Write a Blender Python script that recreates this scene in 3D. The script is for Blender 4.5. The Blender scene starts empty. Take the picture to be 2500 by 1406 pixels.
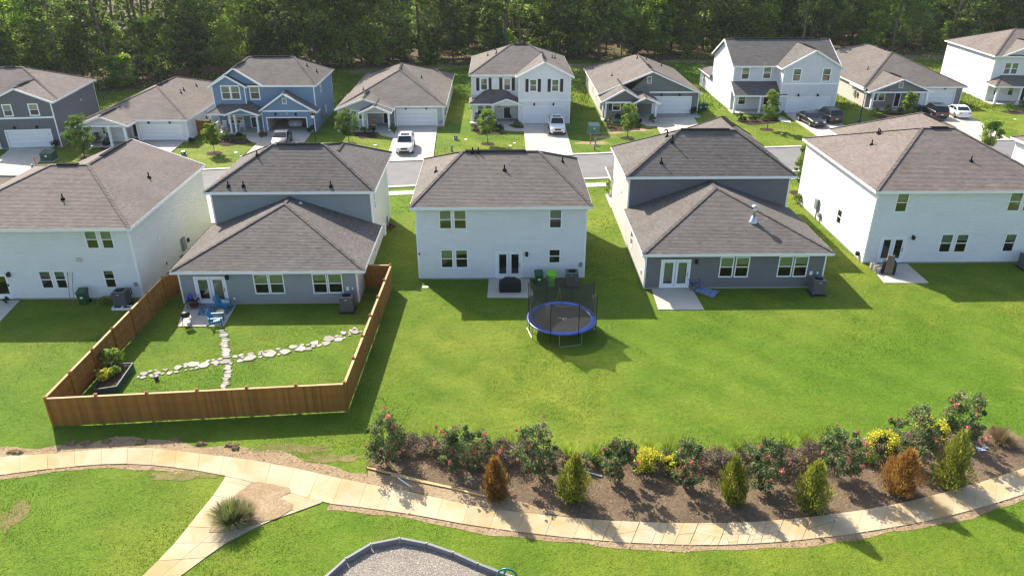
import bpy, math, random
import numpy as np
from mathutils import Vector, Matrix
rad = math.radians
sc = bpy.context.scene
COL = sc.collection
# ------------------------------------------------------------------ camera
CAM_H, FOC, HOR, VPX, CX, CY = 24.0, 1830.0, -200.0, 1215.0, 1250.0, 703.0
PITCH = math.atan((CY - HOR) / FOC)
YAW = math.atan((CX - VPX) * math.cos(PITCH) / FOC)
cd = bpy.data.cameras.new('camera'); cam = bpy.data.objects.new('camera', cd); COL.objects.link(cam)
cam.location = (0, 0, CAM_H); cam.rotation_euler = (math.pi / 2 - PITCH, 0, -YAW)
cd.sensor_fit = 'HORIZONTAL'; cd.sensor_width = 36.0; cd.lens = FOC / 2500 * 36.0
cd.clip_start = 0.5; cd.clip_end = 3000
sc.camera = cam
# ------------------------------------------------------------------ sky, sun, exposure
SUN = Vector((-0.67, 1.04, 1.0)).normalized()
w = bpy.data.worlds.new('World'); sc.world = w; w.use_nodes = True
nt = w.node_tree; bg = nt.nodes['Background']
sky = nt.nodes.new('ShaderNodeTexSky'); sky.sky_type = 'NISHITA'; sky.sun_disc = False
sky.sun_elevation = math.asin(SUN.z); sky.sun_rotation = math.atan2(SUN.x, SUN.y)
sky.air_density = 1.0; sky.dust_density = 2.0; sky.ozone_density = 0.5
nt.links.new(sky.outputs[0], bg.inputs[0]); bg.inputs[1].default_value = 0.128
sd = bpy.data.lights.new('sun', 'SUN'); sd.energy = 4.8; sd.angle = rad(0.53); sd.color = (1.0, 0.93, 0.80)
so = bpy.data.objects.new('sun', sd); COL.objects.link(so); so.location = (-40, 60, 80)
so.rotation_euler = SUN.to_track_quat('Z', 'Y').to_euler()
vs = sc.view_settings; vs.view_transform = 'Standard'; vs.look = 'None'; vs.gamma = 1.0
vs.use_curve_mapping = False; vs.exposure = 1.08
sc.cycles.max_bounces = 7; sc.cycles.transparent_max_bounces = 24
sc.cycles.diffuse_bounces = 3; sc.cycles.glossy_bounces = 3; sc.cycles.transmission_bounces = 4
sc.cycles.use_denoising = True; sc.cycles.filter_width = 1.3

# ------------------------------------------------------------------ survey helpers: measured photo points -> metres on a known plane
_f = np.array([math.sin(YAW) * math.cos(PITCH), math.cos(YAW) * math.cos(PITCH), -math.sin(PITCH)])
_r = np.array([math.cos(YAW), -math.sin(YAW), 0.0]); _u = np.cross(_r, _f)
def _ray(x, y): return (x - CX) * _r - (y - CY) * _u + FOC * _f
def G(x, y, z=0.0):
    d = _ray(x, y); t = (z - CAM_H) / d[2]; return (float(d[0] * t), float(d[1] * t))
def PY(x, y, Y):
    d = _ray(x, y); t = Y / d[1]; return (float(d[0] * t), float(CAM_H + d[2] * t))
def PX(x, y, X):
    d = _ray(x, y); t = X / d[0]; return (float(d[1] * t), float(CAM_H + d[2] * t))
def zoom(k, ox, oy): return lambda x, y: (ox + x / k, oy + y / k)
Z1 = zoom(2142 / 640, 0, 0); Z2 = zoom(2142 / 640, 500, 80); Z3 = zoom(2142 / 640, 1100, 80); Z4 = zoom(2500 / 840, 1660, 40)
Z5 = zoom(1651 / 540, 0, 340); Z6 = zoom(1758 / 600, 400, 340); Z7 = zoom(1828 / 520, 980, 340); Z8 = zoom(1631 / 580, 1480, 280); Z9 = zoom(1687 / 540, 1960, 270)

# ------------------------------------------------------------------ node materials
MATS = {}
class N:
    def __init__(s, name):
        s.m = bpy.data.materials.new(name); s.m.use_nodes = True; s.t = s.m.node_tree; s.n = s.t.nodes
        s.p = s.n['Principled BSDF']; s.out = s.n['Material Output']
    def new(s, t, **k):
        n = s.n.new('ShaderNode' + t)
        for a, b in k.items(): setattr(n, a, b)
        return n
    def link(s, a, b): s.t.links.new(a, b)
    def math(s, op, a, b=None, c=None):
        n = s.new('Math', operation=op)
        for i, v in enumerate((a, b, c)):
            if v is None: continue
            if isinstance(v, (int, float)): n.inputs[i].default_value = v
            else: s.link(v, n.inputs[i])
        return n.outputs[0]
    def noise(s, vec, scale, detail=3, rough=0.55, dist=0.0):
        n = s.new('TexNoise'); n.inputs['Scale'].default_value = scale; n.inputs['Detail'].default_value = detail
        n.inputs['Roughness'].default_value = rough; n.inputs['Distortion'].default_value = dist
        if vec is not None: s.link(vec, n.inputs['Vector'])
        return n.outputs['Fac']
    def pos(s): return s.new('NewGeometry').outputs['Position']
    def obj(s): return s.new('TexCoord').outputs['Object']
    def attr(s, name): return s.new('Attribute', attribute_name=name).outputs['Fac']
    def rnd(s): return s.new('ObjectInfo').outputs['Random']
    def ramp(s, fac, stops):
        n = s.new('ValToRGB'); e = n.color_ramp.elements
        while len(e) < len(stops): e.new(0.5)
        for el, (p, c) in zip(e, stops): el.position = p; el.color = (*c, 1)
        s.link(fac, n.inputs[0]); return n.outputs[0]
    def mix(s, fac, a, b, bt='MIX'):
        n = s.new('Mix', data_type='RGBA', blend_type=bt)
        for i, v in ((0, fac), (6, a), (7, b)):
            if isinstance(v, (int, float)): n.inputs[i].default_value = v
            elif isinstance(v, tuple): n.inputs[i].default_value = (*v, 1)
            else: s.link(v, n.inputs[i])
        return n.outputs[2]
    def rangemap(s, v, a, b, c, d):
        n = s.new('MapRange'); s.link(v, n.inputs[0])
        for i, x in enumerate((a, b, c, d)): n.inputs[i + 1].default_value = x
        return n.outputs[0]
    def scale(s, col, f):
        return s.mix(1.0, col, s.comb(f), 'MULTIPLY')
    def comb(s, f):
        n = s.new('CombineColor'); [s.link(f, n.inputs[i]) for i in range(3)]; return n.outputs[0]
    def bump(s, h, strength=0.3, dist=0.02):
        n = s.new('Bump'); n.inputs['Strength'].default_value = strength; n.inputs['Distance'].default_value = dist
        s.link(h, n.inputs['Height']); s.link(n.outputs[0], s.p.inputs['Normal'])
    def base(s, v):
        if isinstance(v, tuple): s.p.inputs['Base Color'].default_value = (*v, 1)
        else: s.link(v, s.p.inputs['Base Color'])
    def set(s, rough=0.6, metal=0.0, spec=0.3, coat=0.0):
        s.p.inputs['Roughness'].default_value = rough; s.p.inputs['Metallic'].default_value = metal
        s.p.inputs['Specular IOR Level'].default_value = spec; s.p.inputs['Coat Weight'].default_value = coat
        s.p.inputs['Coat Roughness'].default_value = 0.05

def M(name, col=None, rough=0.6, var=0.15, scale=3.0, tone=0.0, rnd=0.0, bump=0.0, bscale=30.0, metal=0.0, spec=0.3, coat=0.0, world=False, fine=0.0):
    if name in MATS: return MATS[name]
    n = N(name); vec = n.pos() if world else n.obj()
    f = n.rangemap(n.noise(vec, scale, 4, 0.6), 0.25, 0.75, 1 - var, 1 + var)
    if fine: f = n.math('MULTIPLY', f, n.rangemap(n.noise(vec, scale * 14, 2), 0.25, 0.75, 1 - fine, 1 + fine))
    if tone: f = n.math('MULTIPLY', f, n.rangemap(n.attr('tone'), 0, 1, 1 - tone, 1 + tone))
    if rnd: f = n.math('MULTIPLY', f, n.rangemap(n.rnd(), 0, 1, 1 - rnd, 1 + rnd))
    n.base(n.scale(col, f)); n.set(rough, metal, spec, coat)
    if bump: n.bump(n.noise(vec, bscale, 3), bump, 0.01)
    MATS[name] = n.m; return n.m

def leaf_mat(name, c0, c1, trans=0.35, rough=0.6, rnd=0.12, c2=None):
    if name in MATS: return MATS[name]
    n = N(name)
    stops = [(0.0, c0), (1.0, c1)] if c2 is None else [(0.0, c0), (0.62, c1), (1.0, c2)]
    col = n.ramp(n.attr('tone'), stops)
    f = n.rangemap(n.rnd(), 0, 1, 1 - rnd, 1 + rnd); col = n.scale(col, f)
    n.base(col); n.set(rough, 0, 0.12)
    tr = n.new('BsdfTranslucent'); n.link(n.mix(1.0, col, (1.15, 1.2, 0.75), 'MULTIPLY'), tr.inputs[0])
    mx = n.new('MixShader'); mx.inputs[0].default_value = trans
    n.link(n.p.outputs[0], mx.inputs[1]); n.link(tr.outputs[0], mx.inputs[2]); n.link(mx.outputs[0], n.out.inputs[0])
    MATS[name] = n.m; return n.m

def lawn_colour(n):
    v = n.pos()
    big = n.noise(v, 0.045, 3, 0.5); mid = n.noise(v, 0.35, 4, 0.6, 0.4); sm = n.noise(v, 3.2, 3, 0.65); fin = n.noise(v, 16, 2, 0.7)
    c = n.mix(n.rangemap(big, 0.38, 0.60, 0, 1), (0.098, 0.170, 0.014), (0.168, 0.204, 0.024))
    c = n.mix(n.rangemap(mid, 0.40, 0.68, 0, 0.75), c, (0.070, 0.140, 0.010))
    c = n.mix(n.rangemap(n.noise(v, 0.16, 5, 0.7, 1.0), 0.60, 0.78, 0, 0.55), c, (0.21, 0.19, 0.045))
    wv = n.new('TexWave', wave_type='BANDS', bands_direction='DIAGONAL'); wv.inputs['Scale'].default_value = 0.16; wv.inputs['Distortion'].default_value = 1.2; wv.inputs['Detail'].default_value = 1.0; n.link(v, wv.inputs['Vector']); c = n.scale(c, n.rangemap(wv.outputs['Fac'], 0, 1, 0.95, 1.05))
    c = n.mix(n.rangemap(n.noise(v, 1.1, 4, 0.7, 0.5), 0.62, 0.75, 0, 0.5), c, (0.19, 0.215, 0.05))
    f = n.math('MULTIPLY', n.rangemap(sm, 0.25, 0.75, 0.86, 1.14), n.rangemap(fin, 0.25, 0.75, 0.80, 1.20))
    return n.scale(c, f), sm, fin
def mat_lawn():
    n = N('lawn'); c, sm, fin = lawn_colour(n); n.base(c); n.set(0.85, 0, 0.1)
    n.bump(n.math('ADD', fin, n.math('MULTIPLY', sm, 1.5)), 0.9, 0.05); MATS['lawn'] = n.m
def mat_blade():
    n = N('grass_blades'); c, sm, fin = lawn_colour(n)
    c = n.scale(c, n.rangemap(n.attr('tone'), 0, 1, 0.92, 1.28)); n.base(c); n.set(0.7, 0, 0.12)
    tr = n.new('BsdfTranslucent'); n.link(n.mix(1.0, c, (1.2, 1.15, 0.6), 'MULTIPLY'), tr.inputs[0])
    mx = n.new('MixShader'); mx.inputs[0].default_value = 0.35
    n.link(n.p.outputs[0], mx.inputs[1]); n.link(tr.outputs[0], mx.inputs[2]); n.link(mx.outputs[0], n.out.inputs[0])
    MATS['blade'] = n.m
mat_lawn(); mat_blade()

def mat_concrete(name, c0, c1, stain=None, st=(0.55, 0.75), scale=0.5):
    n = N(name); v = n.pos()
    c = n.mix(n.rangemap(n.noise(v, scale, 5, 0.65, 0.6), 0.3, 0.7, 0, 1), c0, c1)
    if stain: c = n.mix(n.rangemap(n.noise(v, 0.28, 4, 0.6, 0.8), st[0], st[1], 0, 0.8), c, stain)
    c = n.scale(c, n.rangemap(n.noise(v, 22, 3), 0.25, 0.75, 0.9, 1.1))
    c = n.scale(c, n.rangemap(n.rnd(), 0, 1, 0.93, 1.06))
    n.base(c); n.set(0.85, 0, 0.2); n.bump(n.noise(v, 60, 2), 0.15, 0.005); MATS[name] = n.m
mat_concrete('path_concrete', (0.40, 0.32, 0.20), (0.46, 0.385, 0.27), (0.39, 0.255, 0.10), (.46, .64), .9)
mat_concrete('drive_concrete', (0.44, 0.39, 0.32), (0.50, 0.46, 0.40), (0.36, 0.32, 0.27), (0.6, 0.8))
mat_concrete('asphalt', (0.165, 0.16, 0.16), (0.20, 0.195, 0.19), (0.14, 0.14, 0.14), (0.5, 0.7))
mat_concrete('kerb_concrete', (0.46, 0.42, 0.36), (0.52, 0.48, 0.42))

def mat_soil(name, c0, c1, c2, s1=0.5, s2=6.0, bump=0.8):
    n = N(name); v = n.pos()
    c = n.mix(n.rangemap(n.noise(v, s1, 5, 0.6, 0.8), 0.35, 0.65, 0, 1), c0, c1)
    c = n.mix(n.rangemap(n.noise(v, s2, 4, 0.7), 0.45, 0.7, 0, 0.8), c, c2)
    c = n.scale(c, n.rangemap(n.noise(v, 28, 2), 0.25, 0.75, 0.72, 1.28))
    n.base(c); n.set(0.95, 0, 0.05); n.bump(n.noise(v, 14, 4, 0.7), bump, 0.06); MATS[name] = n.m
mat_soil('soil', (0.31, 0.22, 0.13), (0.37, 0.28, 0.18), (0.23, 0.16, 0.09))
mat_soil('thin_turf', (.16, .15, .05), (.24, .19, .09), (.10, .12, .02), .6, 3.0)
mat_soil('mulch', (0.13, 0.095, 0.062), (0.205, 0.148, 0.094), (0.08, 0.058, 0.042), 0.4, 5.0, 1.0)
mat_soil('dark_mulch', (0.05, 0.035, 0.025), (0.08, 0.055, 0.04), (0.03, 0.022, 0.018), 1.0, 8.0)
mat_soil('forest_floor', (0.10, 0.075, 0.05), (0.15, 0.11, 0.07), (0.05, 0.045, 0.025), 0.15, 1.2)
mat_soil('gravel_base', (0.24, 0.21, 0.18), (0.30, 0.26, 0.22), (0.12, 0.105, 0.09), 1.0, 14.0)

def mat_shingle(name, col, dark):
    n = N(name); v = n.obj()
    c = n.mix(n.attr('tone'), dark, col)
    c = n.scale(c, n.rangemap(n.noise(v, 0.35, 3), 0.3, 0.7, 0.9, 1.1))
    c = n.scale(c, n.rangemap(n.noise(v, 9, 3), 0.25, 0.75, 0.92, 1.08))
    n.base(c); n.set(0.9, 0, 0.15); MATS[name] = n.m
mat_shingle('shingle_brown', (0.205, 0.172, 0.154), (0.120, 0.099, 0.089))
mat_shingle('shingle_grey', (0.150, 0.137, 0.128), (0.085, 0.077, 0.072))
mat_shingle('shingle_taupe', (0.180, 0.157, 0.141), (0.105, 0.090, 0.081))
mat_shingle('shingle_dark', (0.158, 0.141, 0.130), (0.088, 0.077, 0.071))

def mat_glass(name, tint, gloss=0.55):
    n = N(name)
    tr = n.new('BsdfTransparent'); tr.inputs[0].default_value = (*tint, 1)
    gl = n.new('BsdfGlossy'); gl.inputs['Roughness'].default_value = 0.03; gl.inputs['Color'].default_value = (0.9, 0.95, 0.9, 1)
    fr = n.new('Fresnel'); fr.inputs[0].default_value = 1.9
    mx = n.new('MixShader'); n.link(n.math('MULTIPLY', fr.outputs[0], gloss * 2), mx.inputs[0])
    n.link(tr.outputs[0], mx.inputs[1]); n.link(gl.outputs[0], mx.inputs[2]); n.link(mx.outputs[0], n.out.inputs[0])
    MATS[name] = n.m
mat_glass('glass', (0.62, 0.72, 0.62)); mat_glass('glass_screened', (0.30, 0.36, 0.34), 0.6)

def mat_net():
    n = N('netting'); tr = n.new('BsdfTransparent'); di = n.new('BsdfDiffuse'); di.inputs[0].default_value = (0.085, 0.08, 0.075, 1)
    v = n.obj(); br = n.rangemap(n.noise(v, 2.0, 2), 0.3, 0.7, 0.66, 0.74)
    mx = n.new('MixShader'); n.link(br, mx.inputs[0])
    n.link(tr.outputs[0], mx.inputs[1]); n.link(di.outputs[0], mx.inputs[2]); n.link(mx.outputs[0], n.out.inputs[0]); MATS['netting'] = n.m
mat_net()

def mat_wood(name, c0, c1, rnd=0.2):
    n = N(name); v = n.obj(); mp = n.new('Mapping'); mp.inputs['Scale'].default_value = (1, 1, 0.12); n.link(v, mp.inputs[0])
    c = n.mix(n.rangemap(n.noise(mp.outputs[0], 14, 4, 0.6, 1.0), 0.3, 0.7, 0, 1), c0, c1)
    c = n.scale(c, n.rangemap(n.noise(v, 1.2, 3), 0.3, 0.7, 0.85, 1.15))
    c = n.scale(c, n.rangemap(n.rnd(), 0, 1, 1 - rnd, 1 + rnd)); n.base(c); n.set(0.75, 0, 0.2); MATS[name] = n.m
mat_wood('fence_wood', (0.235, 0.100, 0.020), (0.34, 0.165, 0.042)); mat_wood('fence_cap', (0.42, 0.26, 0.13), (0.5, 0.33, 0.18), 0.08)
mat_wood('lumber', (0.52, 0.33, 0.14), (0.58, 0.40, 0.2)); mat_wood('dark_fence', (0.10, 0.05, 0.03), (0.14, 0.075, 0.045))
mat_wood('bark', (0.10, 0.075, 0.06), (0.16, 0.125, 0.10)); mat_wood('pine_bark', (0.15, 0.10, 0.085), (0.22, 0.155, 0.13))
mat_wood('stem', (0.20, 0.14, 0.08), (0.30, 0.22, 0.14))

M('white_trim', (0.86, 0.86, 0.86), 0.45, 0.03, 1.5); M('white_door', (0.76, 0.78, 0.80), 0.4, 0.03, 1.5)
M('blind', (0.66, 0.68, 0.62), 0.7, 0.06, 3.0); M('curtain', (0.55, 0.57, 0.50), 0.8, 0.15, 4.0)
M('black_metal', (0.012, 0.012, 0.014), 0.45, 0.2, 5); M('black_plastic', (0.02, 0.02, 0.022), 0.55, 0.2, 4)
M('grey_metal', (0.30, 0.31, 0.32), 0.45, 0.1, 3, metal=0.3); M('galvanised', (0.55, 0.56, 0.57), 0.35, 0.1, 4, metal=0.85)
M('foundation', (0.36, 0.34, 0.31), 0.9, 0.15, 1.5); M('ac_grey', (0.15, 0.155, 0.165), 0.5, 0.1, 4, metal=0.2)
M('vent_black', (0.014, 0.014, 0.016), 0.95, 0.2, 5, spec=.05); M('chrome', (0.7, 0.7, 0.72), 0.15, 0.02, 3, metal=1.0)
M('rubber', (0.016, 0.016, 0.017), 0.85, 0.2, 10); M('deck_wood', (0.09, 0.08, 0.07), 0.9, 0.1, 2)

# ------------------------------------------------------------------ mesh building
class MB:
    def __init__(s): s.v = []; s.f = []; s.t = []; s.m = []
    def poly(s, pts, tone=0.5, mi=0):
        i = len(s.v); s.v += [tuple(p) for p in pts]; s.f.append(tuple(range(i, i + len(pts)))); s.t.append(tone); s.m.append(mi); return s
    def faces(s, pts, fs, tone=0.5, mi=0):
        i = len(s.v); s.v += [tuple(p) for p in pts]
        for f in fs: s.f.append(tuple(i + k for k in f)); s.t.append(tone); s.m.append(mi)
        return s
    BOXF = ((0, 3, 2, 1), (4, 5, 6, 7), (0, 1, 5, 4), (1, 2, 6, 5), (2, 3, 7, 6), (3, 0, 4, 7))
    def box(s, x0, x1, y0, y1, z0, z1, tone=0.5, mi=0):
        return s.faces([(x0, y0, z0), (x1, y0, z0), (x1, y1, z0), (x0, y1, z0), (x0, y0, z1), (x1, y0, z1), (x1, y1, z1), (x0, y1, z1)], s.BOXF, tone, mi)
    def obox(s, mat, sx, sy, sz, tone=0.5, mi=0):
        P = [mat @ Vector((a * sx / 2, b * sy / 2, c * sz / 2)) for c in (-1, 1) for a, b in ((-1, -1), (1, -1), (1, 1), (-1, 1))]
        return s.faces(P, s.BOXF, tone, mi)
    def bar(s, a, b, w, h, up=(0, 0, 1), tone=0.5, mi=0):
        a = Vector(a); b = Vector(b); d = b - a; L = d.length
        if L < 1e-6: return s
        d /= L; u = Vector(up)
        if abs(d.dot(u)) > 0.98: u = Vector((0, 1, 0))
        x = d.cross(u).normalized(); z = x.cross(d)
        m = Matrix((x, d, z)).transposed().to_4x4(); m.translation = (a + b) / 2
        return s.obox(m, w, L, h, tone, mi)
    def prism(s, pts, z0, z1, tone=0.5, mi=0):
        n = len(pts); i = len(s.v)
        A = sum(pts[k][0] * pts[(k + 1) % n][1] - pts[(k + 1) % n][0] * pts[k][1] for k in range(n))
        if A < 0: pts = pts[::-1]
        zz = z1 if hasattr(z1, '__len__') else [z1] * n
        s.v += [(p[0], p[1], z0) for p in pts] + [(p[0], p[1], zz[k]) for k, p in enumerate(pts)]
        s.f.append(tuple(i + n + k for k in range(n))); s.f.append(tuple(i + k for k in reversed(range(n))))
        for k in range(n): s.f.append((i + k, i + (k + 1) % n, i + n + (k + 1) % n, i + n + k))
        s.t += [tone] * (n + 2); s.m += [mi] * (n + 2); return s
    def tube(s, pts, r, n=8, tone=0.5, mi=0, caps=True):
        pts = [Vector(p) for p in pts]; rs = [float(q) for q in r] if hasattr(r, '__len__') else [float(r)] * len(pts)
        i0 = len(s.v); ref = None
        for k, p in enumerate(pts):
            d = (pts[min(k + 1, len(pts) - 1)] - pts[max(k - 1, 0)]).normalized()
            if ref is None: ref = Vector((0, 0, 1)) if abs(d.z) < 0.9 else Vector((1, 0, 0))
            x = d.cross(ref)
            if x.length < 1e-4: x = d.cross(Vector((0, 1, 0.1)))
            x.normalize(); y = x.cross(d); ref = y if abs(y.dot(d)) < 0.5 else ref
            s.v += [tuple(p + rs[k] * (math.cos(a) * x + math.sin(a) * y)) for a in (2 * math.pi * j / n for j in range(n))]
        for k in range(len(pts) - 1):
            for j in range(n):
                a = i0 + k * n + j; b = i0 + k * n + (j + 1) % n
                s.f.append((a, a + n, b + n, b)); s.t.append(tone); s.m.append(mi)
        if caps:
            s.f.append(tuple(i0 + j for j in range(n))); s.f.append(tuple(i0 + (len(pts) - 1) * n + j for j in reversed(range(n)))); s.t += [tone] * 2; s.m += [mi] * 2
        return s
    def lathe(s, prof, c=(0, 0, 0), n=16, tone=0.5, mi=0, sx=1, sy=1, rot=0.0):
        i0 = len(s.v)
        for r, z in prof:
            for j in range(n):
                a = 2 * math.pi * j / n + rot; s.v.append((c[0] + r * sx * math.cos(a), c[1] + r * sy * math.sin(a), c[2] + z))
        for k in range(len(prof) - 1):
            for j in range(n):
                a = i0 + k * n + j; b = i0 + k * n + (j + 1) % n
                s.f.append((a, b, b + n, a + n)); s.t.append(tone); s.m.append(mi)
        s.f.append(tuple(i0 + j for j in reversed(range(n)))); s.f.append(tuple(i0 + (len(prof) - 1) * n + j for j in range(n))); s.t += [tone] * 2; s.m += [mi] * 2
        return s
    def move(s, m): s.v = [tuple(m @ Vector(p)) for p in s.v]; return s
    def mesh(s, name, mats, smooth=False):
        me = bpy.data.meshes.new(name); me.from_pydata(s.v, [], s.f)
        a = me.attributes.new('tone', 'FLOAT', 'FACE'); a.data.foreach_set('value', np.array(s.t, dtype=np.float32))
        if not isinstance(mats, (list, tuple)): mats = [mats]
        for m in mats: me.materials.append(MATS[m])
        if len(mats) > 1: me.polygons.foreach_set('material_index', np.array(s.m, dtype=np.int32))
        if smooth: me.polygons.foreach_set('use_smooth', np.ones(len(s.f), dtype=bool))
        me.update(); return me
    def build(s, name, mats, parent=None, smooth=False, loc=(0, 0, 0), rz=0.0):
        return link(name, s.mesh(name, mats, smooth), parent, loc, rz)

def link(name, me, parent=None, loc=(0, 0, 0), rz=0.0):
    o = bpy.data.objects.new(name, me); COL.objects.link(o); o.location = loc; o.rotation_euler = (0, 0, rz)
    if parent is not None: o.parent = parent
    return o
def fast_mesh(name, V, F, tone, mat):
    me = bpy.data.meshes.new(name); k = F.shape[1]
    me.vertices.add(len(V)); me.vertices.foreach_set('co', V.astype(np.float32).ravel())
    me.loops.add(F.size); me.loops.foreach_set('vertex_index', F.astype(np.int32).ravel())
    me.polygons.add(len(F)); me.polygons.foreach_set('loop_start', np.arange(0, F.size, k, dtype=np.int32))
    me.polygons.foreach_set('loop_total', np.full(len(F), k, dtype=np.int32))
    a = me.attributes.new('tone', 'FLOAT', 'FACE'); a.data.foreach_set('value', tone.astype(np.float32))
    me.materials.append(MATS[mat]); me.update(calc_edges=True); return me
def tag(o, label=None, cat=None, group=None, kind=None):
    if label: o['label'] = label
    if cat: o['category'] = cat
    if group: o['group'] = group
    if kind: o['kind'] = kind
    return o
def thing(name, label, cat, loc=(0, 0, 0), rz=0.0, group=None, kind=None):
    return tag(link(name, None, None, loc, rz), label, cat, group, kind)
def copy_tree(o, parent=None):
    c = o.copy(); COL.objects.link(c); c.parent = parent
    for ch in list(o.children): copy_tree(ch, c)
    return c
def inst(proto, loc, rz=0.0, s=1.0, label=None, group=None, tilt=(0, 0)):
    c = copy_tree(proto); place(c, loc, rz, s, tilt)
    if label: c['label'] = label
    if group: c['group'] = group
    return c
def place(c, loc, rz=0.0, s=1.0, tilt=(0, 0)):
    c.location = loc; c.rotation_euler = (tilt[0], tilt[1], rz); c.scale = (s, s, s) if not hasattr(s, '__len__') else s
def drop_tree(o):
    for ch in list(o.children): drop_tree(ch)
    bpy.data.objects.remove(o)
EXCL = []      # plan outlines where no grass grows
def sheet(name, pts, z, mat, excl=True, kind='structure', parent=None, label=None, cat=None):
    mb = MB(); P = [(p[0], p[1], z) for p in pts]
    A = sum(P[k][0] * P[(k + 1) % len(P)][1] - P[(k + 1) % len(P)][0] * P[k][1] for k in range(len(P)))
    mb.poly(P if A > 0 else P[::-1]); o = mb.build(name, mat, parent)
    if excl: EXCL.append(np.array([(p[0], p[1]) for p in pts]))
    if parent is None: tag(o, label, cat, kind=kind)
    return o
def wobble(pts, amp, step, seed):
    rg = random.Random(seed); out = []
    for k in range(len(pts)):
        a = pts[k]; b = pts[(k + 1) % len(pts)]; L = math.hypot(b[0] - a[0], b[1] - a[1]); m = max(1, int(L / step))
        for j in range(m):
            t = j / m; q = amp if (j or 1) else 0
            out.append((a[0] + (b[0] - a[0]) * t + rg.uniform(-q, q), a[1] + (b[1] - a[1]) * t + rg.uniform(-q, q)))
    return out
def smooth_line(pts, n=6):
    out = []
    for k in range(len(pts) - 1):
        p0 = np.array(pts[max(k - 1, 0)]); p1 = np.array(pts[k]); p2 = np.array(pts[k + 1]); p3 = np.array(pts[min(k + 2, len(pts) - 1)])
        for j in range(n):
            t = j / n; out.append(tuple(0.5 * (2 * p1 + (p2 - p0) * t + (2 * p0 - 5 * p1 + 4 * p2 - p3) * t * t + (3 * p1 - p0 - 3 * p2 + p3) * t ** 3)))
    out.append(tuple(pts[-1])); return out
def resample(pts, n):
    P = np.array(pts); d = np.r_[0, np.cumsum(np.hypot(*np.diff(P, axis=0).T))]; t = np.linspace(0, d[-1], n)
    return np.c_[np.interp(t, d, P[:, 0]), np.interp(t, d, P[:, 1])]
def clip_convex(poly, clip):
    out = list(poly)
    for k in range(len(clip)):
        ax, ay = clip[k]; bx, by = clip[(k + 1) % len(clip)]; inp = out; out = []
        if not inp: break
        sd = [(bx - ax) * (p[1] - ay) - (by - ay) * (p[0] - ax) for p in inp]
        for j in range(len(inp)):
            p, q, s0, s1 = inp[j], inp[(j + 1) % len(inp)], sd[j], sd[(j + 1) % len(inp)]
            if s0 >= 0: out.append(p)
            if (s0 > 0 > s1) or (s0 < 0 < s1):
                t = s0 / (s0 - s1); out.append((p[0] + (q[0] - p[0]) * t, p[1] + (q[1] - p[1]) * t))
    return out
# ================================================================== ground
g = MB(); g.poly([(-330, -30, 0), (330, -30, 0), (330, 420, 0), (-330, 420, 0)]); tag(g.build('ground', 'lawn'), kind='structure')
# street, kerbs, sidewalk
far_e = smooth_line([(-110, 62), (-80, 68.5), (-55, 73.4), (-34, 76.8), (-11.6, 80.0), (8, 82.2), (32, 84.8), (61, 87.4), (100, 90)], 5)
near_e = smooth_line([(-108, 53.2), (-78.5, 59.8), (-53.8, 64.7), (-33, 68.2), (-10.8, 71.6), (8.8, 73.8), (32.6, 76.2), (61.6, 78.8), (100.5, 81.5)], 5)
sheet('street', list(far_e) + list(near_e)[::-1], 0.012, 'asphalt')
def offset_line(pts, d):
    P = np.array(pts); T = np.gradient(P, axis=0); T /= np.linalg.norm(T, axis=1)[:, None]; return [tuple(p + d * np.array((-t[1], t[0]))) for p, t in zip(P, T)]
def ribbon(name, a, b, z0, z1, mat, parent=None):
    mb = MB(); n = len(a)
    for k in range(n - 1): mb.faces([(*a[k], z0), (*a[k + 1], z0), (*b[k + 1], z0), (*b[k], z0), (*a[k], z1), (*a[k + 1], z1), (*b[k + 1], z1), (*b[k], z1)], MB.BOXF)
    return mb.build(name, mat, parent)
tag(ribbon('kerb', far_e, offset_line(far_e, .45), -.05, .10, 'kerb_concrete'), kind='structure')
tag(ribbon('kerb', near_e, offset_line(near_e, -.45), -.05, .10, 'kerb_concrete'), kind='structure')
EXCL.append(np.array(list(offset_line(far_e, .5)) + list(offset_line(near_e, -.5))[::-1]))
sw = tag(link('sidewalk', None), kind='structure'); a = resample(offset_line(near_e, -1.55), 130); b = resample(offset_line(near_e, -2.75), 130)
EXCL.append(np.array(list(a) + list(b)[::-1]))
for k in range(129):
    if abs(a[k][0]) > 70: continue
    q = .012; mb = MB(); lerp = lambda p, r, t: (p[0] + (r[0] - p[0]) * t, p[1] + (r[1] - p[1]) * t)
    mb.prism([lerp(a[k], a[k + 1], q), lerp(a[k], a[k + 1], 1 - q), lerp(b[k], b[k + 1], 1 - q), lerp(b[k], b[k + 1], q)], -.05, .05); mb.build('slab', 'drive_concrete', sw)

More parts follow.
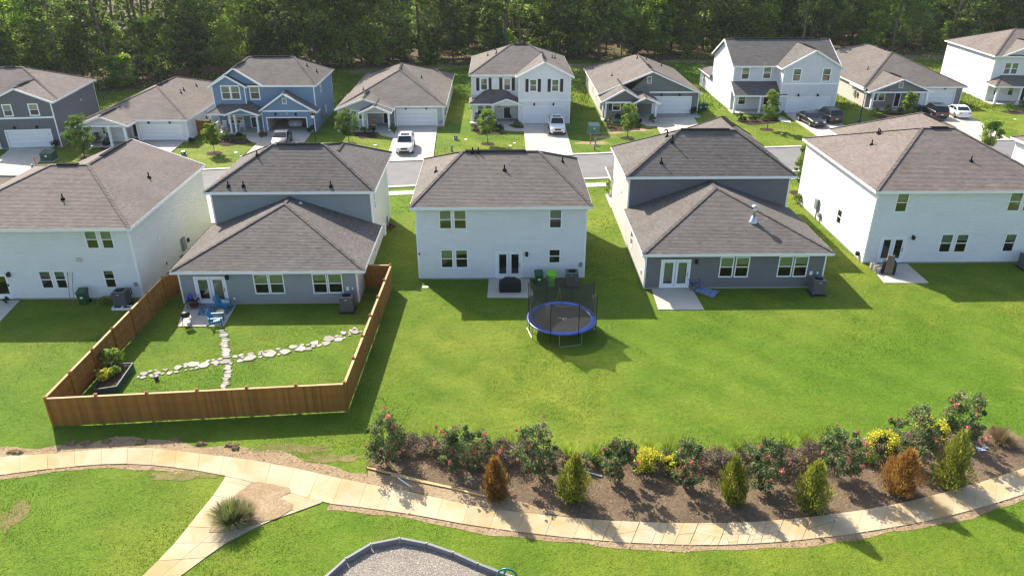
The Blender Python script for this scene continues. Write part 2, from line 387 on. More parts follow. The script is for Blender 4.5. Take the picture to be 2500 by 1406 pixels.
def slabs(name, quad, nu, nv, z, mat, gap=.012):
    """concrete pad cast in panels: quad = near-left, near-right, far-right, far-left"""
    root = tag(link(name, None), kind='structure'); q = [np.array(p) for p in quad]; EXCL.append(np.array(quad))
    B = lambda u, v: tuple((q[0] * (1 - u) + q[1] * u) * (1 - v) + (q[3] * (1 - u) + q[2] * u) * v)
    gu = gap / np.linalg.norm(q[1] - q[0]); gv = gap / np.linalg.norm(q[3] - q[0])
    for i in range(nu):
        for j in range(nv):
            mb = MB(); u0, u1, v0, v1 = i / nu + gu, (i + 1) / nu - gu, j / nv + gv, (j + 1) / nv - gv
            mb.prism([B(u0, v0), B(u1, v0), B(u1, v1), B(u0, v1)], -.06, z); mb.build('slab', mat, root)
    return root
def drive(x0, x1, y_house, x0s, x1s, label=None):
    ys = np.interp((x0s + x1s) / 2, [p[0] for p in far_e], [p[1] for p in far_e]); slabs('driveway', [(x0s, ys + .02), (x1s, ys + .02), (x1, y_house), (x0, y_house)], 2, 3, .11, 'drive_concrete')
drive(-13.1, -7.9, 95.35, -12.5, -7.3); drive(3.1, 8.5, 96.38, 3.0, 8.3); drive(20.5, 26.1, 101.45, 19.5, 25.0); drive(38.9, 44.7, 101.55, 38.9, 43.8)
drive(58.9, 64.3, 105.75, 56.6, 61.4); drive(-28.9, -23.3, 92.9, -28.4, -22.9); drive(-43, -37.6, 89.0, -42.6, -37.0); drive(-56.6, -51.8, 86.0, -53.5, -48.6)
def ndrive(x0, x1, y_house):
    ys = np.interp((x0 + x1) / 2, [p[0] for p in near_e], [p[1] for p in near_e]); slabs('driveway', [(x0, y_house), (x1, y_house), (x1, ys - .02), (x0, ys - .02)], 2, 2, .11, 'drive_concrete')
ndrive(-28.6, -23.2, 61.7); ndrive(-17.5, -12.2, 63.4); ndrive(-3, 2.4, 61.7); ndrive(16.5, 21.8, 69.0); ndrive(33, 38.4, 70.0)
def walkway(pts_a, pts_b, mat='drive_concrete'):
    a = smooth_line(pts_a, 5); b = smooth_line(pts_b, 5); o = ribbon('walkway', a, b, -.05, .1, mat); tag(o, kind='structure'); EXCL.append(np.array(list(a) + list(b)[::-1]))
walkway([G(1210, 300), G(1212, 312), G(1232, 320), G(1280, 322)], [G(1240, 298), G(1243, 308), G(1255, 314), G(1280, 315)])
walkway([G(1556, 296), G(1566, 303), G(1580, 309), G(1608, 310)], [G(1584, 288), G(1588, 296), G(1596, 302), G(1604, 304)])
walkway([G(918, 318), G(928, 330), G(945, 335), G(962, 338)], [G(951, 312), G(955, 320), G(960, 326), G(968, 329)])
walkway([G(600, 325), G(602, 338), G(615, 348), G(636, 352)], [G(632, 328), G(634, 335), G(640, 340), G(648, 342)])
walkway([G(1900, 290), G(1905, 297), G(1916, 300), G(1932, 302)], [G(1912, 284), G(1916, 290), G(1922, 294), G(1928, 296)])
# bare earth and mulch behind the far row, and the forest floor
FE = [(-140, 96), (-85, 108), (-60, 120), (-46, 129), (-30, 137), (-10, 141), (12, 146), (36, 147), (62, 150), (92, 153), (170, 158)]
fe = wobble(smooth_line(FE, 6), 0.0, 99, 1); rgf = random.Random(5); edge = [(p[0], p[1] - 1.5 + rgf.uniform(-1.4, 1.4)) for p in smooth_line(FE, 8)]
sheet('forest_floor', edge + [(330, 200), (330, 419), (-329, 419), (-329, 70)], 0.02, 'forest_floor')
rgm = random.Random(3)
def blob(cx, cy, rx, ry, n=22, j=.18, seed=0, rot=0):
    rg = random.Random(seed); out = []
    for k in range(n):
        a = 2 * math.pi * k / n; r = 1 + rg.uniform(-j, j); x, y = rx * r * math.cos(a), ry * r * math.sin(a); out.append((cx + x * math.cos(rot) - y * math.sin(rot), cy + x * math.sin(rot) + y * math.cos(rot)))
    return out
for i, (px, py, rx, ry) in enumerate([(1060, 160, 9, 3.5), (900, 175, 5, 2.5), (1440, 160, 6, 2), (1690, 150, 7, 2.2), (2250, 140, 9, 3)]):
    c = G(px, py); sheet('bare_earth', blob(*c, rx, ry, seed=i, j=.25), .008 + i * .001, 'soil', excl=False)
# ---- curved footpath with its branch
up = [(-160, 1135), (0, 1116), (130, 1108), (252, 1097), (360, 1094), (468, 1106), (594, 1121), (720, 1144), (860, 1175), (930, 1187), (1048, 1212), (1162, 1237), (1280, 1252), (1414, 1266), (1525, 1273), (1680, 1278), (1833, 1275), (2006, 1259), (2178, 1233), (2351, 1190), (2500, 1143), (2650, 1085)]
lo = [(-160, 1180), (0, 1160), (126, 1145), (252, 1134), (360, 1135), (504, 1153), (640, 1184), (788, 1226), (860, 1236), (1004, 1256), (1159, 1284), (1354, 1309), (1525, 1325), (1680, 1331), (1798, 1330), (1954, 1319), (2137, 1295), (2317, 1260), (2500, 1207), (2650, 1150)]
UP = smooth_line([G(*p) for p in up], 8); LO = smooth_line([G(*p) for p in lo], 8)
NS = 46; A = resample(UP, NS + 1); B = resample(LO, NS + 1)
# let the joints run square across the path
path = tag(link('footpath', None), kind='structure'); EXCL.append(np.array(list(UP) + list(LO)[::-1]))
L2 = lambda p, r, t: tuple(np.array(p) * (1 - t) + np.array(r) * t)
rgp = random.Random(9)
def slab_piece(poly, z=.045): mb = MB(); mb.prism(poly, -.06, z + rgp.uniform(-.006, .006)); mb.build('slab', 'path_concrete', path)
def inset(poly, d):
    c = np.mean(np.array(poly), axis=0); out = []
    for p in poly:
        v = c - np.array(p); out.append(tuple(np.array(p) + v / max(np.linalg.norm(v), 1e-6) * d))
    return out
for k in range(NS):
    a0, a1, b1, b0 = L2(A[k], A[k + 1], .004), L2(A[k], A[k + 1], .996), L2(B[k], B[k + 1], .996), L2(B[k], B[k + 1], .004)
    crack = 25 <= k <= 33
    if not crack: slab_piece([a0, a1, b1, b0]); continue
    # broken slabs: random convex shards
    cells = [[a0, a1, b1, b0]]
    for _ in range({29: 9, 30: 14, 31: 12}.get(k, 2)):
        cells.sort(key=lambda c: -abs(sum(c[i][0] * c[(i + 1) % len(c)][1] - c[(i + 1) % len(c)][0] * c[i][1] for i in range(len(c)))))
        c = cells.pop(0); m = len(c); i = rgp.randrange(m); j = (i + m // 2) % m
        if i == j: cells.append(c); continue
        p = L2(c[i], c[(i + 1) % m], rgp.uniform(.3, .7)); q = L2(c[j], c[(j + 1) % m], rgp.uniform(.3, .7))
        if i > j: i, j, p, q = j, i, q, p
        cells += [[p] + c[i + 1:j + 1] + [q], [q] + c[j + 1:] + c[:i + 1] + [p]]
    for c in cells:
        if len(c) >= 3: slab_piece(inset(c, .012))
bl = [G(*p) for p in ((560, 1140), (545, 1172), (522, 1207), (475, 1265), (425, 1328), (349, 1405), (290, 1460))]; br = [G(*p) for p in ((830, 1200), (767, 1237), (684, 1262), (576, 1312), (504, 1360), (443, 1405), (390, 1445))]
BA = resample(smooth_line(bl, 6), 9); BB = resample(smooth_line(br, 6), 9); EXCL.append(np.array(list(BA) + list(BB)[::-1]))
for k in range(8):
    for u0, u1 in ((0, .5), (.5, 1)):
        p = [L2(L2(BA[k], BA[k + 1], .008), L2(BB[k], BB[k + 1], .008), u0 + .004), L2(L2(BA[k], BA[k + 1], .992), L2(BB[k], BB[k + 1], .992), u0 + .004), L2(L2(BA[k], BA[k + 1], .992), L2(BB[k], BB[k + 1], .992), u1 - .004), L2(L2(BA[k], BA[k + 1], .008), L2(BB[k], BB[k + 1], .008), u1 - .004)]
        slab_piece(p, .038)
ZP = zoom(2500 / 900, 0, 1020)
isl = [G(*ZP(*p)) for p in ((1645, 490), (1700, 445), (1760, 435), (1960, 480), (1972, 505), (1900, 545), (1985, 590), (1980, 625), (1890, 680), (1760, 715), (1620, 760), (1500, 782), (1420, 778), (1440, 720), (1500, 600), (1580, 540))]
sheet('planting_island', wobble(isl, .03, .2, 4), .056, 'soil', excl=False)
# earth strips along the path, mulch bed
def strip(edge_pts, d0, d1, seed):
    rg = random.Random(seed); E = offset_line(edge_pts, d0); F = offset_line(edge_pts, 0); ph = rg.uniform(0, 6); kk = lambda i: .85 + .18 * math.sin(i * .31 + ph) + .12 * math.sin(i * .83 + ph * 2) + rg.uniform(-.06, .06); T = [(f[0] + (o[0] - f[0]) * k_, f[1] + (o[1] - f[1]) * k_) for f, o, k_ in zip(F, offset_line(edge_pts, d1), [kk(i) for i in range(len(F))])]
    return list(E) + T[::-1]
UPd = list(resample(UP, 160)); LOd = list(resample(LO, 160)); fi = lambda pts, x: int(np.argmin([abs(p[0] - x) for p in pts]))
i0, i1 = 0, fi(UPd, G(905, 1187)[0]); sheet('earth_strip', strip(UPd[i0:i1 + 1], -.05, .9, 1), .006, 'soil')
sheet('earth_strip', strip(LOd[:fi(LOd, G(515, 1155)[0])], .05, -.36, 2), .007, 'soil')
sheet('earth_strip', strip(LOd[fi(LOd, G(800, 1232)[0]):], .05, -.36, 3), .008, 'soil')
bed = [G(*p) for p in ((893, 1140), (915, 1100), (985, 1072), (1080, 1078), (1190, 1092), (1330, 1105), (1480, 1112), (1600, 1112), (1750, 1105), (1900, 1098), (2030, 1080), (2140, 1062), (2260, 1050), (2380, 1045), (2475, 1058), (2520, 1085))]
j0, j1 = fi(UPd, G(900, 1185)[0]), fi(UPd, G(2500, 1143)[0])
bl_ = smooth_line(bed, 5); mulch_poly = [(p[0] + rgm.uniform(-.07, .07), p[1] + rgm.uniform(-.07, .07)) for p in resample(bl_, 120)] + UPd[j0:j1 + 1][::-1]
sheet('mulch_bed', mulch_poly, .014, 'mulch')
sheet('bare_earth', wobble([G(*p) for p in ((900, 1150), (1010, 1172), (1190, 1200), (1300, 1235), (1420, 1262), (1280, 1250), (1162, 1236), (1048, 1210), (935, 1186), (893, 1178))], .06, .3, 8), .018, 'soil', excl=False)
for i, (px, py, rx, ry) in enumerate([(30, 1262, .5, .9), (700, 1095, 2.2, .35), (820, 1118, 1.4, .3), (440, 1160, 1.8, .35)]): c = G(px, py); sheet('bare_earth', blob(*c, rx, ry, seed=20 + i, j=.35), .009 + .001 * i, 'thin_turf', excl=False)
for i, (px, py, rx, ry) in enumerate([(1470, 335, 1.3, .6), (1450, 350, 2.0, .8), (1560, 318, 1.6, .7), (1500, 325, 1.5, .5)]): c = G(px, py); sheet('bare_earth', blob(*c, rx, ry, seed=40 + i, j=.35), .009 + .001 * i, 'soil', excl=False)
# playground corner: gravel and plastic border timbers
bp = [G(*p, .28) for p in ((755, 1440), (795, 1406), (844, 1362), (905, 1326), (976, 1312), (1043, 1325), (1107, 1347), (1167, 1374), (1250, 1406), (1330, 1440))]
sheet('playground_gravel', bp + [G(1330, 1500), G(755, 1500)], .012, 'gravel_base')
M('border_grey', (0.17, 0.17, 0.19), .55, .12, 3)
pb = thing('playground_border', 'grey plastic timber border around the gravel at the bottom edge', 'border', (*bp[4], 0))
for k in range(len(bp) - 1):
    a, b = np.array(bp[k]) - bp[4], np.array(bp[k + 1]) - bp[4]; mb = MB(); d = (b - a) / np.linalg.norm(b - a) * .03; mb.bar((*(a + d), .14), (*(b - d), .14), .11, .28); tb = mb.build('timber', 'border_grey', pb)
    st = MB(); st.lathe([(.03, 0), (.03, .03), (.01, .035)], (*b, .28), 8); st.build('stake_cap', 'grey_metal', pb)
# gravel stones
rs = np.random.default_rng(7); P = np.array(bp + [G(1330, 1500), G(755, 1500)])
def in_poly(P, X, Y):
    c = np.zeros(len(X), bool); n = len(P); j = n - 1
    for i in range(n):
        xi, yi = P[i]; xj, yj = P[j]
        if yi != yj: c ^= ((yi > Y) != (yj > Y)) & (X < (xj - xi) * (Y - yi) / (yj - yi) + xi)
        j = i
    return c
M('gravel', (0.34, 0.30, 0.26), .9, .1, 4, tone=.5)
n = 14000; X = rs.uniform(P[:, 0].min(), P[:, 0].max(), n); Y = rs.uniform(P[:, 1].min(), P[:, 1].max(), n); k = in_poly(P, X, Y); X, Y = X[k], Y[k]; n = len(X)
r = rs.uniform(.015, .04, n); base = np.array([(1, 0, 0), (-.5, .87, 0), (-.5, -.87, 0), (0.1, 0, .8)]); th = rs.uniform(0, 6.28, n)
V = np.empty((n, 4, 3)); V[:, :, 0] = X[:, None] + r[:, None] * (base[None, :, 0] * np.cos(th)[:, None] - base[None, :, 1] * np.sin(th)[:, None]); V[:, :, 1] = Y[:, None] + r[:, None] * (base[None, :, 0] * np.sin(th)[:, None] + base[None, :, 1] * np.cos(th)[:, None]); V[:, :, 2] = .012 + r[:, None] * base[None, :, 2]
F = (np.arange(n)[:, None, None] * 4 + np.array([(0, 1, 3), (1, 2, 3), (2, 0, 3)])[None]).reshape(-1, 3)
tag(link('gravel_stones', fast_mesh('gravel_stones', V.reshape(-1, 3), F, np.repeat(rs.random(n), 3), 'gravel')), 'loose grey gravel inside the playground border', 'gravel', kind='stuff')
# patios
slabs('patio', [G(433, 798), G(547, 798), G(578, 744), G(452, 744)], 1, 1, .05, 'drive_concrete'); slabs('patio', [G(1189, 728), G(1302, 728), G(1293, 681), G(1193, 681)], 1, 1, .05, 'drive_concrete')
slabs('patio', [G(1607, 757), G(1720, 757), G(1690, 706), G(1590, 706)], 1, 1, .05, 'drive_concrete'); slabs('patio', [G(2158, 692), G(2268, 692), G(2215, 645), G(2120, 645)], 1, 1, .05, 'drive_concrete'); slabs('patio', [G(-60, 795), G(-8, 795), G(50, 734), G(-20, 736)], 1, 1, .05, 'drive_concrete')


# clods on the bare soil, chips on the mulch
def scatter(name, label, polys, n, r0, r1, mat, seed, flat=.6, avoid=()):
    rg = np.random.default_rng(seed); XX, YY = [], []
    for P in polys:
        P = np.array(P); A_ = abs(np.sum(P[:, 0] * np.roll(P[:, 1], -1) - np.roll(P[:, 0], -1) * P[:, 1])) / 2; bx = (P.max(0) - P.min(0)).prod(); m = int(n * A_ / sum(abs(np.sum(np.array(q)[:, 0] * np.roll(np.array(q)[:, 1], -1) - np.roll(np.array(q)[:, 0], -1) * np.array(q)[:, 1])) / 2 for q in polys) * bx / A_)
        X = rg.uniform(P[:, 0].min(), P[:, 0].max(), m); Y = rg.uniform(P[:, 1].min(), P[:, 1].max(), m); k = in_poly(P, X, Y); XX.append(X[k]); YY.append(Y[k])
    X = np.concatenate(XX); Y = np.concatenate(YY); m = len(X); r = r0 + (r1 - r0) * rg.random(m) ** 3; th = rg.uniform(0, 6.28, m); b4 = np.array([(1.3, 0, 0), (-.5, .8, 0), (-.6, -.8, 0), (.1, .1, flat)]); c_, s_ = np.cos(th)[:, None], np.sin(th)[:, None]; V = np.empty((m, 4, 3)); rr = r[:, None]
    V[:, :, 0] = X[:, None] + rr * (b4[None, :, 0] * c_ - b4[None, :, 1] * s_); V[:, :, 1] = Y[:, None] + rr * (b4[None, :, 0] * s_ + b4[None, :, 1] * c_); V[:, :, 2] = .012 + rr * b4[None, :, 2]
    F = (np.arange(m)[:, None, None] * 4 + np.array([(0, 1, 3), (1, 2, 3), (2, 0, 3)])[None]).reshape(-1, 3); tag(link(name, fast_mesh(name, V.reshape(-1, 3), F, np.repeat(rg.random(m), 3), mat)), label, 'soil', kind='stuff')
M('clod', (.30, .215, .13), .95, .15, 3, tone=.45); M('chip', (.19, .135, .09), .95, .15, 3, tone=.6)
scatter('soil_clods', 'loose soil clods beside the footpath', [strip(UPd[i0:i1 + 1], -.05, .9, 1), strip(LOd[:fi(LOd, G(515, 1155)[0])], .05, -.36, 2), strip(LOd[fi(LOd, G(800, 1232)[0]):], .05, -.36, 3), isl], 5200, .012, .09, 'clod', 31)
scatter('mulch_chips', 'loose bark chips covering the mulch bed', [mulch_poly], 16000, .018, .055, 'chip', 32, .35)
# ================================================================== houses
RIDGE_W = 0.26
def siding(n, col, lap=True): return M(n, col, 0.55, 0.05, 0.7, spec=0.25)
for nm, c in (('siding_white', (0.735, 0.735, 0.745)), ('siding_white_warm', (0.70, 0.69, 0.64)), ('siding_bluegrey', (0.27, 0.305, 0.305)), ('siding_sage', (0.52, 0.55, 0.49)),
              ('siding_greige', (0.50, 0.48, 0.43)), ('siding_slate', (0.15, 0.155, 0.175)), ('siding_charcoal', (0.165, 0.163, 0.168)), ('siding_blue', (0.17, 0.26, 0.38)),
              ('siding_palegrey', (0.46, 0.49, 0.48)), ('siding_olive', (0.17, 0.185, 0.17)), ('siding_taupe', (0.24, 0.225, 0.215)), ('siding_paleblue', (0.62, 0.63, 0.67)), ('siding_tan', (0.55, 0.50, 0.44))):
    M(nm, c, 0.55, 0.05, 0.7, spec=0.25)
M('door_black', (0.02, 0.02, 0.022), 0.35, 0.1, 3); M('shutter_black', (0.030, 0.030, 0.022), 0.5, 0.1, 6)
M('door_blue', (0.03, 0.05, 0.10), 0.4, 0.1, 3)
rngH = np.random.default_rng(11)

def shingle_plane(poly, out, course=0.2, tab=(0.22, 0.40), lift=0.034):
    """lay overlapping tabs on one convex roof plane; poly lists 3D points, first edge = eave"""
    P = [Vector(p) for p in poly]; e = (P[1] - P[0]).normalized(); nrm = (P[1] - P[0]).cross(P[2] - P[0]).normalized()
    s = nrm.cross(e).normalized(); O = P[0]
    p2 = [((p - O).dot(e), (p - O).dot(s)) for p in P]; arr = np.array(p2)
    bmax = arr[:, 1].max(); edges = []
    for k in range(len(p2)):
        a, b = p2[k], p2[(k + 1) % len(p2)]; edges.append((a[0], a[1], b[0] - a[0], b[1] - a[1]))
    O_ = np.array(O); e_ = np.array(e); s_ = np.array(s); n_ = np.array(nrm)
    b0 = 0.0
    while b0 < bmax:
        b1 = min(b0 + course, bmax)
        lo, hi = arr[:, 0].min(), arr[:, 0].max()
        # horizontal extent of the course
        c = clip_convex([(lo - 1, b0), (hi + 1, b0), (hi + 1, b1), (lo - 1, b1)], p2)
        if len(c) < 3: b0 += course; continue
        lo = min(q[0] for q in c); hi = max(q[0] for q in c); a0 = lo - rngH.uniform(0, tab[1])
        while a0 < hi:
            a1 = a0 + rngH.uniform(*tab); rect = [(a0, b0), (a1, b0), (a1, b1), (a0, b1)]
            inside = all(dx * (q[1] - y) - dy * (q[0] - x) >= -1e-6 for x, y, dx, dy in edges for q in rect)
            pg = rect if inside else clip_convex(rect, p2)
            if len(pg) >= 3:
                th = lift * (1.0 if rngH.random() < 0.7 else 0.75); tn = float(np.clip(rngH.normal(0.62, 0.15), 0, 1))
                pts = [O_ + e_ * q[0] + s_ * q[1] + n_ * (0.004 + th * (1 - (q[1] - b0) / course)) for q in pg]
                out.poly(pts, tn)
                if inside:
                    q0 = O_ + e_ * a0 + s_ * b0; q1 = O_ + e_ * a1 + s_ * b0
                    out.poly([q0, q1, pts[1], pts[0]], tn * 0.6)
            a0 = a1
        b0 += course

class House:
    def __init__(s, name, label, x, y, rz=0.0, shingle='shingle_taupe', far=False, local=False):
        s.root = thing(name, label, 'house', (x, y, 0), rz); s.ox, s.oy = (0, 0) if local else (x, y)
        s.planes = []; s.fascia = []; s.caps = []; s.shingle = shingle; s.far = far; s.vents = []; s.roof = None
    def L(s, p): return (p[0] - s.ox, p[1] - s.oy) + tuple(p[2:])
    def part(s, mb, name, mat, parent=None, smooth=False): return mb.build(name, mat, parent or s.root, smooth)
    # ---- walls
    def wall(s, A, B, z1, mat, ops=(), apex=None, z0=0.12, style='lap', corner=(True, True), z1b=None, trim='white_trim'):
        A = s.L(A); B = s.L(B); dx, dy = B[0] - A[0], B[1] - A[1]; Ln = math.hypot(dx, dy); du = (dx / Ln, dy / Ln); n = (du[1], -du[0])
        W = lambda u, z, o=0.0: (A[0] + du[0] * u + n[0] * o, A[1] + du[1] * u + n[1] * o, z)
        poly = [(0, z0), (Ln, z0), (Ln, z1 if z1b is None else z1b)]
        if apex: poly += [(a[0] if a[0] >= 0 else Ln + a[0], a[1]) for a in apex]
        poly.append((0, z1)); zt = max(p[1] for p in poly)
        mb = MB(); holes = [o[:4] for o in ops]
        step = 0.165 if style == 'lap' else 0.6
        z = z0
        while z < zt - 1e-4:
            zb = min(z + step, zt); cuts = sorted({z, zb} | {h for o in holes for h in (o[2], o[3]) if z < h < zb})
            for za, zc in zip(cuts[:-1], cuts[1:]):
                iv = [(0.0, Ln)]
                for u0, u1, h0, h1 in holes:
                    if h0 < zc - 1e-5 and h1 > za + 1e-5:
                        nv = []
                        for p, q in iv:
                            if u0 > p: nv.append((p, min(q, u0)))
                            if u1 < q: nv.append((max(p, u1), q))
                        iv = [(p, q) for p, q in nv if q - p > 1e-4]
                for p, q in iv:
                    if style == 'lap':
                        kz = z + step * 0.68; segs = [(za, min(zc, kz)), (max(za, kz), zc)] if za < kz < zc else [(za, zc)]
                        off = lambda h: 0.030 if h <= kz + 1e-6 else 0.030 * max(0.0, (z + step - h)) / (step * 0.32)
                        for sa, sb in segs:
                            pg = clip_convex([(p, sa), (q, sa), (q, sb), (p, sb)], poly)
                            if len(pg) >= 3: mb.poly([W(a, b, off(b)) for a, b in pg])
                    else:
                        pg = clip_convex([(p, za), (q, za), (q, zc), (p, zc)], poly)
                        if len(pg) >= 3: mb.poly([W(a, b) for a, b in pg])
            z += step
        if style == 'batten':
            u = 0.15
            while u < Ln:
                seg = clip_convex([(u - 0.02, z0), (u + 0.02, z0), (u + 0.02, zt), (u - 0.02, zt)], poly)
                if len(seg) >= 3:
                    h0, h1 = min(q[1] for q in seg), max(q[1] for q in seg); cut = [(h0, h1)]
                    for u0, u1, a, b in holes:
                        if u0 - 0.05 < u < u1 + 0.05: cut = [c for p, q in cut for c in ((p, min(q, a)), (max(p, b), q)) if c[1] - c[0] > 0.05]
                    for p, q in cut: mb.poly([W(u - 0.022, p, .022), W(u + 0.022, p, .022), W(u + 0.022, q, .022), W(u - 0.022, q, .022)]); mb.poly([W(u - .022, p), W(u - .022, p, .022), W(u - .022, q, .022), W(u - .022, q)]); mb.poly([W(u + .022, p, .022), W(u + .022, p), W(u + .022, q), W(u + .022, q, .022)])
                u += 0.40
        wo = s.part(mb, 'wall', mat)
        for c, u, zc in ((corner[0], 0.0, z1), (corner[1], Ln, z1 if z1b is None else z1b)):
            if c:
                k = 0.06 if u == 0 else -0.06
                b = MB(); b.bar(W(u + k * 0.5, z0, 0.012), W(u + k * 0.5, zc, 0.012), 0.10, 0.05, up=(n[0], n[1], 0)); s.part(b, 'corner_board', trim)
        for o in ops: s.opening(W, n, du, o)
        return W
    def bar_on(s, mb, W, u0, u1, z0, z1, o0, o1, mi=0):
        P = [W(u0, z0, o0), W(u1, z0, o0), W(u1, z0, o1), W(u0, z0, o1), W(u0, z1, o0), W(u1, z1, o0), W(u1, z1, o1), W(u0, z1, o1)]
        mb.faces(P, ((0, 1, 2, 3), (4, 7, 6, 5), (0, 4, 5, 1), (1, 5, 6, 2), (2, 6, 7, 3), (3, 7, 4, 0)), 0.5, mi)
    def frame(s, mb, W, u0, u1, z0, z1, t, o0, o1, sill=0.0):
        s.bar_on(mb, W, u0, u0 + t, z0, z1, o0, o1); s.bar_on(mb, W, u1 - t, u1, z0, z1, o0, o1)
        s.bar_on(mb, W, u0 + t, u1 - t, z1 - t, z1, o0, o1); s.bar_on(mb, W, u0 + t, u1 - t, z0, z0 + t, o0, o1 + sill)
    def opening(s, W, n, du, o):
        u0, u1, z0, z1, kind = o[:5]; opt = o[5] if len(o) > 5 else {}
        q = lambda a, b, c, d, off: [W(a, c, off), W(b, c, off), W(b, d, off), W(a, d, off)]
        if kind == 'win':
            t = opt.get('trim', 0.075); mb = MB(); s.frame(mb, W, u0, u1, z0, z1, t, -0.06, 0.045, 0.02)
            zm = (z0 + z1) / 2; s.bar_on(mb, W, u0 + t, u1 - t, zm - 0.03, zm + 0.03, -0.04, 0.02); f = s.part(mb, 'window', 'white_trim')
            for a, b, m in ((zm + 0.03, z1 - t, 'glass'), (z0 + t, zm - 0.03, opt.get('low', 'glass_screened'))):
                p = MB(); p.poly(q(u0 + t, u1 - t, a, b, -0.01 if m == 'glass' else -0.02)); s.part(p, 'pane', m, f)
            d = opt.get('blind', float(rngH.choice([.4, .5, .5, .58, .95])))
            if d > 0:
                p = MB(); zb = z1 - (z1 - z0) * d; s_ = (zb, z1 - 0.03)
                p.poly(q(u0 + 0.03, u1 - 0.03, s_[0], s_[1], -0.12)); s.part(p, 'blind', 'blind', f)
        elif kind == 'french':
            mb = MB(); t = 0.10; s.frame(mb, W, u0, u1, z0, z1, t, -0.06, 0.05); um = (u0 + u1) / 2
            fr = s.part(mb, 'french_door', 'white_trim')
            for a, b, hand in ((u0 + t, um - 0.015, 0), (um + 0.015, u1 - t, 1)):
                lf = MB(); k = 0.17; s.bar_on(lf, W, a, a + k, z0 + 0.06, z1 - t, -0.03, 0.02); s.bar_on(lf, W, b - k, b, z0 + 0.06, z1 - t, -0.03, 0.02)
                s.bar_on(lf, W, a + k, b - k, z1 - t - 0.16, z1 - t, -0.03, 0.02); s.bar_on(lf, W, a + k, b - k, z0 + 0.06, z0 + 0.34, -0.03, 0.02); s.part(lf, 'leaf', 'white_door', fr)
                p = MB(); p.poly(q(a + k, b - k, z0 + 0.34, z1 - t - 0.16, -0.005)); s.part(p, 'pane', 'glass' if opt.get('curtain') else 'glass_screened', fr)
                if opt.get('curtain'):
                    c = MB(); zc = z0 + (0.35 if hand else opt['curtain']); c.poly(q(a + k - 0.04, b - k + 0.04, zc, z1 - t - 0.1, -0.10)); s.part(c, 'blind', 'curtain', fr)
                if hand:
                    ub = b - 0.08
                    for zz, nm in ((z0 + 0.95, 'handle'), (z0 + 1.12, 'deadbolt')):
                        h = MB(); s.bar_on(h, W, ub - 0.03, ub + 0.03, zz - 0.03, zz + 0.03, 0.02, 0.07); s.part(h, nm, 'black_metal', fr)
        elif kind == 'door':
            mb = MB(); t = 0.11; s.frame(mb, W, u0, u1, z0, z1, t, -0.08, 0.04); fr = s.part(mb, 'door', 'white_trim')
            p = MB(); s.bar_on(p, W, u0 + t, u1 - t, z0 + 0.04, z1 - t, -0.09, -0.04)
            if opt.get('panels', True):
                for a, b in ((0.15, 0.42), (0.5, 0.85)):
                    h = z1 - z0; s.bar_on(p, W, u0 + t + 0.12, u1 - t - 0.12, z0 + h * a, z0 + h * b, -0.04, -0.025)
            s.part(p, 'leaf', opt.get('mat', 'door_black'), fr)
            h = MB(); s.bar_on(h, W, u1 - t - 0.13, u1 - t - 0.06, z0 + 0.95, z0 + 1.05, -0.04, 0.03); s.part(h, 'handle', 'grey_metal', fr)
        elif kind == 'glassdoor':
            mb = MB(); t = 0.15; s.frame(mb, W, u0, u1, z0, z1, t, -0.05, 0.05); s.bar_on(mb, W, u0 + t, u1 - t, z0 + t, z0 + 0.35, -0.03, 0.03); fr = s.part(mb, 'door', 'white_trim')
            p = MB(); p.poly(q(u0 + t, u1 - t, z0 + 0.35, z1 - t, 0)); s.part(p, 'pane', 'glass_screened', fr)
            h = MB(); s.bar_on(h, W, u1 - 0.1, u1 - 0.04, z0 + 0.95, z0 + 1.15, 0.05, 0.1); s.part(h, 'handle', 'black_metal', fr)
        elif kind == 'garage':
            mb = MB(); t = 0.13; s.bar_on(mb, W, u0 - t, u0, z0, z1 + t, -0.05, 0.04); s.bar_on(mb, W, u1, u1 + t, z0, z1 + t, -0.05, 0.04); s.bar_on(mb, W, u0, u1, z1, z1 + t, -0.05, 0.04)
            fr = s.part(mb, 'garage_door', 'white_trim')
            if not opt.get('open'):
                rows = 4; hh = (z1 - z0) / rows
                for k in range(rows):
                    p = MB(); s.bar_on(p, W, u0, u1, z0 + k * hh + 0.008, z0 + (k + 1) * hh - 0.008, -0.14, -0.08)
                    m = 8; ww = (u1 - u0) / m
                    for j in range(m): s.bar_on(p, W, u0 + j * ww + 0.07, u0 + (j + 1) * ww - 0.07, z0 + k * hh + 0.1, z0 + (k + 1) * hh - 0.1, -0.08, -0.07)
                    s.part(p, 'panel', 'white_door', fr)
    def box_on(s, W, u, z, w, h, d, name, mat, parent=None):
        mb = MB(); s.bar_on(mb, W, u - w / 2, u + w / 2, z - h / 2, z + h / 2, 0.0, d); return s.part(mb, name, mat, parent)
    def wall_light(s, W, u, z):
        mb = MB(); s.bar_on(mb, W, u - 0.07, u + 0.07, z - 0.03, z + 0.16, 0.0, 0.06); s.bar_on(mb, W, u - 0.1, u + 0.1, z - 0.16, z + 0.06, 0.06, 0.24); s.bar_on(mb, W, u - 0.12, u + 0.12, z + 0.06, z + 0.09, 0.04, 0.26)
        s.part(mb, 'wall_light', 'black_metal')
    # ---- roof
    def plane(s, pts): s.planes.append([Vector(s.L(p)) for p in pts])
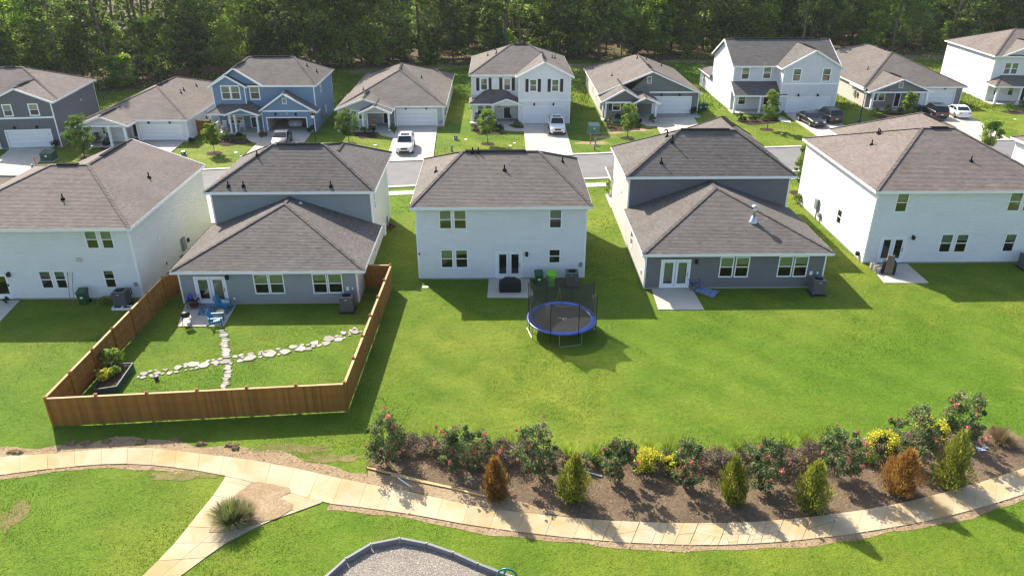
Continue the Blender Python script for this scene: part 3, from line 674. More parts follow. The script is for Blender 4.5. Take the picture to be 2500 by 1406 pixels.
    def hip(s, x0, x1, y0, y1, z, r0, r1, rz, drop=()):
        a, b, c, d = (x0, y0, z), (x1, y0, z), (x1, y1, z), (x0, y1, z); R0 = (*r0, rz); R1 = (*r1, rz)
        if abs(r1[0] - r0[0]) >= abs(r1[1] - r0[1]):   # ridge along x: r0 left, r1 right
            pl = {'f': [a, b, R1, R0], 'r': [b, c, R1], 'b': [c, d, R0, R1], 'l': [d, a, R0]}
            ends = {'l': (a, d, R0), 'r': (b, c, R1)}; hips = {'l': ((a, R0), (d, R0)), 'r': ((b, R1), (c, R1))}
        else:                                           # ridge along y: r0 near, r1 far
            pl = {'f': [a, b, R0], 'r': [b, c, R1, R0], 'b': [c, d, R1], 'l': [d, a, R0, R1]}
            ends = {'f': (a, b, R0), 'b': (d, c, R1)}; hips = {'f': ((a, R0), (b, R0)), 'b': ((d, R1), (c, R1))}
        flat_end = lambda k, p, q, R: abs(p[0] - R[0]) < .02 if k in 'lr' else abs(p[1] - R[1]) < .02
        eaves = {'f': (a, b), 'r': (b, c), 'b': (c, d), 'l': (d, a)}
        for k, p in pl.items():
            if k in drop: continue
            if k in ends and flat_end(k, *ends[k]): continue
            s.plane(p); s.fascia.append(eaves[k])
        for k, (p, q, R) in ends.items():
            gable = flat_end(k, p, q, R)
            if k in drop: continue
            if gable: s.fascia.append((p, R)); s.fascia.append((q, R))
            else: s.caps += list(hips[k])
        s.caps.append((R0, R1))
    def finish(s, ridge_vents=(), pipes=()):
        deck = MB(); sh = MB(); R = s.root
        for P in s.planes:
            n = len(P); low = [p - Vector((0, 0, 0.14)) for p in P]
            deck.faces(P + low, [tuple(range(n)), tuple(range(2 * n - 1, n - 1, -1))] + [(k, n + k, n + (k + 1) % n, (k + 1) % n) for k in range(n)])
            shingle_plane(P, sh, 0.155 if not s.far else 0.2, (0.24, 0.42) if not s.far else (0.4, 0.7), 0.012 if not s.far else 0.012)
        s.roof = s.part(deck, 'roof', 'deck_wood')
        tag(s.part(sh, 'shingles', s.shingle, s.roof), kind='stuff')
        for a, b in s.fascia:
            a, b = Vector(s.L(a)), Vector(s.L(b)); mb = MB(); d = Vector((0, 0, -0.10)); mb.bar(a + d, b + d, 0.05 if abs(a.z - b.z) < 1e-3 else 0.12, 0.20); s.part(mb, 'fascia', 'white_trim')
        for a, b in s.caps:
            a, b = Vector(s.L(a)), Vector(s.L(b)); L = (b - a).length
            if L < 0.1: continue
            mb = MB(); m = max(1, int(L / 0.2)); d = Vector((0, 0, 0.02))
            for k in range(m):
                p = a.lerp(b, k / m); q = a.lerp(b, min(1.0, (k + 1.25) / m)); mb.bar(p + d + Vector((0, 0, 0.030)), q + d, RIDGE_W, 0.02, tone=float(np.clip(rngH.normal(.45, .2), 0, 1)))
            tag(s.part(mb, 'ridge_cap', s.shingle, s.roof), kind='stuff')
        for a, b in ridge_vents:
            a, b = Vector(s.L(a)), Vector(s.L(b)); mb = MB(); d = Vector((0, 0, 0.075)); mb.bar(a + d, b + d, 0.34, 0.07); s.part(mb, 'ridge_vent', 'vent_black', s.roof)
        for p in pipes: s.pipe(p)
        return s
    def roof_z(s, x, y):
        best = None
        for P in s.planes:
            n = (P[1] - P[0]).cross(P[2] - P[0])
            if n.z < 1e-6: continue
            if all((P[(k + 1) % len(P)].x - P[k].x) * (y - P[k].y) - (P[(k + 1) % len(P)].y - P[k].y) * (x - P[k].x) >= -1e-6 for k in range(len(P))):
                z = P[0].z - (n.x * (x - P[0].x) + n.y * (y - P[0].y)) / n.z; best = z if best is None else max(best, z)
        return best
    def on_roof(s, px, py):
        """where the sight line of a photo point meets this roof (house not turned)"""
        d = _ray(px, py); best = None
        for P in s.planes:
            n = (P[1] - P[0]).cross(P[2] - P[0]); o = Vector((-s.ox, -s.oy, CAM_H)); dv = Vector(d)
            if abs(n.dot(dv)) < 1e-9: continue
            t = n.dot(P[0] - o) / n.dot(dv); q = o + dv * t
            if t > 0 and all((P[(k + 1) % len(P)].x - P[k].x) * (q.y - P[k].y) - (P[(k + 1) % len(P)].y - P[k].y) * (q.x - P[k].x) >= -1e-6 for k in range(len(P))):
                if best is None or t < best[0]: best = (t, q)
        return None if best is None else best[1]
    def pipe(s, px, h=0.42, r=0.05, gooseneck=False, mat='vent_black'):
        q = s.on_roof(*px)
        if q is None: return
        mb = MB(); mb.lathe([(0.17, -0.06), (0.15, 0.07), (r * 1.3, 0.14)], tuple(q), 8)
        if gooseneck: mb.tube([q, q + Vector((0, 0, h)), q + Vector((-0.07, 0, h + 0.12)), q + Vector((-0.18, 0, h + 0.14)), q + Vector((-0.26, 0, h + 0.03))], r * 1.1, 7)
        else: mb.tube([q - Vector((0, 0, 0.05)), q + Vector((0, 0, h))], r, 8)
        s.part(mb, 'vent_pipe', mat, s.roof)
    def slab(s, x0, x1, y0, y1, name='foundation', mat='foundation', z1=0.14):
        a = s.L((x0, y0)); b = s.L((x1, y1)); mb = MB(); mb.box(a[0], b[0], a[1], b[1], -0.2, z1); s.part(mb, name, mat)
    def post(s, x, y, z0, z1, w=0.2):
        a = s.L((x, y)); mb = MB(); mb.box(a[0] - w / 2, a[0] + w / 2, a[1] - w / 2, a[1] + w / 2, z0, z1)
        mb.box(a[0] - w * .7, a[0] + w * .7, a[1] - w * .7, a[1] + w * .7, z0, z0 + 0.18); mb.box(a[0] - w * .7, a[0] + w * .7, a[1] - w * .7, a[1] + w * .7, z1 - 0.14, z1 - 0.002); s.part(mb, 'porch_post', 'white_trim')
    def beam(s, a, b, z, h=0.22, w=0.16):
        a = s.L(a); b = s.L(b); mb = MB(); mb.bar((a[0], a[1], z), (b[0], b[1], z), w, h); s.part(mb, 'porch_beam', 'white_trim')
    def band(s, W, u0, u1, z, h=0.2):
        mb = MB(); s.bar_on(mb, W, u0, u1, z - h / 2, z + h / 2, 0.003, 0.045); s.part(mb, 'band_board', 'white_trim')
    def shutter(s, W, u0, u1, z0, z1):
        mb = MB(); s.bar_on(mb, W, u0, u1, z0, z1, 0.004, 0.035); k = z0 + 0.1
        while k < z1 - 0.1: s.bar_on(mb, W, u0 + 0.05, u1 - 0.05, k, k + 0.05, 0.035, 0.05); k += 0.085
        s.part(mb, 'shutter', 'shutter_black')
    def gable_vent(s, W, u, z, w=0.5, h=0.65):
        mb = MB(); s.frame(mb, W, u - w / 2, u + w / 2, z - h / 2, z + h / 2, 0.07, 0.003, 0.05); k = z - h / 2 + 0.08
        while k < z + h / 2 - 0.1: s.bar_on(mb, W, u - w / 2 + 0.07, u + w / 2 - 0.07, k, k + 0.04, 0.003, 0.03); k += 0.07
        s.part(mb, 'gable_vent', 'white_trim')

def ops_px(Z, Y, X0, items):
    """openings on a wall in the plane y=Y measured in the photo: (x0,y0,x1,y1,kind[,opt]) -> (u0,u1,z0,z1,kind,opt)"""
    out = []
    for it in items:
        ax, az = PY(*Z(it[0], (it[1] + it[3]) / 2), Y); bx, _ = PY(*Z(it[2], (it[1] + it[3]) / 2), Y)
        cx = (it[0] + it[2]) / 2; _, z1 = PY(*Z(cx, it[1]), Y); _, z0 = PY(*Z(cx, it[3]), Y)
        k = it[4]
        if k in ('french', 'glassdoor', 'door', 'garage'): z0 = 0.10
        out.append((ax - X0, bx - X0, z0, z1, k, it[5] if len(it) > 5 else {}))
    return out
def fp(*p): EXCL.append(np.array(p))
def rectfp(x0, x1, y0, y1): fp((x0, y0), (x1, y0), (x1, y1), (x0, y1))

# ---------------------------------------------------------------- near row (backs to the camera)
# centre white two-storey
x0, x1, y0, y1, ze = -6.0, 6.2, 50.15, 61.3, 5.75
H = House('two_storey_house', 'white two-storey house behind the trampoline, at the middle of the near row', 0, y0, shingle='shingle_taupe')
o = ops_px(Z7, y0, x0, [(322, 605, 432, 772, 'win'), (447, 605, 560, 772, 'win'), (1268, 598, 1378, 765, 'win'), (338, 945, 445, 1105, 'win'), (463, 945, 572, 1105, 'win', {'blind': .3}), (1262, 940, 1365, 1065, 'win', {'blind': 0}), (808, 960, 1037, 1188, 'french')])
W = H.wall((x0, y0), (x1, y0), ze, 'siding_white', o); H.wall_light(W, PY(*Z7(1075, 968), y0)[0] - x0, 2.05)
H.box_on(W, PY(*Z7(1537, 1075), y0)[0] - x0, 1.15, 0.25, 0.35, 0.1, 'disconnect_box', 'grey_metal'); H.box_on(W, PY(*Z7(1100, 1150), y0)[0] - x0, .55, 0.1, 0.16, 0.05, 'outlet', 'white_trim'); H.box_on(W, .12, 2.1, 0.1, 0.12, 0.12, 'camera_box', 'black_plastic')
H.wall((x1, y0), (x1, y1), ze, 'siding_white'); H.wall((x1, y1), (x0, y1), ze, 'siding_white'); H.wall((x0, y1), (x0, y0), ze, 'siding_white')
H.slab(x0 - .01, x1 + .01, y0 - .01, y1 + .01); rectfp(x0, x1, y0, y1)
H.hip(x0 - .35, x1 + .35, y0 - .35, y1 + .35, ze + .02, (-2.8, 55.8), (3.0, 55.8), 8.05)
H.finish([((-2.6, 55.8, 8.05), (2.0, 55.8, 8.05))], [Z7(298, 283), Z7(885, 268), Z7(612, 118), Z7(660, 118), Z7(1382, 200)])
H3 = H
# white two-storey at left
x0, x1, y0, y1, ze = -38.4, -25.05, 47.4, 61.2, 5.4
H = House('two_storey_house', 'white two-storey house at the left end of the near row, green bin at its back', -31, y0, shingle='shingle_brown')
o = ops_px(Z5, y0, x0, [(637, 678, 733, 818, 'win'), (752, 678, 845, 818, 'win'), (300, 980, 393, 1115, 'win', {'blind': .35}), (412, 980, 500, 1115, 'win', {'blind': .4}), (778, 973, 865, 1110, 'win', {'blind': .3}), (-40, 1008, 78, 1190, 'glassdoor')])
W = H.wall((x0, y0), (x1, y0), ze, 'siding_white', o); H.wall_light(W, PY(*Z5(68, 998), y0)[0] - x0, 2.0)
H.box_on(W, PY(*Z5(597, 905), y0)[0] - x0, 3.05, 0.34, 0.28, 0.12, 'vent_hood', 'siding_tan'); H.box_on(W, PY(*Z5(1015, 1075), y0)[0] - x0, 1.15, .22, .3, .1, 'disconnect_box', 'grey_metal')
W = H.wall((x1, y0), (x1, y1), ze, 'siding_white_warm')
u, z = PX(*Z5(1360, 780), x1); H.box_on(W, u - y0, z, .55, 1.0, .22, 'electric_panel', 'grey_metal'); H.box_on(W, u - y0 - .7, z - .9, .3, .5, .2, 'gas_meter', 'grey_metal'); H.box_on(W, u - y0 + 1.0, z - .1, .25, .3, .15, 'wall_tap', 'black_metal')
u, z = PX(*Z5(1185, 742), x1); H.box_on(W, u - y0, z, .18, .22, .08, 'vent_cap', 'white_trim')
u, z = PX(*Z5(1240, 925), x1); H.box_on(W, u - y0, z, .14, .2, .08, 'outlet', 'grey_metal')
H.wall((x1, y1), (x0, y1), ze, 'siding_white'); H.wall((x0, y1), (x0, y0), ze, 'siding_white'); H.slab(x0 - .01, x1 + .01, y0 - .01, y1 + .01); rectfp(x0, x1, y0, y1)
H.hip(x0 - .3, x1 + .3, y0 - .35, y1 + .3, ze + .02, (-33.1, 54.2), (-30.4, 54.2), 7.65, drop=('r',))
H.hip(-35.9, x1 + .3, 54.2, y1 + .3, ze + .02, (-30.4, 54.2), (-30.4, y1 + .3), 7.65, drop=('f', 'r')); zq = ze + .02
H.plane([(x1 + .3, y0 - .35, zq), (x1 + .3, y1 + .3, zq), (-30.4, y1 + .3, 7.65), (-30.4, 54.2, 7.65)]); H.fascia.append(((x1 + .3, y0 - .35, zq), (x1 + .3, y1 + .3, zq))); H.caps.append(((x1 + .3, y0 - .35, zq), (-30.4, 54.2, 7.65)))
H.finish([((-32.6, 54.2, 7.65), (-31.1, 54.2, 7.65)), ((-30.4, 56.3, 7.65), (-30.4, 60.2, 7.65))], [Z5(470, 450), Z5(1112, 288)])
H1 = H
# blue-grey with low rear hip
x0, x1, y0, yw, y1, zl, zu = -21.9, -9.8, 46.45, 54.4, 63.0, 2.62, 5.5
H = House('two_storey_house', 'blue-grey two-storey house with low rear wing inside the wooden fence', -16, y0, shingle='shingle_dark')
o = ops_px(Z6, y0, x0, [(228, 980, 455, 1178, 'french', {'curtain': .9}), (645, 962, 752, 1105, 'win'), (755, 962, 862, 1103, 'win'), (1064, 960, 1170, 1102, 'win'), (1174, 958, 1280, 1100, 'win')])
W = H.wall((x0, y0), (x1, y0), zl, 'siding_bluegrey', o); H.wall_light(W, PY(*Z6(455, 982), y0)[0] - x0, 2.12)
H.box_on(W, PY(*Z6(1315, 1055), y0)[0] - x0, 1.15, .2, .28, .1, 'disconnect_box', 'white_trim'); H.box_on(W, PY(*Z6(1350, 1058), y0)[0] - x0, 1.15, .12, .18, .06, 'outlet', 'white_trim'); H.box_on(W, PY(*Z6(508, 1147), y0)[0] - x0, .45, .12, .18, .05, 'outlet', 'white_trim')
W = H.wall((x1, y0), (x1, yw), zl, 'siding_sage'); u, z = PX(*Z6(1510, 790), x1); H.box_on(W, max(.3, u - y0), max(.4, z), .14, .18, .06, 'outlet', 'grey_metal')
H.wall((x0, yw), (x0, y0), zl, 'siding_sage')
H.wall((x0, yw), (x1, yw), zu, 'siding_bluegrey', z0=2.0)
u, z = PX(*Z6(1505, 440), x1); wn = [(max(.35, u - yw - .35), max(.35, u - yw - .35) + .75, z - .65, z + .65, 'win')]
W = H.wall((x1, yw), (x1, y1), zu, 'siding_sage', wn); u, z = PX(*Z6(1570, 645), x1); H.box_on(W, u - yw, z, .5, .95, .2, 'electric_panel', 'white_trim'); u, z = PX(*Z6(1592, 575), x1); H.box_on(W, u - yw, z, .25, .6, .15, 'gas_meter', 'grey_metal')
H.wall((x1, y1), (x0, y1), zu, 'siding_bluegrey'); H.wall((x0, y1), (x0, yw), zu, 'siding_sage'); H.slab(x0 - .01, x1 + .01, y0 - .01, y1 + .01); rectfp(x0, x1, y0, y1)
H.hip(x0 - .38, x1 + .62, y0 - .35, yw - .002, zl + .02, (-15.95, 52.9), (-15.95, yw - .002), 5.0, drop=('b',))
H.hip(x0 - .35, x1 + .35, yw - .35, y1 + .35, zu + .02, (-18.0, 58.6), (-13.9, 58.6), 7.9, drop=('r',)); zq = zu + .02; zr = zq + (x1 + .35 + 12.9) * (7.9 - zq) / (x1 + .35 + 13.9)
H.hip(-16.4, x1 + .35, 58.6, 64.6, zq, (-12.9, 58.6), (-12.9, 61.0), zr, drop=('f', 'r')); H.plane([(x1 + .35, yw - .35, zq), (x1 + .35, 64.6, zq), (-12.9, 61.0, zr), (-13.9, 58.6, 7.9)])
H.fascia.append(((x1 + .35, yw - .35, zq), (x1 + .35, 64.6, zq))); H.caps += [((x1 + .35, yw - .35, zq), (-13.9, 58.6, 7.9)), ((-13.9, 58.6, 7.9), (-12.9, 61.0, zr))]
H.finish([((-17.6, 58.6, 7.9), (-14.2, 58.6, 7.9))], [Z6(462, 338), Z6(570, 338), Z6(1195, 338), Z6(668, 118)])
H.pipe(Z6(978, 460), 0.12, 0.09, mat='galvanised')
H2 = H
# charcoal with low rear hip
x0, x1, y0, yw, y1, zl, zu = 10.3, 23.15, 48.3, 57.0, 65.0, 2.85, 5.68
H = House('two_storey_house', 'charcoal two-storey house with low rear wing and shiny flue pipe', 16.7, y0, shingle='shingle_dark')
o = ops_px(Z8, y0, x0, [(370, 993, 574, 1192, 'french', {'curtain': .45}), (777, 975, 873, 1115, 'win'), (883, 975, 980, 1115, 'win'), (1178, 970, 1278, 1112, 'win'), (1286, 970, 1383, 1112, 'win')])
W = H.wall((x0, y0), (x1, y0), zl, 'siding_charcoal', o); H.wall_light(W, PY(*Z8(618, 995), y0)[0] - x0, 2.2)
H.box_on(W, PY(*Z8(1405, 1075), y0)[0] - x0, 1.2, .2, .28, .1, 'disconnect_box', 'white_trim'); H.box_on(W, PY(*Z8(1450, 1080), y0)[0] - x0, 1.2, .12, .18, .06, 'outlet', 'white_trim')
W = H.wall((x0, yw), (x0, y0), zl, 'siding_greige', [(PX(*Z8(178, 835), x0)[0] * -1 + yw - .45, PX(*Z8(178, 835), x0)[0] * -1 + yw + .45, .9, 2.2, 'win')])
H.box_on(W, yw - PX(*Z8(243, 1080), x0)[0], .9, .14, .3, .1, 'tap_box', 'white_trim')
H.wall((x1, y0), (x1, yw), zl, 'siding_greige'); H.wall((x0, yw), (x1, yw), zu, 'siding_charcoal', z0=2.2)
W = H.wall((x0, y1), (x0, yw), zu, 'siding_greige'); H.box_on(W, y1 - PX(*Z8(108, 530), x0)[0], PX(*Z8(108, 530), x0)[1], .14, .16, .08, 'vent_cap', 'white_trim')
H.wall((x1, yw), (x1, y1), zu, 'siding_greige'); H.wall((x1, y1), (x0, y1), zu, 'siding_charcoal'); H.slab(x0 - .01, x1 + .01, y0 - .01, y1 + .01); rectfp(x0, x1, y0, y1)
H.hip(x0 - .3, x1 + .38, y0 - .35, yw - .002, zl + .02, (16.75, 55.2), (16.75, yw - .002), 5.25, drop=('b',))
H.hip(x0 - .35, x1 + .4, yw - .35, y1 + .35, zu + .02, (14.85, 61.0), (19.5, 61.0), 8.3)
H.hip(15.6, x1 + .4, 61, 69, zu + .05, (19.7, 61), (19.7, 65.8), 8.25, drop=('f',))
H.wall((x1, y1), (x1, 68.6), zu, 'siding_greige'); H.wall((15.9, 68.6), (15.9, y1), zu, 'siding_greige'); rectfp(15.9, x1, y1, 68.6)
for yy in (66.2, 68.4): H.post(10.7, yy, .12, 2.6)
H.beam((10.7, 66.2), (10.7, 68.4), 2.68); H.slab(10.2, 15.9, y1, 68.7, 'porch_slab', 'drive_concrete', .12); H.hip(10.1, 16.2, y1, 68.9, 2.8, (13, y1 + .9), (13, y1 + 1.2), 3.9, drop=('b',))
H.finish([((15.0, 61.0, 8.3), (19.0, 61.0, 8.3)), ((19.7, 62.2, 8.25), (19.7, 65.5, 8.25))], [Z8(378, 332)])
H.pipe(Z8(418, 152), .45, .05, True); H.pipe(Z8(452, 190), .6, .05); H.pipe(Z8(822, 482), .15, .07, mat='black_metal')
q = H.on_roof(*Z8(1008, 738))
if q is not None:
    fl = MB(); fl.lathe([(.34, -.12), (.32, .06), (.24, .14), (.2, .42), (.15, .45)], tuple(q), 14); fo = H.part(fl, 'flue_pipe', 'galvanised', H.roof, True)
    fl = MB(); fl.lathe([(.13, .45), (.13, 1.1), (.11, 1.12)], tuple(q), 14); H.part(fl, 'flue_stack', 'galvanised', H.roof, True)
    fl = MB(); fl.lathe([(.20, 1.12), (.26, 1.16), (.26, 1.26), (.05, 1.33)], tuple(q), 14); H.part(fl, 'flue_cap', 'galvanised', H.roof, True)
H4 = H
# white two-storey at right
x0, x1, y0, y1, ze = 28.05, 41.6, 52.45, 66.6, 5.95
H = House('two_storey_house', 'white two-storey house at the right end of the near row, covered grill at its back', 34.8, y0, shingle='shingle_brown')
o = ops_px(Z9, y0, x0, [(708, 628, 803, 775, 'win', {'blind': .45}), (1568, 620, 1668, 768, 'win'), (1685, 620, 1782, 768, 'win'), (1043, 940, 1138, 1082, 'win'), (1160, 940, 1255, 1082, 'win'), (1530, 938, 1620, 1078, 'win', {'blind': .4}), (577, 962, 772, 1162, 'french')])
W = H.wall((x0, y0), (x1, y0), ze, 'siding_white', o); H.wall_light(W, PY(*Z9(836, 972), y0)[0] - x0, 2.2); H.box_on(W, PY(*Z9(815, 1135), y0)[0] - x0, .45, .14, .2, .05, 'outlet', 'white_trim')
u, z = PX(*Z9(280, 812), x0); W = H.wall((x0, y1), (x0, y0), ze, 'siding_white', [(y1 - u - .42, y1 - u + .42, z - .65, z + .65, 'win')])
u, z = PX(*Z9(118, 712), x0); H.box_on(W, y1 - u, z, .5, .9, .25, 'electric_meter', 'grey_metal'); H.box_on(W, y1 - u, z - 1.1, .08, 1.5, .08, 'conduit', 'grey_metal'); H.box_on(W, y1 - u + .9, z - .7, .3, .35, .25, 'gas_meter', 'grey_metal'); H.box_on(W, y1 - u + .9, z - 1.3, .06, .9, .08, 'conduit', 'grey_metal')
u, z = PX(*Z9(430, 1090), x0); H.box_on(W, y1 - u, z, .25, .3, .25, 'wall_tap', 'black_metal')
H.wall((x1, y0), (x1, y1), ze, 'siding_white'); H.wall((x1, y1), (x0, y1), ze, 'siding_white'); H.slab(x0 - .01, x1 + .01, y0 - .01, y1 + .01); rectfp(x0, x1, y0, y1)
H.hip(x0 - .35, x1 + .35, y0 - .35, y1 + .35, ze + .02, (34.2, 59.5), (36.8, 59.5), 8.75)
H.hip(31.3, x1 + .35, 59.5, 70, ze + .05, (36.9, 59.5), (36.9, 64.8), 8.76, drop=('f',)); H.wall((x1, y1), (x1, 69.6), ze, 'siding_white'); H.wall((31.6, 69.6), (31.6, y1), ze, 'siding_white'); rectfp(31.6, x1, y1, 69.6)
H.finish([((34.9, 59.5, 8.75), (36.3, 59.5, 8.75)), ((36.9, 61.5, 8.74), (36.9, 64.3, 8.74))], [Z9(525, 262), Z9(585, 182), Z9(575, 172), Z9(1282, 388), Z9(1312, 212)])
H5 = H
# partly seen neighbours
H = House('one_storey_house', 'corner of a low house at the far left edge, in front of the slate house', -50, 50, shingle='shingle_brown')
H.wall((-56, 50), (-44.2, 50), 2.65, 'siding_bluegrey'); H.wall((-44.2, 50), (-44.2, 66.8), 2.65, 'siding_bluegrey'); H.wall((-44.2, 66.8), (-56, 66.8), 2.65, 'siding_bluegrey'); H.wall((-56, 66.8), (-56, 50), 2.65, 'siding_bluegrey')
H.slab(-56.01, -44.19, 49.99, 66.81); rectfp(-56, -44.2, 50, 66.8); H.hip(-56.4, -43.85, 49.6, 67.2, 2.67, (-50.1, 56), (-50.1, 61), 4.9); H.finish()
H = House('two_storey_house', 'white house cut off by the right edge beside the near row', 54, 54, shingle='shingle_brown')
H.wall((48.1, 54), (60, 54), 5.7, 'siding_white'); H.wall((60, 54), (60, 67.7), 5.7, 'siding_white'); H.wall((60, 67.7), (48.1, 67.7), 5.7, 'siding_white'); H.wall((48.1, 67.7), (48.1, 54), 5.7, 'siding_white')
H.slab(48.09, 60.01, 53.99, 67.71); rectfp(48.1, 60, 54, 67.7); H.hip(47.7, 60.4, 53.6, 68.1, 5.72, (52.5, 60.8), (55.5, 60.8), 8.2); H.finish()

# ---------------------------------------------------------------- far row (fronts to the camera)
def chair_spots(): return []
# white with black shutters
yg, ym, yb = 96.4, 98.0, 112.0
H = House('two_storey_house', 'white two-storey house with black shutters across the street, middle of the far row', 3, yg, shingle='shingle_taupe', far=True)
o = ops_px(Z3, yg, 2.5, [(606, 608, 922, 748, 'garage'), (642, 378, 708, 485, 'win', {'trim': .13}), (822, 378, 888, 485, 'win', {'trim': .13})])
W = H.wall((2.5, yg), (9.1, yg), 6.05, 'siding_white', o, apex=[(3.25, 7.85)], style='batten'); H.band(W, 0, 6.6, 3.1, .18)
for a, b in ((612, 637), (713, 738), (793, 818), (895, 920)): H.shutter(W, PY(*Z3(a, 430), yg)[0] - 2.5, PY(*Z3(b, 430), yg)[0] - 2.5, PY(*Z3(660, 485), yg)[1], PY(*Z3(660, 380), yg)[1])
for a in (683, 840): H.wall_light(W, PY(*Z3(a, 595), yg)[0] - 2.5, 2.62)
o = ops_px(Z3, ym, -3.5, [(242, 370, 305, 475, 'win', {'trim': .13}), (432, 370, 494, 475, 'win', {'trim': .13})])
W = H.wall((-3.5, ym), (2.5, ym), 6.05, 'siding_white', o, z0=3.0, style='batten')
for a, b in ((210, 235), (312, 335), (398, 423), (500, 525)): H.shutter(W, PY(*Z3(a, 430), ym)[0] + 3.5, PY(*Z3(b, 430), ym)[0] + 3.5, PY(*Z3(300, 475), ym)[1], PY(*Z3(300, 370), ym)[1])
o = ops_px(Z3, 97.6, -3.5, [(215, 590, 275, 675, 'win', {'trim': .12}), (280, 590, 340, 675, 'win', {'trim': .12})])
H.wall((-3.5, 97.6), (-.8, 97.6), 3.0, 'siding_white', o, style='batten'); H.wall((-.8, 97.6), (-.8, 99.0), 3.0, 'siding_white')
o = ops_px(Z3, 99.0, -.8, [(430, 605, 493, 725, 'door')]); W = H.wall((-.8, 99.0), (2.5, 99.0), 3.0, 'siding_white', o, style='batten', corner=(False, False)); H.wall_light(W, .8, 1.9)
H.wall((2.5, 99), (2.5, yg), 6.05, 'siding_white'); H.wall((9.1, yg), (9.1, yb), 6.05, 'siding_white'); H.wall((9.1, yb), (-3.5, yb), 6.05, 'siding_white'); H.wall((-3.5, yb), (-3.5, 97.6), 6.05, 'siding_white')
H.slab(-3.51, 9.11, yg, yb); H.slab(-3.8, 2.49, 96.5, 97.59, 'porch_slab', 'drive_concrete', .16); rectfp(-3.8, 9.1, yg, yb)
H.hip(-3.85, 9.45, ym - .35, yb + .35, 6.07, (1.6, 105), (4.1, 105), 8.7); H.hip(2.1, 9.5, yg - .3, 104, 6.05, (5.78, yg - .3), (5.78, 104), 7.95, drop=('b',))
H.hip(-3.85, 3.0, 96.5, ym + 2.6, 2.66, (-1.6, ym), (.8, ym), 4.1, drop=('b',)); H.hip(-1.1, 3.1, 96.2, ym, 2.62, (1.0, 96.2), (1.0, ym), 3.35, drop=('b',)); H.wall((-.8, 96.45), (2.8, 96.45), 2.6, 'siding_white', apex=[(1.8, 3.25)], z0=2.5, corner=(False, False), style='batten')
for x in (-.75, 2.75): H.post(x, 96.6, .16, 2.45)
H.beam((-.9, 96.6), (2.9, 96.6), 2.5)
H.finish([((2.0, 105, 8.7), (3.8, 105, 8.7)), ((5.78, 98, 7.95), (5.78, 100.5, 7.95))], [Z3(305, 190), Z3(852, 212), Z3(830, 208)]); H.pipe(Z3(375, 172), .4, .05, True)
# blue
yg, ym, yb = 92.95, 94.4, 105.0
H = House('two_storey_house', 'blue two-storey house with its garage door open, across the street', -29, yg, shingle='shingle_taupe', far=True)
o = ops_px(Z2, yg, -29.3, [(518, 698, 835, 832, 'garage', {'open': 1})])
W = H.wall((-29.3, yg), (-22.9, yg), 2.62, 'siding_blue', o, apex=[(3.0, 4.75)]); H.band(W, .1, 6.2, 2.66, .2); H.gable_vent(W, 3.0, PY(*Z2(648, 560), yg)[1], .55, .75)
for a in (582, 745): H.wall_light(W, PY(*Z2(a, 675), yg)[0] + 29.3, 2.3)
H.box_on(W, 3.1, 2.35, .14, .26, .03, 'house_number', 'white_trim')
# garage inside
H.wall((-28.9, 99.5), (-23.2, 99.5), 2.6, 'siding_tan', corner=(False, False)); H.wall((-28.9, yg), (-28.9, 99.5), 2.6, 'siding_tan', corner=(False, False)); H.wall((-23.2, 99.5), (-23.2, yg), 2.6, 'siding_tan', corner=(False, False))
gb = MB(); gb.box(-28.9 + 29, -23.2 + 29, .12, 6.5, 2.6, 2.7); H.part(gb, 'ceiling', 'white_trim')
o = ops_px(Z2, ym, -35.2, [(365, 430, 450, 550, 'win', {'trim': .14})]); W = H.wall((-35.2, ym), (-22.9, ym), 5.52, 'siding_blue', o, z0=2.4, style='batten')
o = ops_px(Z2, 93.9, -35.2, [(132, 432, 212, 550, 'win', {'trim': .13}), (211, 432, 290, 550, 'win', {'trim': .13})]); W = H.wall((-35.2, 93.9), (-31.25, 93.9), 5.45, 'siding_blue', o, z0=2.9, apex=[(1.95, 6.7)], style='batten'); H.wall((-31.25, 93.9), (-31.25, ym), 5.45, 'siding_blue', z0=2.9); H.wall((-35.2, ym), (-35.2, 93.9), 5.45, 'siding_blue', z0=2.9)
H.wall((-35.0, ym - .02), (-29.4, ym - .02), 5.5, 'siding_blue', apex=[(2.75, 7.45)], z0=5.45, corner=(False, False))
o = ops_px(Z2, 94.6, -35.2, [(188, 683, 252, 748, 'win', {'trim': .13}), (255, 683, 320, 748, 'win', {'trim': .13}), (378, 685, 432, 795, 'door', {'mat': 'door_blue'})]); H.wall((-35.2, 94.6), (-29.3, 94.6), 2.6, 'siding_blue', o)
u, z = PX(*Z2(942, 440), -22.9); W = H.wall((-22.9, yg), (-22.9, yb), 2.6, 'siding_blue', corner=(True, False)); H.box_on(W, 4.2, 1.4, .5, .9, .2, 'electric_panel', 'grey_metal'); H.box_on(W, 6.4, 1.5, .4, 1.1, .15, 'shut_off_panel', 'white_trim'); H.box_on(W, 4.9, .9, .3, .5, .2, 'gas_meter', 'grey_metal')
H.wall((-22.9, ym), (-22.9, yb), 5.52, 'siding_blue', [(u - ym - .4, u - ym + .4, z - .7, z + .7, 'win')], z0=2.6); H.wall((-22.9, yb), (-35.2, yb), 5.52, 'siding_blue'); H.wall((-35.2, yb), (-35.2, ym), 5.52, 'siding_blue')
H.slab(-35.21, -22.89, yg, yb); H.slab(-35.6, -29.31, 92.0, 94.59, 'porch_slab', 'drive_concrete', .16); rectfp(-35.7, -22.9, 92, yb)
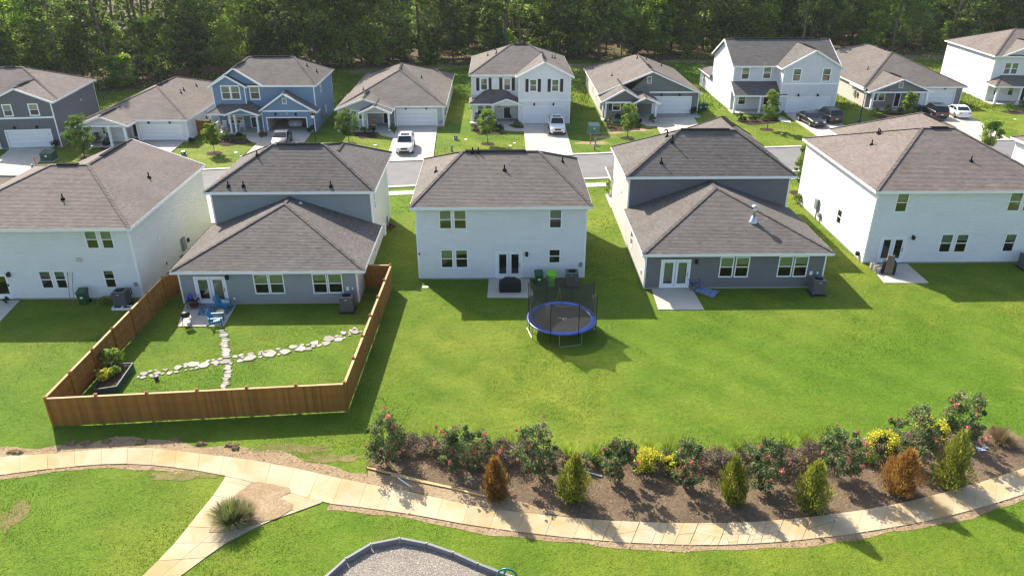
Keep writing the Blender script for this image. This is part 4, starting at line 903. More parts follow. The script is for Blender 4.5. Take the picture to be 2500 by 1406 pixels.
H.hip(-35.55, -22.5, ym - .35, yb + .35, 5.54, (-32, 99.7), (-26.2, 99.7), 8.05); H.hip(-35.6, -29.0, ym - .5, 99.5, 5.53, (-32.3, ym - .5), (-32.3, 99.5), 7.7, drop=('b',)); H.hip(-35.65, -30.9, 93.55, 95, 5.45, (-33.25, 93.55), (-33.25, 95), 6.85, drop=('b',))
H.hip(-29.75, -22.4, yg - .4, ym, 2.62, (-26.3, yg - .4), (-26.3, ym), 4.9, drop=('b',)); H.hip(-35.8, -29.3, 91.9, 97, 2.58, (-34, ym), (-31, ym), 3.5, drop=('b',)); H.hip(-33.5, -29.2, 91.5, ym, 2.55, (-31.35, 91.5), (-31.35, ym), 3.3, drop=('b',)); H.wall((-33.1, 91.75), (-29.6, 91.75), 2.55, 'siding_blue', apex=[(1.75, 3.15)], z0=2.5, corner=(False, False))
for x in (-35.3, -33.0, -32.4, -29.7): H.post(x, 92.1, .16, 2.42, .2)
H.beam((-35.4, 92.1), (-29.6, 92.1), 2.46)
rl = MB(); rl.bar((-35.35 + 29, 92.1 - yg, 1.05), (-35.35 + 29, 94.5 - yg, 1.05), .08, .08)
for k in range(12): rl.bar((-35.35 + 29, 92.25 - yg + k * .19, .2), (-35.35 + 29, 92.25 - yg + k * .19, 1.05), .05, .05)
H.part(rl, 'porch_rail', 'white_trim')
H.finish([((-31.5, 99.7, 8.05), (-26.8, 99.7, 8.05)), ((-32.3, 95.2, 7.7), (-32.3, 98, 7.7))], [Z2(915, 325), Z2(835, 275)])
# pale grey one-storey
yg, yf, yb = 95.4, 94.4, 116.2
H = House('one_storey_house', 'pale grey one-storey house with white car parked in front, across the street', -13.5, yf, shingle='shingle_taupe', far=True)
o = ops_px(Z2, yg, -13.3, [(1575, 632, 1892, 770, 'garage')]); W = H.wall((-13.3, yg), (-7.1, yg), 2.72, 'siding_palegrey', o)
for a in (1643, 1810): H.wall_light(W, PY(*Z2(a, 610), yg)[0] + 13.3, 2.42)
o = ops_px(Z2, yf, -20.2, [(1190, 632, 1248, 715, 'win', {'trim': .13}), (1252, 632, 1312, 715, 'win', {'trim': .13})]); W = H.wall((-20.2, yf), (-16.6, yf), 2.6, 'siding_palegrey', o); H.wall((-20.2, yf - .02), (-13.6, yf - .02), 2.62, 'siding_palegrey', apex=[(3.3, 3.85)], z0=2.55, style='batten', corner=(False, False))
H.wall((-16.6, yf), (-16.6, 96.6), 2.6, 'siding_palegrey'); o = ops_px(Z2, 96.6, -16.6, [(1455, 640, 1508, 745, 'door')]); H.wall((-16.6, 96.6), (-13.3, 96.6), 2.6, 'siding_palegrey', o, style='batten', corner=(False, False)); H.wall((-13.3, 96.6), (-13.3, yg), 2.6, 'siding_palegrey')
W = H.wall((-7.1, yg), (-7.1, yb), 2.72, 'siding_palegrey'); H.box_on(W, 2.4, 1.4, .45, .8, .2, 'electric_meter', 'grey_metal'); H.box_on(W, 4.6, 1.3, .3, .6, .2, 'gas_meter', 'grey_metal'); H.wall((-7.1, yb), (-20.2, yb), 2.72, 'siding_palegrey'); H.wall((-20.2, yb), (-20.2, yf), 2.6, 'siding_palegrey')
H.slab(-20.21, -7.09, yg, yb); H.slab(-20.2, -13.31, 92.9, yg, 'porch_slab', 'drive_concrete', .14); rectfp(-20.2, -7.1, 92.9, yb)
H.hip(-20.2, -6.75, yg - .4, yb + .5, 2.74, (-13.3, 103.2), (-13.6, 108.5), 5.75); H.hip(-20.55, -13.1, yf - .5, 103, 2.58, (-16.85, yf - .5), (-16.85, 103), 3.95, drop=('b',)); H.hip(-17.3, -13.3, 92.5, yf + 2, 2.5, (-15.3, 92.5), (-15.3, yf + 2), 3.35, drop=('b',)); H.wall((-17.0, 92.8), (-13.6, 92.8), 2.5, 'siding_palegrey', apex=[(1.7, 3.2)], z0=2.45, corner=(False, False))
for x in (-16.9, -13.7): H.post(x, 93.0, .14, 2.4, .24)
H.beam((-17, 93), (-13.6, 93), 2.44)
H.finish([((-16.85, 96, 3.95), (-16.85, 98.2, 3.95))], [Z2(1297, 470), Z2(1770, 372)]); H.pipe(Z2(1608, 305), .3, .07)
# grey-green one-storey
yg, yb = 101.5, 120.0
H = House('one_storey_house', 'grey-green one-storey house with two front gables and an empty drive', 20, 97.9, shingle='shingle_taupe', far=True)
o = ops_px(Z3, yg, 18.6, [(1652, 528, 1957, 668, 'garage')]); W = H.wall((17.2, yg), (26.9, yg), 2.95, 'siding_olive', [(a - 17.2 + 18.6, b - 17.2 + 18.6, c, d, k, q) for a, b, c, d, k, q in o], apex=[(3.2, 5.65)], z0=.12); H.band(W, 3.0, 9.7, 3.0, .2)
H.gable_vent(W, PY(*Z3(1626, 388), yg)[0] - 17.2, PY(*Z3(1626, 388), yg)[1], .6, .9)
for a in (1722, 1870): H.wall_light(W, PY(*Z3(a, 508), yg)[0] - 17.2, 2.68)
yf = 99.4; o = ops_px(Z3, yf, 13.75, [(1320, 555, 1392, 640, 'win', {'trim': .13})]); W = H.wall((13.75, yf), (18.2, yf), 2.6, 'siding_olive', o)
for a, b in ((1293, 1318), (1394, 1419)): H.shutter(W, PY(*Z3(a, 600), yf)[0] - 13.75, PY(*Z3(b, 600), yf)[0] - 13.75, PY(*Z3(1350, 632), yf)[1], PY(*Z3(1350, 560), yf)[1])
H.wall((18.2, yf), (18.2, 102.4), 2.6, 'siding_olive'); o = ops_px(Z3, 102.4, 18.2, [(1535, 562, 1580, 662, 'door')]); H.wall((18.2, 102.4), (20.6, 102.4), 2.6, 'siding_olive', o, corner=(False, False))
H.wall((13.75, 98.3), (18.6, 98.3), 2.55, 'siding_olive', apex=[(2.55, 4.05)], z0=2.45, style='batten', corner=(False, False)); H.wall((26.9, yg), (26.9, yb), 2.95, 'siding_olive'); H.wall((26.9, yb), (13.75, yb), 2.8, 'siding_olive')
W = H.wall((13.75, yb), (13.75, yf), 2.62, 'siding_greige', [(9, 9.7, 1.0, 2.1, 'win'), (13, 13.7, 1.0, 2.1, 'win')]); H.box_on(W, 19.3, 1.4, .45, .9, .2, 'electric_meter', 'grey_metal')
H.slab(13.74, 26.91, yf, yb); H.slab(13.5, 20.5, 97.7, yf, 'porch_slab', 'drive_concrete', .14); rectfp(13.5, 26.9, 97.7, yb)
H.hip(13.3, 27.3, yg - .4, yb + .4, 2.9, (20.4, yg - .4), (20.6, 114.5), 5.85); H.hip(13.3, 19.1, 97.9, 105, 2.52, (16.3, 97.9), (16.3, 105), 4.15, drop=('b',)); H.hip(17.2, 20.9, 97.2, 101, 2.48, (19.0, 97.2), (19.0, 101), 3.25, drop=('b',)); H.wall((17.5, 97.5), (20.6, 97.5), 2.48, 'siding_olive', apex=[(1.55, 3.1)], z0=2.42, corner=(False, False))
for x in (13.9, 17.55, 20.5): H.post(x, 97.9, .14, 2.4, .22)
H.beam((13.8, 97.95), (20.6, 97.95), 2.44)
H.finish([((20.45, 103, 5.85), (20.5, 106, 5.85))], [Z3(1318, 355), Z3(1598, 222), Z3(1700, 245), Z3(1722, 275)]); H.pipe(Z3(1525, 212), .4, .05, True)
# pale-blue white two-storey with side-gable roof
yg, ym, yb = 101.6, 103.9, 114.2
H = House('two_storey_house', 'white two-storey house with side-gable roof, two dark cars on its drive', 38, yg, shingle='shingle_grey', far=True)
o = ops_px(Z4, yg, 38.0, [(776, 592, 1072, 715, 'garage'), (818, 378, 882, 476, 'win', {'trim': .13}), (1032, 375, 1098, 476, 'win', {'trim': .13})]); W = H.wall((38.0, yg), (45.6, yg), 6.1, 'siding_paleblue', o, apex=[(3.8, 8.35)], style='batten'); H.band(W, 0, 7.6, 4.05, .2)
for a in (858, 998): H.wall_light(W, PY(*Z4(a, 580), yg)[0] - 38, 2.55)
o = ops_px(Z4, ym, 32.0, [(445, 370, 508, 462, 'win', {'trim': .13}), (602, 366, 665, 458, 'win', {'trim': .13}), (420, 572, 480, 645, 'win', {'trim': .13, 'blind': .6}), (600, 570, 645, 690, 'door')]); H.wall((32.0, ym), (38.0, ym), 6.02, 'siding_paleblue', o)
H.wall((38, ym), (38, yg), 6.1, 'siding_white'); H.wall((45.6, yg), (45.6, ym), 6.1, 'siding_white'); H.wall((46, ym), (46, yb), 6.02, 'siding_white', apex=[(5.15, 8.7)]); H.wall((46, yb), (32, yb), 6.02, 'siding_white'); H.wall((32, yb), (32, ym), 6.02, 'siding_white', apex=[(5.15, 8.7)])
H.wall((32.0, 121), (32.0, yb), 2.7, 'siding_white', [(2.0, 2.8, 1.0, 2.2, 'win')]); H.wall((44, 121), (32, 121), 2.7, 'siding_white'); H.wall((44, yb), (44, 121), 2.7, 'siding_white'); H.hip(31.6, 44.4, yb, 121.4, 2.72, (34.5, yb), (41.5, yb), 4.6, drop=('f',))
H.slab(31.99, 46.01, ym, yb); H.slab(38, 45.6, yg, ym); H.slab(31.8, 37.99, 101.6, ym - .01, 'porch_slab', 'drive_concrete', .16); rectfp(31.8, 46, 101.6, 121)
H.hip(31.65, 46.4, ym - .35, yb + .35, 6.04, (31.65, 109.05), (46.4, 109.05), 8.8); H.hip(37.6, 46.05, yg - .3, 108, 6.08, (41.8, yg - .3), (41.8, 108), 8.45, drop=('b',))
H.plane([(31.7, 101.4, 2.55), (38.9, 101.4, 2.55), (38.9, ym, 3.95), (31.7, ym, 3.95)]); H.fascia.append(((31.7, 101.4, 2.55), (38.9, 101.4, 2.55))); H.fascia.append(((31.7, 101.4, 2.55), (31.7, ym, 3.95)))
for x in (31.95, 35.4, 38.6): H.post(x, 101.75, .16, 2.4, .22)
H.beam((31.9, 101.75), (38.7, 101.75), 2.44)
H.finish([((33, 109.05, 8.8), (45, 109.05, 8.8)), ((41.8, 102.2, 8.45), (41.8, 106, 8.45))], [])
# taupe one-storey
yg, yf, yb = 105.8, 105.0, 130.5
H = House('one_storey_house', 'taupe one-storey house with wide front porch, black and white cars on its drive', 58, 103.6, shingle='shingle_taupe', far=True)
o = ops_px(Z4, yg, 58.9, [(1738, 534, 1986, 658, 'garage')]); W = H.wall((58.9, yg), (65.2, yg), 2.85, 'siding_taupe', o)
for a in (1772, 1927): H.wall_light(W, PY(*Z4(a, 515), yg)[0] - 58.9, 2.55)
o = ops_px(Z4, yf, 51.3, [(1388, 545, 1438, 618, 'win', {'trim': .13}), (1440, 545, 1492, 618, 'win', {'trim': .13}), (1555, 548, 1602, 650, 'door'), (1640, 548, 1690, 640, 'win', {'trim': .13})]); H.wall((51.3, yf), (58.9, yf), 2.6, 'siding_taupe', o, corner=(True, False)); H.wall((58.9, yf), (58.9, yg), 2.6, 'siding_taupe')
W = H.wall((51.3, 103.9), (59.4, 103.9), 2.55, 'siding_taupe', apex=[(4.05, 4.2)], z0=2.45, corner=(False, False)); H.gable_vent(W, 4.05, 3.35, .6, .8)
H.wall((65.2, yg), (65.2, yb), 2.85, 'siding_taupe'); H.wall((65.2, yb), (51.3, yb), 2.85, 'siding_tan'); W = H.wall((51.3, yb), (51.3, yf), 2.7, 'siding_tan'); H.box_on(W, 22.2, 1.4, .45, .8, .2, 'electric_meter', 'grey_metal'); H.box_on(W, 23, 1.4, .4, .6, .2, 'gas_meter', 'grey_metal')
H.slab(51.29, 65.21, yf, yb); H.slab(51.2, 59.3, 103.3, yf - .01, 'porch_slab', 'drive_concrete', .14); rectfp(51.2, 65.2, 103.3, yb)
H.hip(50.95, 65.6, yg - .4, yb + .4, 2.8, (58.5, 114.5), (58.5, 123), 6.1); H.hip(50.95, 59.8, 103.4, 110, 2.54, (55.35, 103.4), (55.35, 110), 4.3, drop=('b',))
for x in (51.6, 57.2, 59.1): H.post(x, 103.6, .14, 2.4, .3)
H.beam((51.4, 103.6), (59.3, 103.6), 2.44)
H.finish([((55.35, 104.5, 4.3), (55.35, 107.5, 4.3)), ((58.5, 115, 6.1), (58.5, 119, 6.1))], [Z4(1365, 388), Z4(1490, 248)]); H.pipe(Z4(1404, 210), .35, .09, mat='galvanised')
# white one-storey, left
yg, yf, yb = 89.05, 87.6, 108.5
H = House('one_storey_house', 'white one-storey house with dark rocking chairs on its porch, left of the blue house', -43, 86.5, shingle='shingle_brown', far=True)
o = ops_px(Z1, yg, -43.1, [(1165, 1028, 1478, 1155, 'garage')]); W = H.wall((-43.1, yg), (-37.1, yg), 2.62, 'siding_white', o)
for a in (1217, 1390): H.wall_light(W, PY(*Z1(a, 998), yg)[0] + 43.1, 2.32)
o = ops_px(Z1, 88.6, -48.6, [(832, 1035, 865, 1100, 'win', {'trim': .1}), (872, 1035, 908, 1100, 'win', {'trim': .1})]); H.wall((-48.6, 88.6), (-44.4, 88.6), 2.6, 'siding_white', o); H.wall((-44.4, 88.6), (-44.4, 90.2), 2.6, 'siding_white'); H.wall((-44.4, 90.2), (-43.1, 90.2), 2.6, 'siding_white', [(.2, 1.15, .12, 2.2, 'door')], corner=(False, False)); H.wall((-43.1, 90.2), (-43.1, yg), 2.6, 'siding_white')
W = H.wall((-48.5, 86.8), (-43.2, 86.8), 2.55, 'siding_white', apex=[(2.65, 3.5)], z0=2.45, corner=(False, False)); H.gable_vent(W, 2.65, 3.0, .4, .5)
W = H.wall((-37.1, yg), (-37.1, yb), 2.65, 'siding_white', [(6, 6.8, 1.0, 2.2, 'win')]); H.wall((-37.1, yb), (-48.6, yb), 2.65, 'siding_white'); H.wall((-48.6, yb), (-48.6, 88.6), 2.65, 'siding_white')
H.slab(-48.61, -37.09, 88.6, yb); H.slab(-48.6, -43.11, 86.4, 88.59, 'porch_slab', 'drive_concrete', .14); rectfp(-48.6, -37.1, 86.4, yb)
H.hip(-49, -36.75, yg - .4, yb + .4, 2.66, (-42.9, 96.2), (-42.9, 102.3), 5.1); H.hip(-48.9, -42.8, 86.4, 95, 2.52, (-45.85, 86.4), (-45.85, 95), 3.6, drop=('b',))
for x in (-48.3, -45.2, -43.4): H.post(x, 86.7, .14, 2.4, .24)
H.beam((-48.4, 86.7), (-43.3, 86.7), 2.44)
H.finish([((-42.9, 96.5, 5.1), (-42.9, 99.5, 5.1)), ((-45.85, 87.2, 3.6), (-45.85, 90.5, 3.6))], [Z1(1502, 740), Z1(1480, 762), Z1(1605, 705)]); H.pipe(Z1(1315, 690), .4, .05, True)
# slate two-storey at far left (turned)
H = House('two_storey_house', 'slate-grey two-storey house at the left edge of the far row', -50.95, 86.5, rad(6.5), shingle='shingle_brown', far=True, local=True)
W = H.wall((-6.7, 0), (0, 0), 5.3, 'siding_slate', [(-5.6 + 6.7, -.85 + 6.7, .1, 2.1, 'garage'), (1.45, 2.5, 3.75, 5.15, 'win', {'trim': .13}), (4.2, 5.3, 3.75, 5.15, 'win', {'trim': .13})], apex=[(3.35, 6.75)], style='batten'); H.band(W, 0, 6.7, 3.55, .2)
for u in (2.2, 4.6): H.wall_light(W, u, 2.5)
W = H.wall((0, 0), (0, 13), 5.3, 'siding_slate'); H.box_on(W, 8, 3.8, .2, .2, .1, 'vent_cap', 'white_trim'); H.wall((0, 13), (-13, 13), 5.3, 'siding_slate'); H.wall((-13, 13), (-13, 1.5), 5.3, 'siding_slate'); H.wall((-13, 1.5), (-6.7, 1.5), 5.3, 'siding_slate', [(1, 2, .9, 2.2, 'win'), (4.2, 5.2, .12, 2.2, 'door')]); H.wall((-6.7, 1.5), (-6.7, 0), 5.3, 'siding_slate')
H.slab(-13.01, .01, 0, 13.01); H.hip(-13.35, .35, 1.15, 13.35, 5.32, (-7.6, 7.2), (-5.2, 7.2), 8.0); H.hip(-7.05, .36, -.3, 7.2, 5.3, (-3.35, -.3), (-3.35, 7.2), 6.95, drop=('b',))
H.hip(-13.3, -6.3, -.4, 1.5, 2.55, (-10.5, 1.5), (-9.5, 1.5), 3.5, drop=('b',))
for x in (-6.6, -9.6): H.post(x, -.2, .12, 2.45, .24)
H.slab(-13, -6.72, -.6, 1.49, 'porch_slab', 'drive_concrete', .13)
H.finish([((-7.2, 7.2, 8.0), (-6.0, 7.2, 8.0)), ((-3.35, 1, 6.95), (-3.35, 3.5, 6.95))])
fp(*[(-50.95 + x * math.cos(rad(6.5)) - y * math.sin(rad(6.5)), 86.5 + x * math.sin(rad(6.5)) + y * math.cos(rad(6.5))) for x, y in ((-13, -.6), (0, -.6), (0, 13), (-13, 13))])
# white two-storey at far right (turned)
H = House('two_storey_house', 'tall white two-storey house at the right edge of the far row', 70.7, 108.8, rad(-4), shingle='shingle_brown', far=True, local=True)
W = H.wall((0, 14.6), (0, 0), 6.45, 'siding_white'); H.wall((0, 0), (13, 0), 6.45, 'siding_white', [(1.5, 2.4, 3.9, 5.5, 'win'), (2.5, 3.4, 3.9, 5.5, 'win'), (.9, 1.7, .9, 2.4, 'win'), (2.9, 3.7, .9, 2.4, 'win'), (4.5, 5.5, .12, 2.3, 'door')], apex=None)
H.wall((13, 0), (13, 14.6), 6.45, 'siding_white'); H.wall((13, 14.6), (0, 14.6), 6.45, 'siding_white'); H.slab(-.01, 13.01, -.01, 14.61); H.slab(-.1, 7, -2.4, -.02, 'porch_slab', 'drive_concrete', .14)
H.wall((1.0, -.03), (8.5, -.03), 6.5, 'siding_paleblue', apex=[(3.75, 8.1)], z0=6.4, corner=(False, False), style='batten')
H.hip(-.4, 13.4, -.4, 15, 6.47, (5.5, 7.3), (7.8, 7.3), 9.2); H.hip(.6, 8.9, -.45, 7, 6.46, (4.75, -.45), (4.75, 7), 8.2, drop=('b',)); H.hip(-.5, 7.4, -2.7, 0, 2.7, (1.4, 0), (6, 0), 3.7, drop=('b',))
for x in (.2, 3.4, 6.8): H.post(x, -2.2, .14, 2.55, .26)
H.beam((.1, -2.2), (6.9, -2.2), 2.6)
H.finish([((4.75, 1, 8.2), (4.75, 4, 8.2))])
fp(*[(70.7 + x * math.cos(rad(-4)) - y * math.sin(rad(-4)), 108.8 + x * math.sin(rad(-4)) + y * math.cos(rad(-4))) for x, y in ((0, -2.5), (13, -2.5), (13, 14.6), (0, 14.6))])
# ================================================================== fence
pk_mesh = MB().box(-.068, .068, -.009, .009, 0, 1).mesh('picket', 'fence_wood')
cap_h = 1.78
def fence(label, pts, name='wooden_fence', pickets=True, wood='fence_wood', cap='fence_cap', h=1.78, side=1, spacing=2.35, stuff_from=10 ** 9):
    root = thing(name, label, 'fence', (*pts[0], 0)); o = np.array(pts[0]); rg = random.Random(len(label)); cnt = 0; rest = MB()
    for s in range(len(pts) - 1):
        a = np.array(pts[s]) - o; b = np.array(pts[s + 1]) - o; L = np.linalg.norm(b - a); d = (b - a) / L; nrm = np.array((-d[1], d[0])) * side; m = max(1, round(L / spacing)); ang = math.atan2(d[1], d[0])
        for k in range(m + 1):
            if k == 0 and s > 0: continue
            p = a + d * L * k / m - nrm * .05; mb = MB(); mb.box(-.055, .055, -.055, .055, 0, h + .10); mb.box(-.08, .08, -.08, .08, h + .10, h + .125); mb.lathe([(.1, 0), (.005, .04)], (0, 0, h + .125), 4, rot=math.pi / 4); mb.build('post', wood, root, loc=(*p, 0), rz=ang)
        for k in range(m):
            p, q = a + d * (L * k / m + .06), a + d * (L * (k + 1) / m - .06)
            for z in (.35, .95, 1.5): mb = MB(); mb.bar((*(p - nrm * .04), z), (*(q - nrm * .04), z), .045, .085); mb.build('rail', wood, root)
            mb = MB(); mb.bar((*p, h + .012), (*q, h + .012), .14, .028); mb.build('cap_board', cap, root)
        u = .07
        while u < L:
            p = a + d * u; z0 = .04 + rg.uniform(-.02, .03)
            if pickets and cnt < stuff_from:
                po = link('picket', pk_mesh, root, (p[0], p[1], z0), ang + rg.uniform(-.02, .02)); po.scale = (1, 1, h - z0); cnt += 1
            else: rest.obox(Matrix.Translation((p[0], p[1], (h + z0) / 2)) @ Matrix.Rotation(ang, 4, 'Z'), .136, .018, h - z0, rg.random())
            u += .139 if rg.random() < .93 else .144
    if rest.v: tag(rest.build('pickets', wood, root), kind='stuff')
    return root
fence('stained wooden privacy fence around the blue-grey house yard', [(-22.55, 48.7), (-23.3, 47.0), (-23.58, 32.54), (-8.35, 33.65), (-7.8, 48.8), (-9.75, 48.85)], side=-1, stuff_from=300)
fence('dark brown fence at the back of the white one-storey house', [G(380, 214), G(392, 203), G(480, 194), G(570, 186), G(640, 180)], wood='dark_fence', cap='dark_fence', pickets=False)
fence('short wooden gate fence between the white one-storey and blue houses', [(-37.0, 91.8), (-35.3, 91.9)], name='gate_fence', pickets=False)

# ================================================================== trampoline
M('pad_blue', (0.04, 0.09, 0.46), .28, .12, 3, spec=.6); M('mat_black', (0.05, 0.048, 0.05), .7, .15, 3); M('rope_yellow', (0.6, 0.5, 0.05), .6, .1, 3); M('emblem_white', (0.8, 0.8, 0.8), .6, .05, 3)
tc = (3.93, 42.4); T = thing('trampoline', 'round trampoline with blue pad and black safety net', 'trampoline', (*tc, 0)); R0, R1, zt, zn = 1.86, 2.24, .92, 2.95; NP = 8
mb = MB(); mb.lathe([(R1 - .1, zt - .06), (R1, zt - .05), (R1 + .01, zt), (R1 - .04, zt + .03), (R0 + .04, zt + .035), (R0, zt + .005)], (0, 0, 0), 48)
mb.f = mb.f[:-2]; mb.t = mb.t[:-2]; mb.m = mb.m[:-2]; mb.build('pad', 'pad_blue', T, True)
mb = MB(); mb.poly([(R0 * 1.02 * math.cos(a), R0 * 1.02 * math.sin(a), zt - .02) for a in np.linspace(0, 2 * math.pi, 48, endpoint=False)]); jm = mb.build('jump_mat', 'mat_black', T)
mb = MB()
for pts in (((-.3, .08), (-.12, .03), (0, .06), (-.02, .12), (-.16, .1)), ((0, -.04), (.1, -.1), (.16, .02), (.08, .1)), ((.16, -.12), (.24, -.16), (.22, -.02)), ((.2, .06), (.3, .0), (.34, .06), (.24, .12)), ((.05, -.2), (.14, -.26), (.13, -.14))): mb.poly([(x, y - .1, zt - .012) for x, y in pts])
mb.build('emblem', 'emblem_white', jm)
for k in range(NP):
    a = 2 * math.pi * (k + .5) / NP; c, s = math.cos(a), math.sin(a); mb = MB(); mb.tube([(R1 * 1.02 * c, R1 * 1.02 * s, .35), (R1 * 1.02 * c, R1 * 1.02 * s, zn)], .022, 7); mb.lathe([(.035, 0), (.035, .05)], (R1 * 1.02 * c, R1 * 1.02 * s, zn), 7); mb.build('net_pole', 'black_metal', T)
for k in range(4):
    a0 = 2 * math.pi * (k + .25 + .125) / 4 - math.pi / 8 * 1; P = []
    a1, a2 = a0 - .33, a0 + .33; A_, B_ = (R1 * math.cos(a1), R1 * math.sin(a1)), (R1 * math.cos(a2), R1 * math.sin(a2))
    mb = MB(); e = .12; lp = lambda t: (A_[0] + (B_[0] - A_[0]) * t, A_[1] + (B_[1] - A_[1]) * t)
    mb.tube([(*A_, zt - .05), (*A_, .14), (*lp(.03), .05), (*lp(.1), .03), (*lp(.9), .03), (*lp(.97), .05), (*B_, .14), (*B_, zt - .05)], .024, 8); mb.build('leg', 'galvanised', T)
mb = MB(); SEG = 8
for k in range(NP):
    a, b = 2 * math.pi * (k + .5) / NP, 2 * math.pi * (k + 1.5) / NP
    for j in range(SEG):
        def pt(t, z):
            p = np.array((math.cos(a), math.sin(a))) * (1 - t) + np.array((math.cos(b), math.sin(b))) * t; sag = 1 - .10 * math.sin(math.pi * t); return p * R1 * (sag if z else 1.0 / max(np.linalg.norm(p), .1) * .97)
        t0, t1 = j / SEG, (j + 1) / SEG; zs = lambda t: zn - .30 * math.sin(math.pi * t)
        mb.faces([(*pt(t0, 0), zt + .03), (*pt(t1, 0), zt + .03), (*pt(t1, 1), zs(t1)), (*pt(t0, 1), zs(t0))], [(0, 1, 2, 3)])
mb.build('safety_net', 'netting', T)
mb = MB()
for x in (-.14, .14): mb.tube([(x - .02, R1 * .97, zt + .1), (0, R1 * .97, zt + 1.05)], .014, 5)
mb.build('tie_rope', 'rope_yellow', T)

# ================================================================== bins, air conditioners
def wheelie_bin(label, loc, rz, mat, lidmat):
    b = thing('wheelie_bin', label, 'bin', (*loc, 0), rz, 'wheelie bins'); mb = MB(); lv = [(.23, .25, .05), (.245, .27, .3), (.29, .32, .95), (.30, .345, .98)]
    P = [(sx * w_, sy * d_, z) for w_, d_, z in lv for sx, sy in ((-1, -1), (1, -1), (1, 1), (-1, 1))]
    mb.faces(P, [(k * 4 + i, k * 4 + (i + 1) % 4, k * 4 + 4 + (i + 1) % 4, k * 4 + 4 + i) for k in range(3) for i in range(4)] + [(3, 2, 1, 0)]); mb.box(-.32, .32, -.37, .36, .96, 1.0); mb.build('body', mat, b)
    mb = MB(); mb.faces([(-.31, -.4, 1.0), (.31, -.4, 1.0), (.31, .38, 1.0), (-.31, .38, 1.0), (-.27, -.33, 1.07), (.27, -.33, 1.07), (.29, .36, 1.12), (-.29, .36, 1.12)], MB.BOXF); mb.build('lid', lidmat, b)
    mb = MB(); mb.tube([(-.26, .42, .98), (.26, .42, .98)], .02, 6); [mb.box(x - .02, x + .02, .34, .43, .95, .99) for x in (-.25, .25)]; tag(mb.build('handle', lidmat, b), kind='stuff')
    for s in (-1, 1): mb = MB(); mb.tube([(s * .25, .28, .13), (s * .32, .28, .13)], .13, 12); mb.build('wheel', 'rubber', b)
    mb = MB(); mb.box(-.09, .09, -.301, -.29, .55, .68); mb.build('stamp', 'white_trim', b); return b
M('bin_green', (0.012, 0.085, 0.03), .45, .12, 3, spec=.4); M('bin_lime', (0.20, 0.60, 0.02), .45, .08, 3, spec=.4)
wheelie_bin('dark green wheelie bin beside the lime one at the white house', (PY(1315, 690, 49.2)[0], 49.0), .06, 'bin_green', 'bin_green'); wheelie_bin('lime green wheelie bin between the dark bin and the air conditioner', (PY(1345, 688, 49.2)[0], 48.95), -.05, 'bin_lime', 'bin_lime')
wheelie_bin('green wheelie bin standing against the left white house', (*G(208, 742),), .1, 'bin_green', 'bin_green'); wheelie_bin('green wheelie bin beside the garage of the grey-green house', (27.7, 103.2), .2, 'bin_green', 'bin_green')
wheelie_bin('green wheelie bin standing behind the bin at the grey-green house', (28.5, 103.6), .1, 'bin_green', 'bin_green')
def ac_unit(label, loc, rz=0.0):
    u = thing('air_conditioner', label, 'air conditioner', (*loc, 0), rz, 'outdoor air conditioners'); mb = MB(); mb.box(-.52, .52, -.52, .52, 0, .08); mb.build('base_pad', 'black_plastic', u)
    mb = MB(); s = .42; z = .08
    mb.box(-s + .03, s - .03, -s + .03, s - .03, .1, 1.08); mb.build('coil', 'black_plastic', u)
    for i in range(4):
        f = MB(); m = Matrix.Rotation(i * math.pi / 2, 4, 'Z')
        for k in range(22): f.box(-s, s, -s, -s + .025, .12 + k * .043, .12 + k * .043 + .03)
        f.box(-s - .012, -s + .03, -s - .012, -s + .03, .08, 1.1); f.move(m); f.build('louvre_panel', 'ac_grey', u)
    t = MB(); t.box(-s - .015, s + .015, -s - .015, s + .015, 1.1, 1.14); t.build('top_panel', 'ac_grey', u)
    t = MB(); t.lathe([(.36, 1.14), (.34, 1.18), (.30, 1.18), (.29, 1.145)], (0, 0, 0), 24); gr = t.build('fan_ring', 'ac_grey', u)
    t = MB(); t.poly([(.3 * math.cos(a), .3 * math.sin(a), 1.146) for a in np.linspace(0, 6.283, 24, endpoint=False)]); t.build('fan_well', 'vent_black', gr)
    t = MB(); [t.bar((.32 * math.cos(a), .32 * math.sin(a), 1.175), (-.32 * math.cos(a), -.32 * math.sin(a), 1.175), .012, .012) for a in np.linspace(0, math.pi, 7)[:-1]]; t.lathe([(.07, 1.165), (.07, 1.19)], (0, 0, 0), 10); t.build('fan_guard', 'black_metal', gr)
    t = MB(); t.box(-.08, .08, -s - .016, -s - .013, .98, 1.02); t.build('badge', 'white_trim', u)
    t = MB(); t.tube([(.2, s, .3), (.2, s + .25, .32), (.3, s + .4, .5), (.3, s + .42, .95)], .03, 6); t.build('line_set', 'black_plastic', u); return u
ac_unit('grey air conditioner behind the trampoline at the white house', (PY(1396, 680, 49.0)[0], 48.95)); ac_unit('grey air conditioner at the fenced blue-grey house', G(850, 758)); ac_unit('grey air conditioner at the corner of the charcoal house', G(1992, 716))
ac_unit('grey air conditioner near the green bin at the left white house', G(302, 745)); ac_unit('grey air conditioner cut by the right picture edge', G(2503, 655))

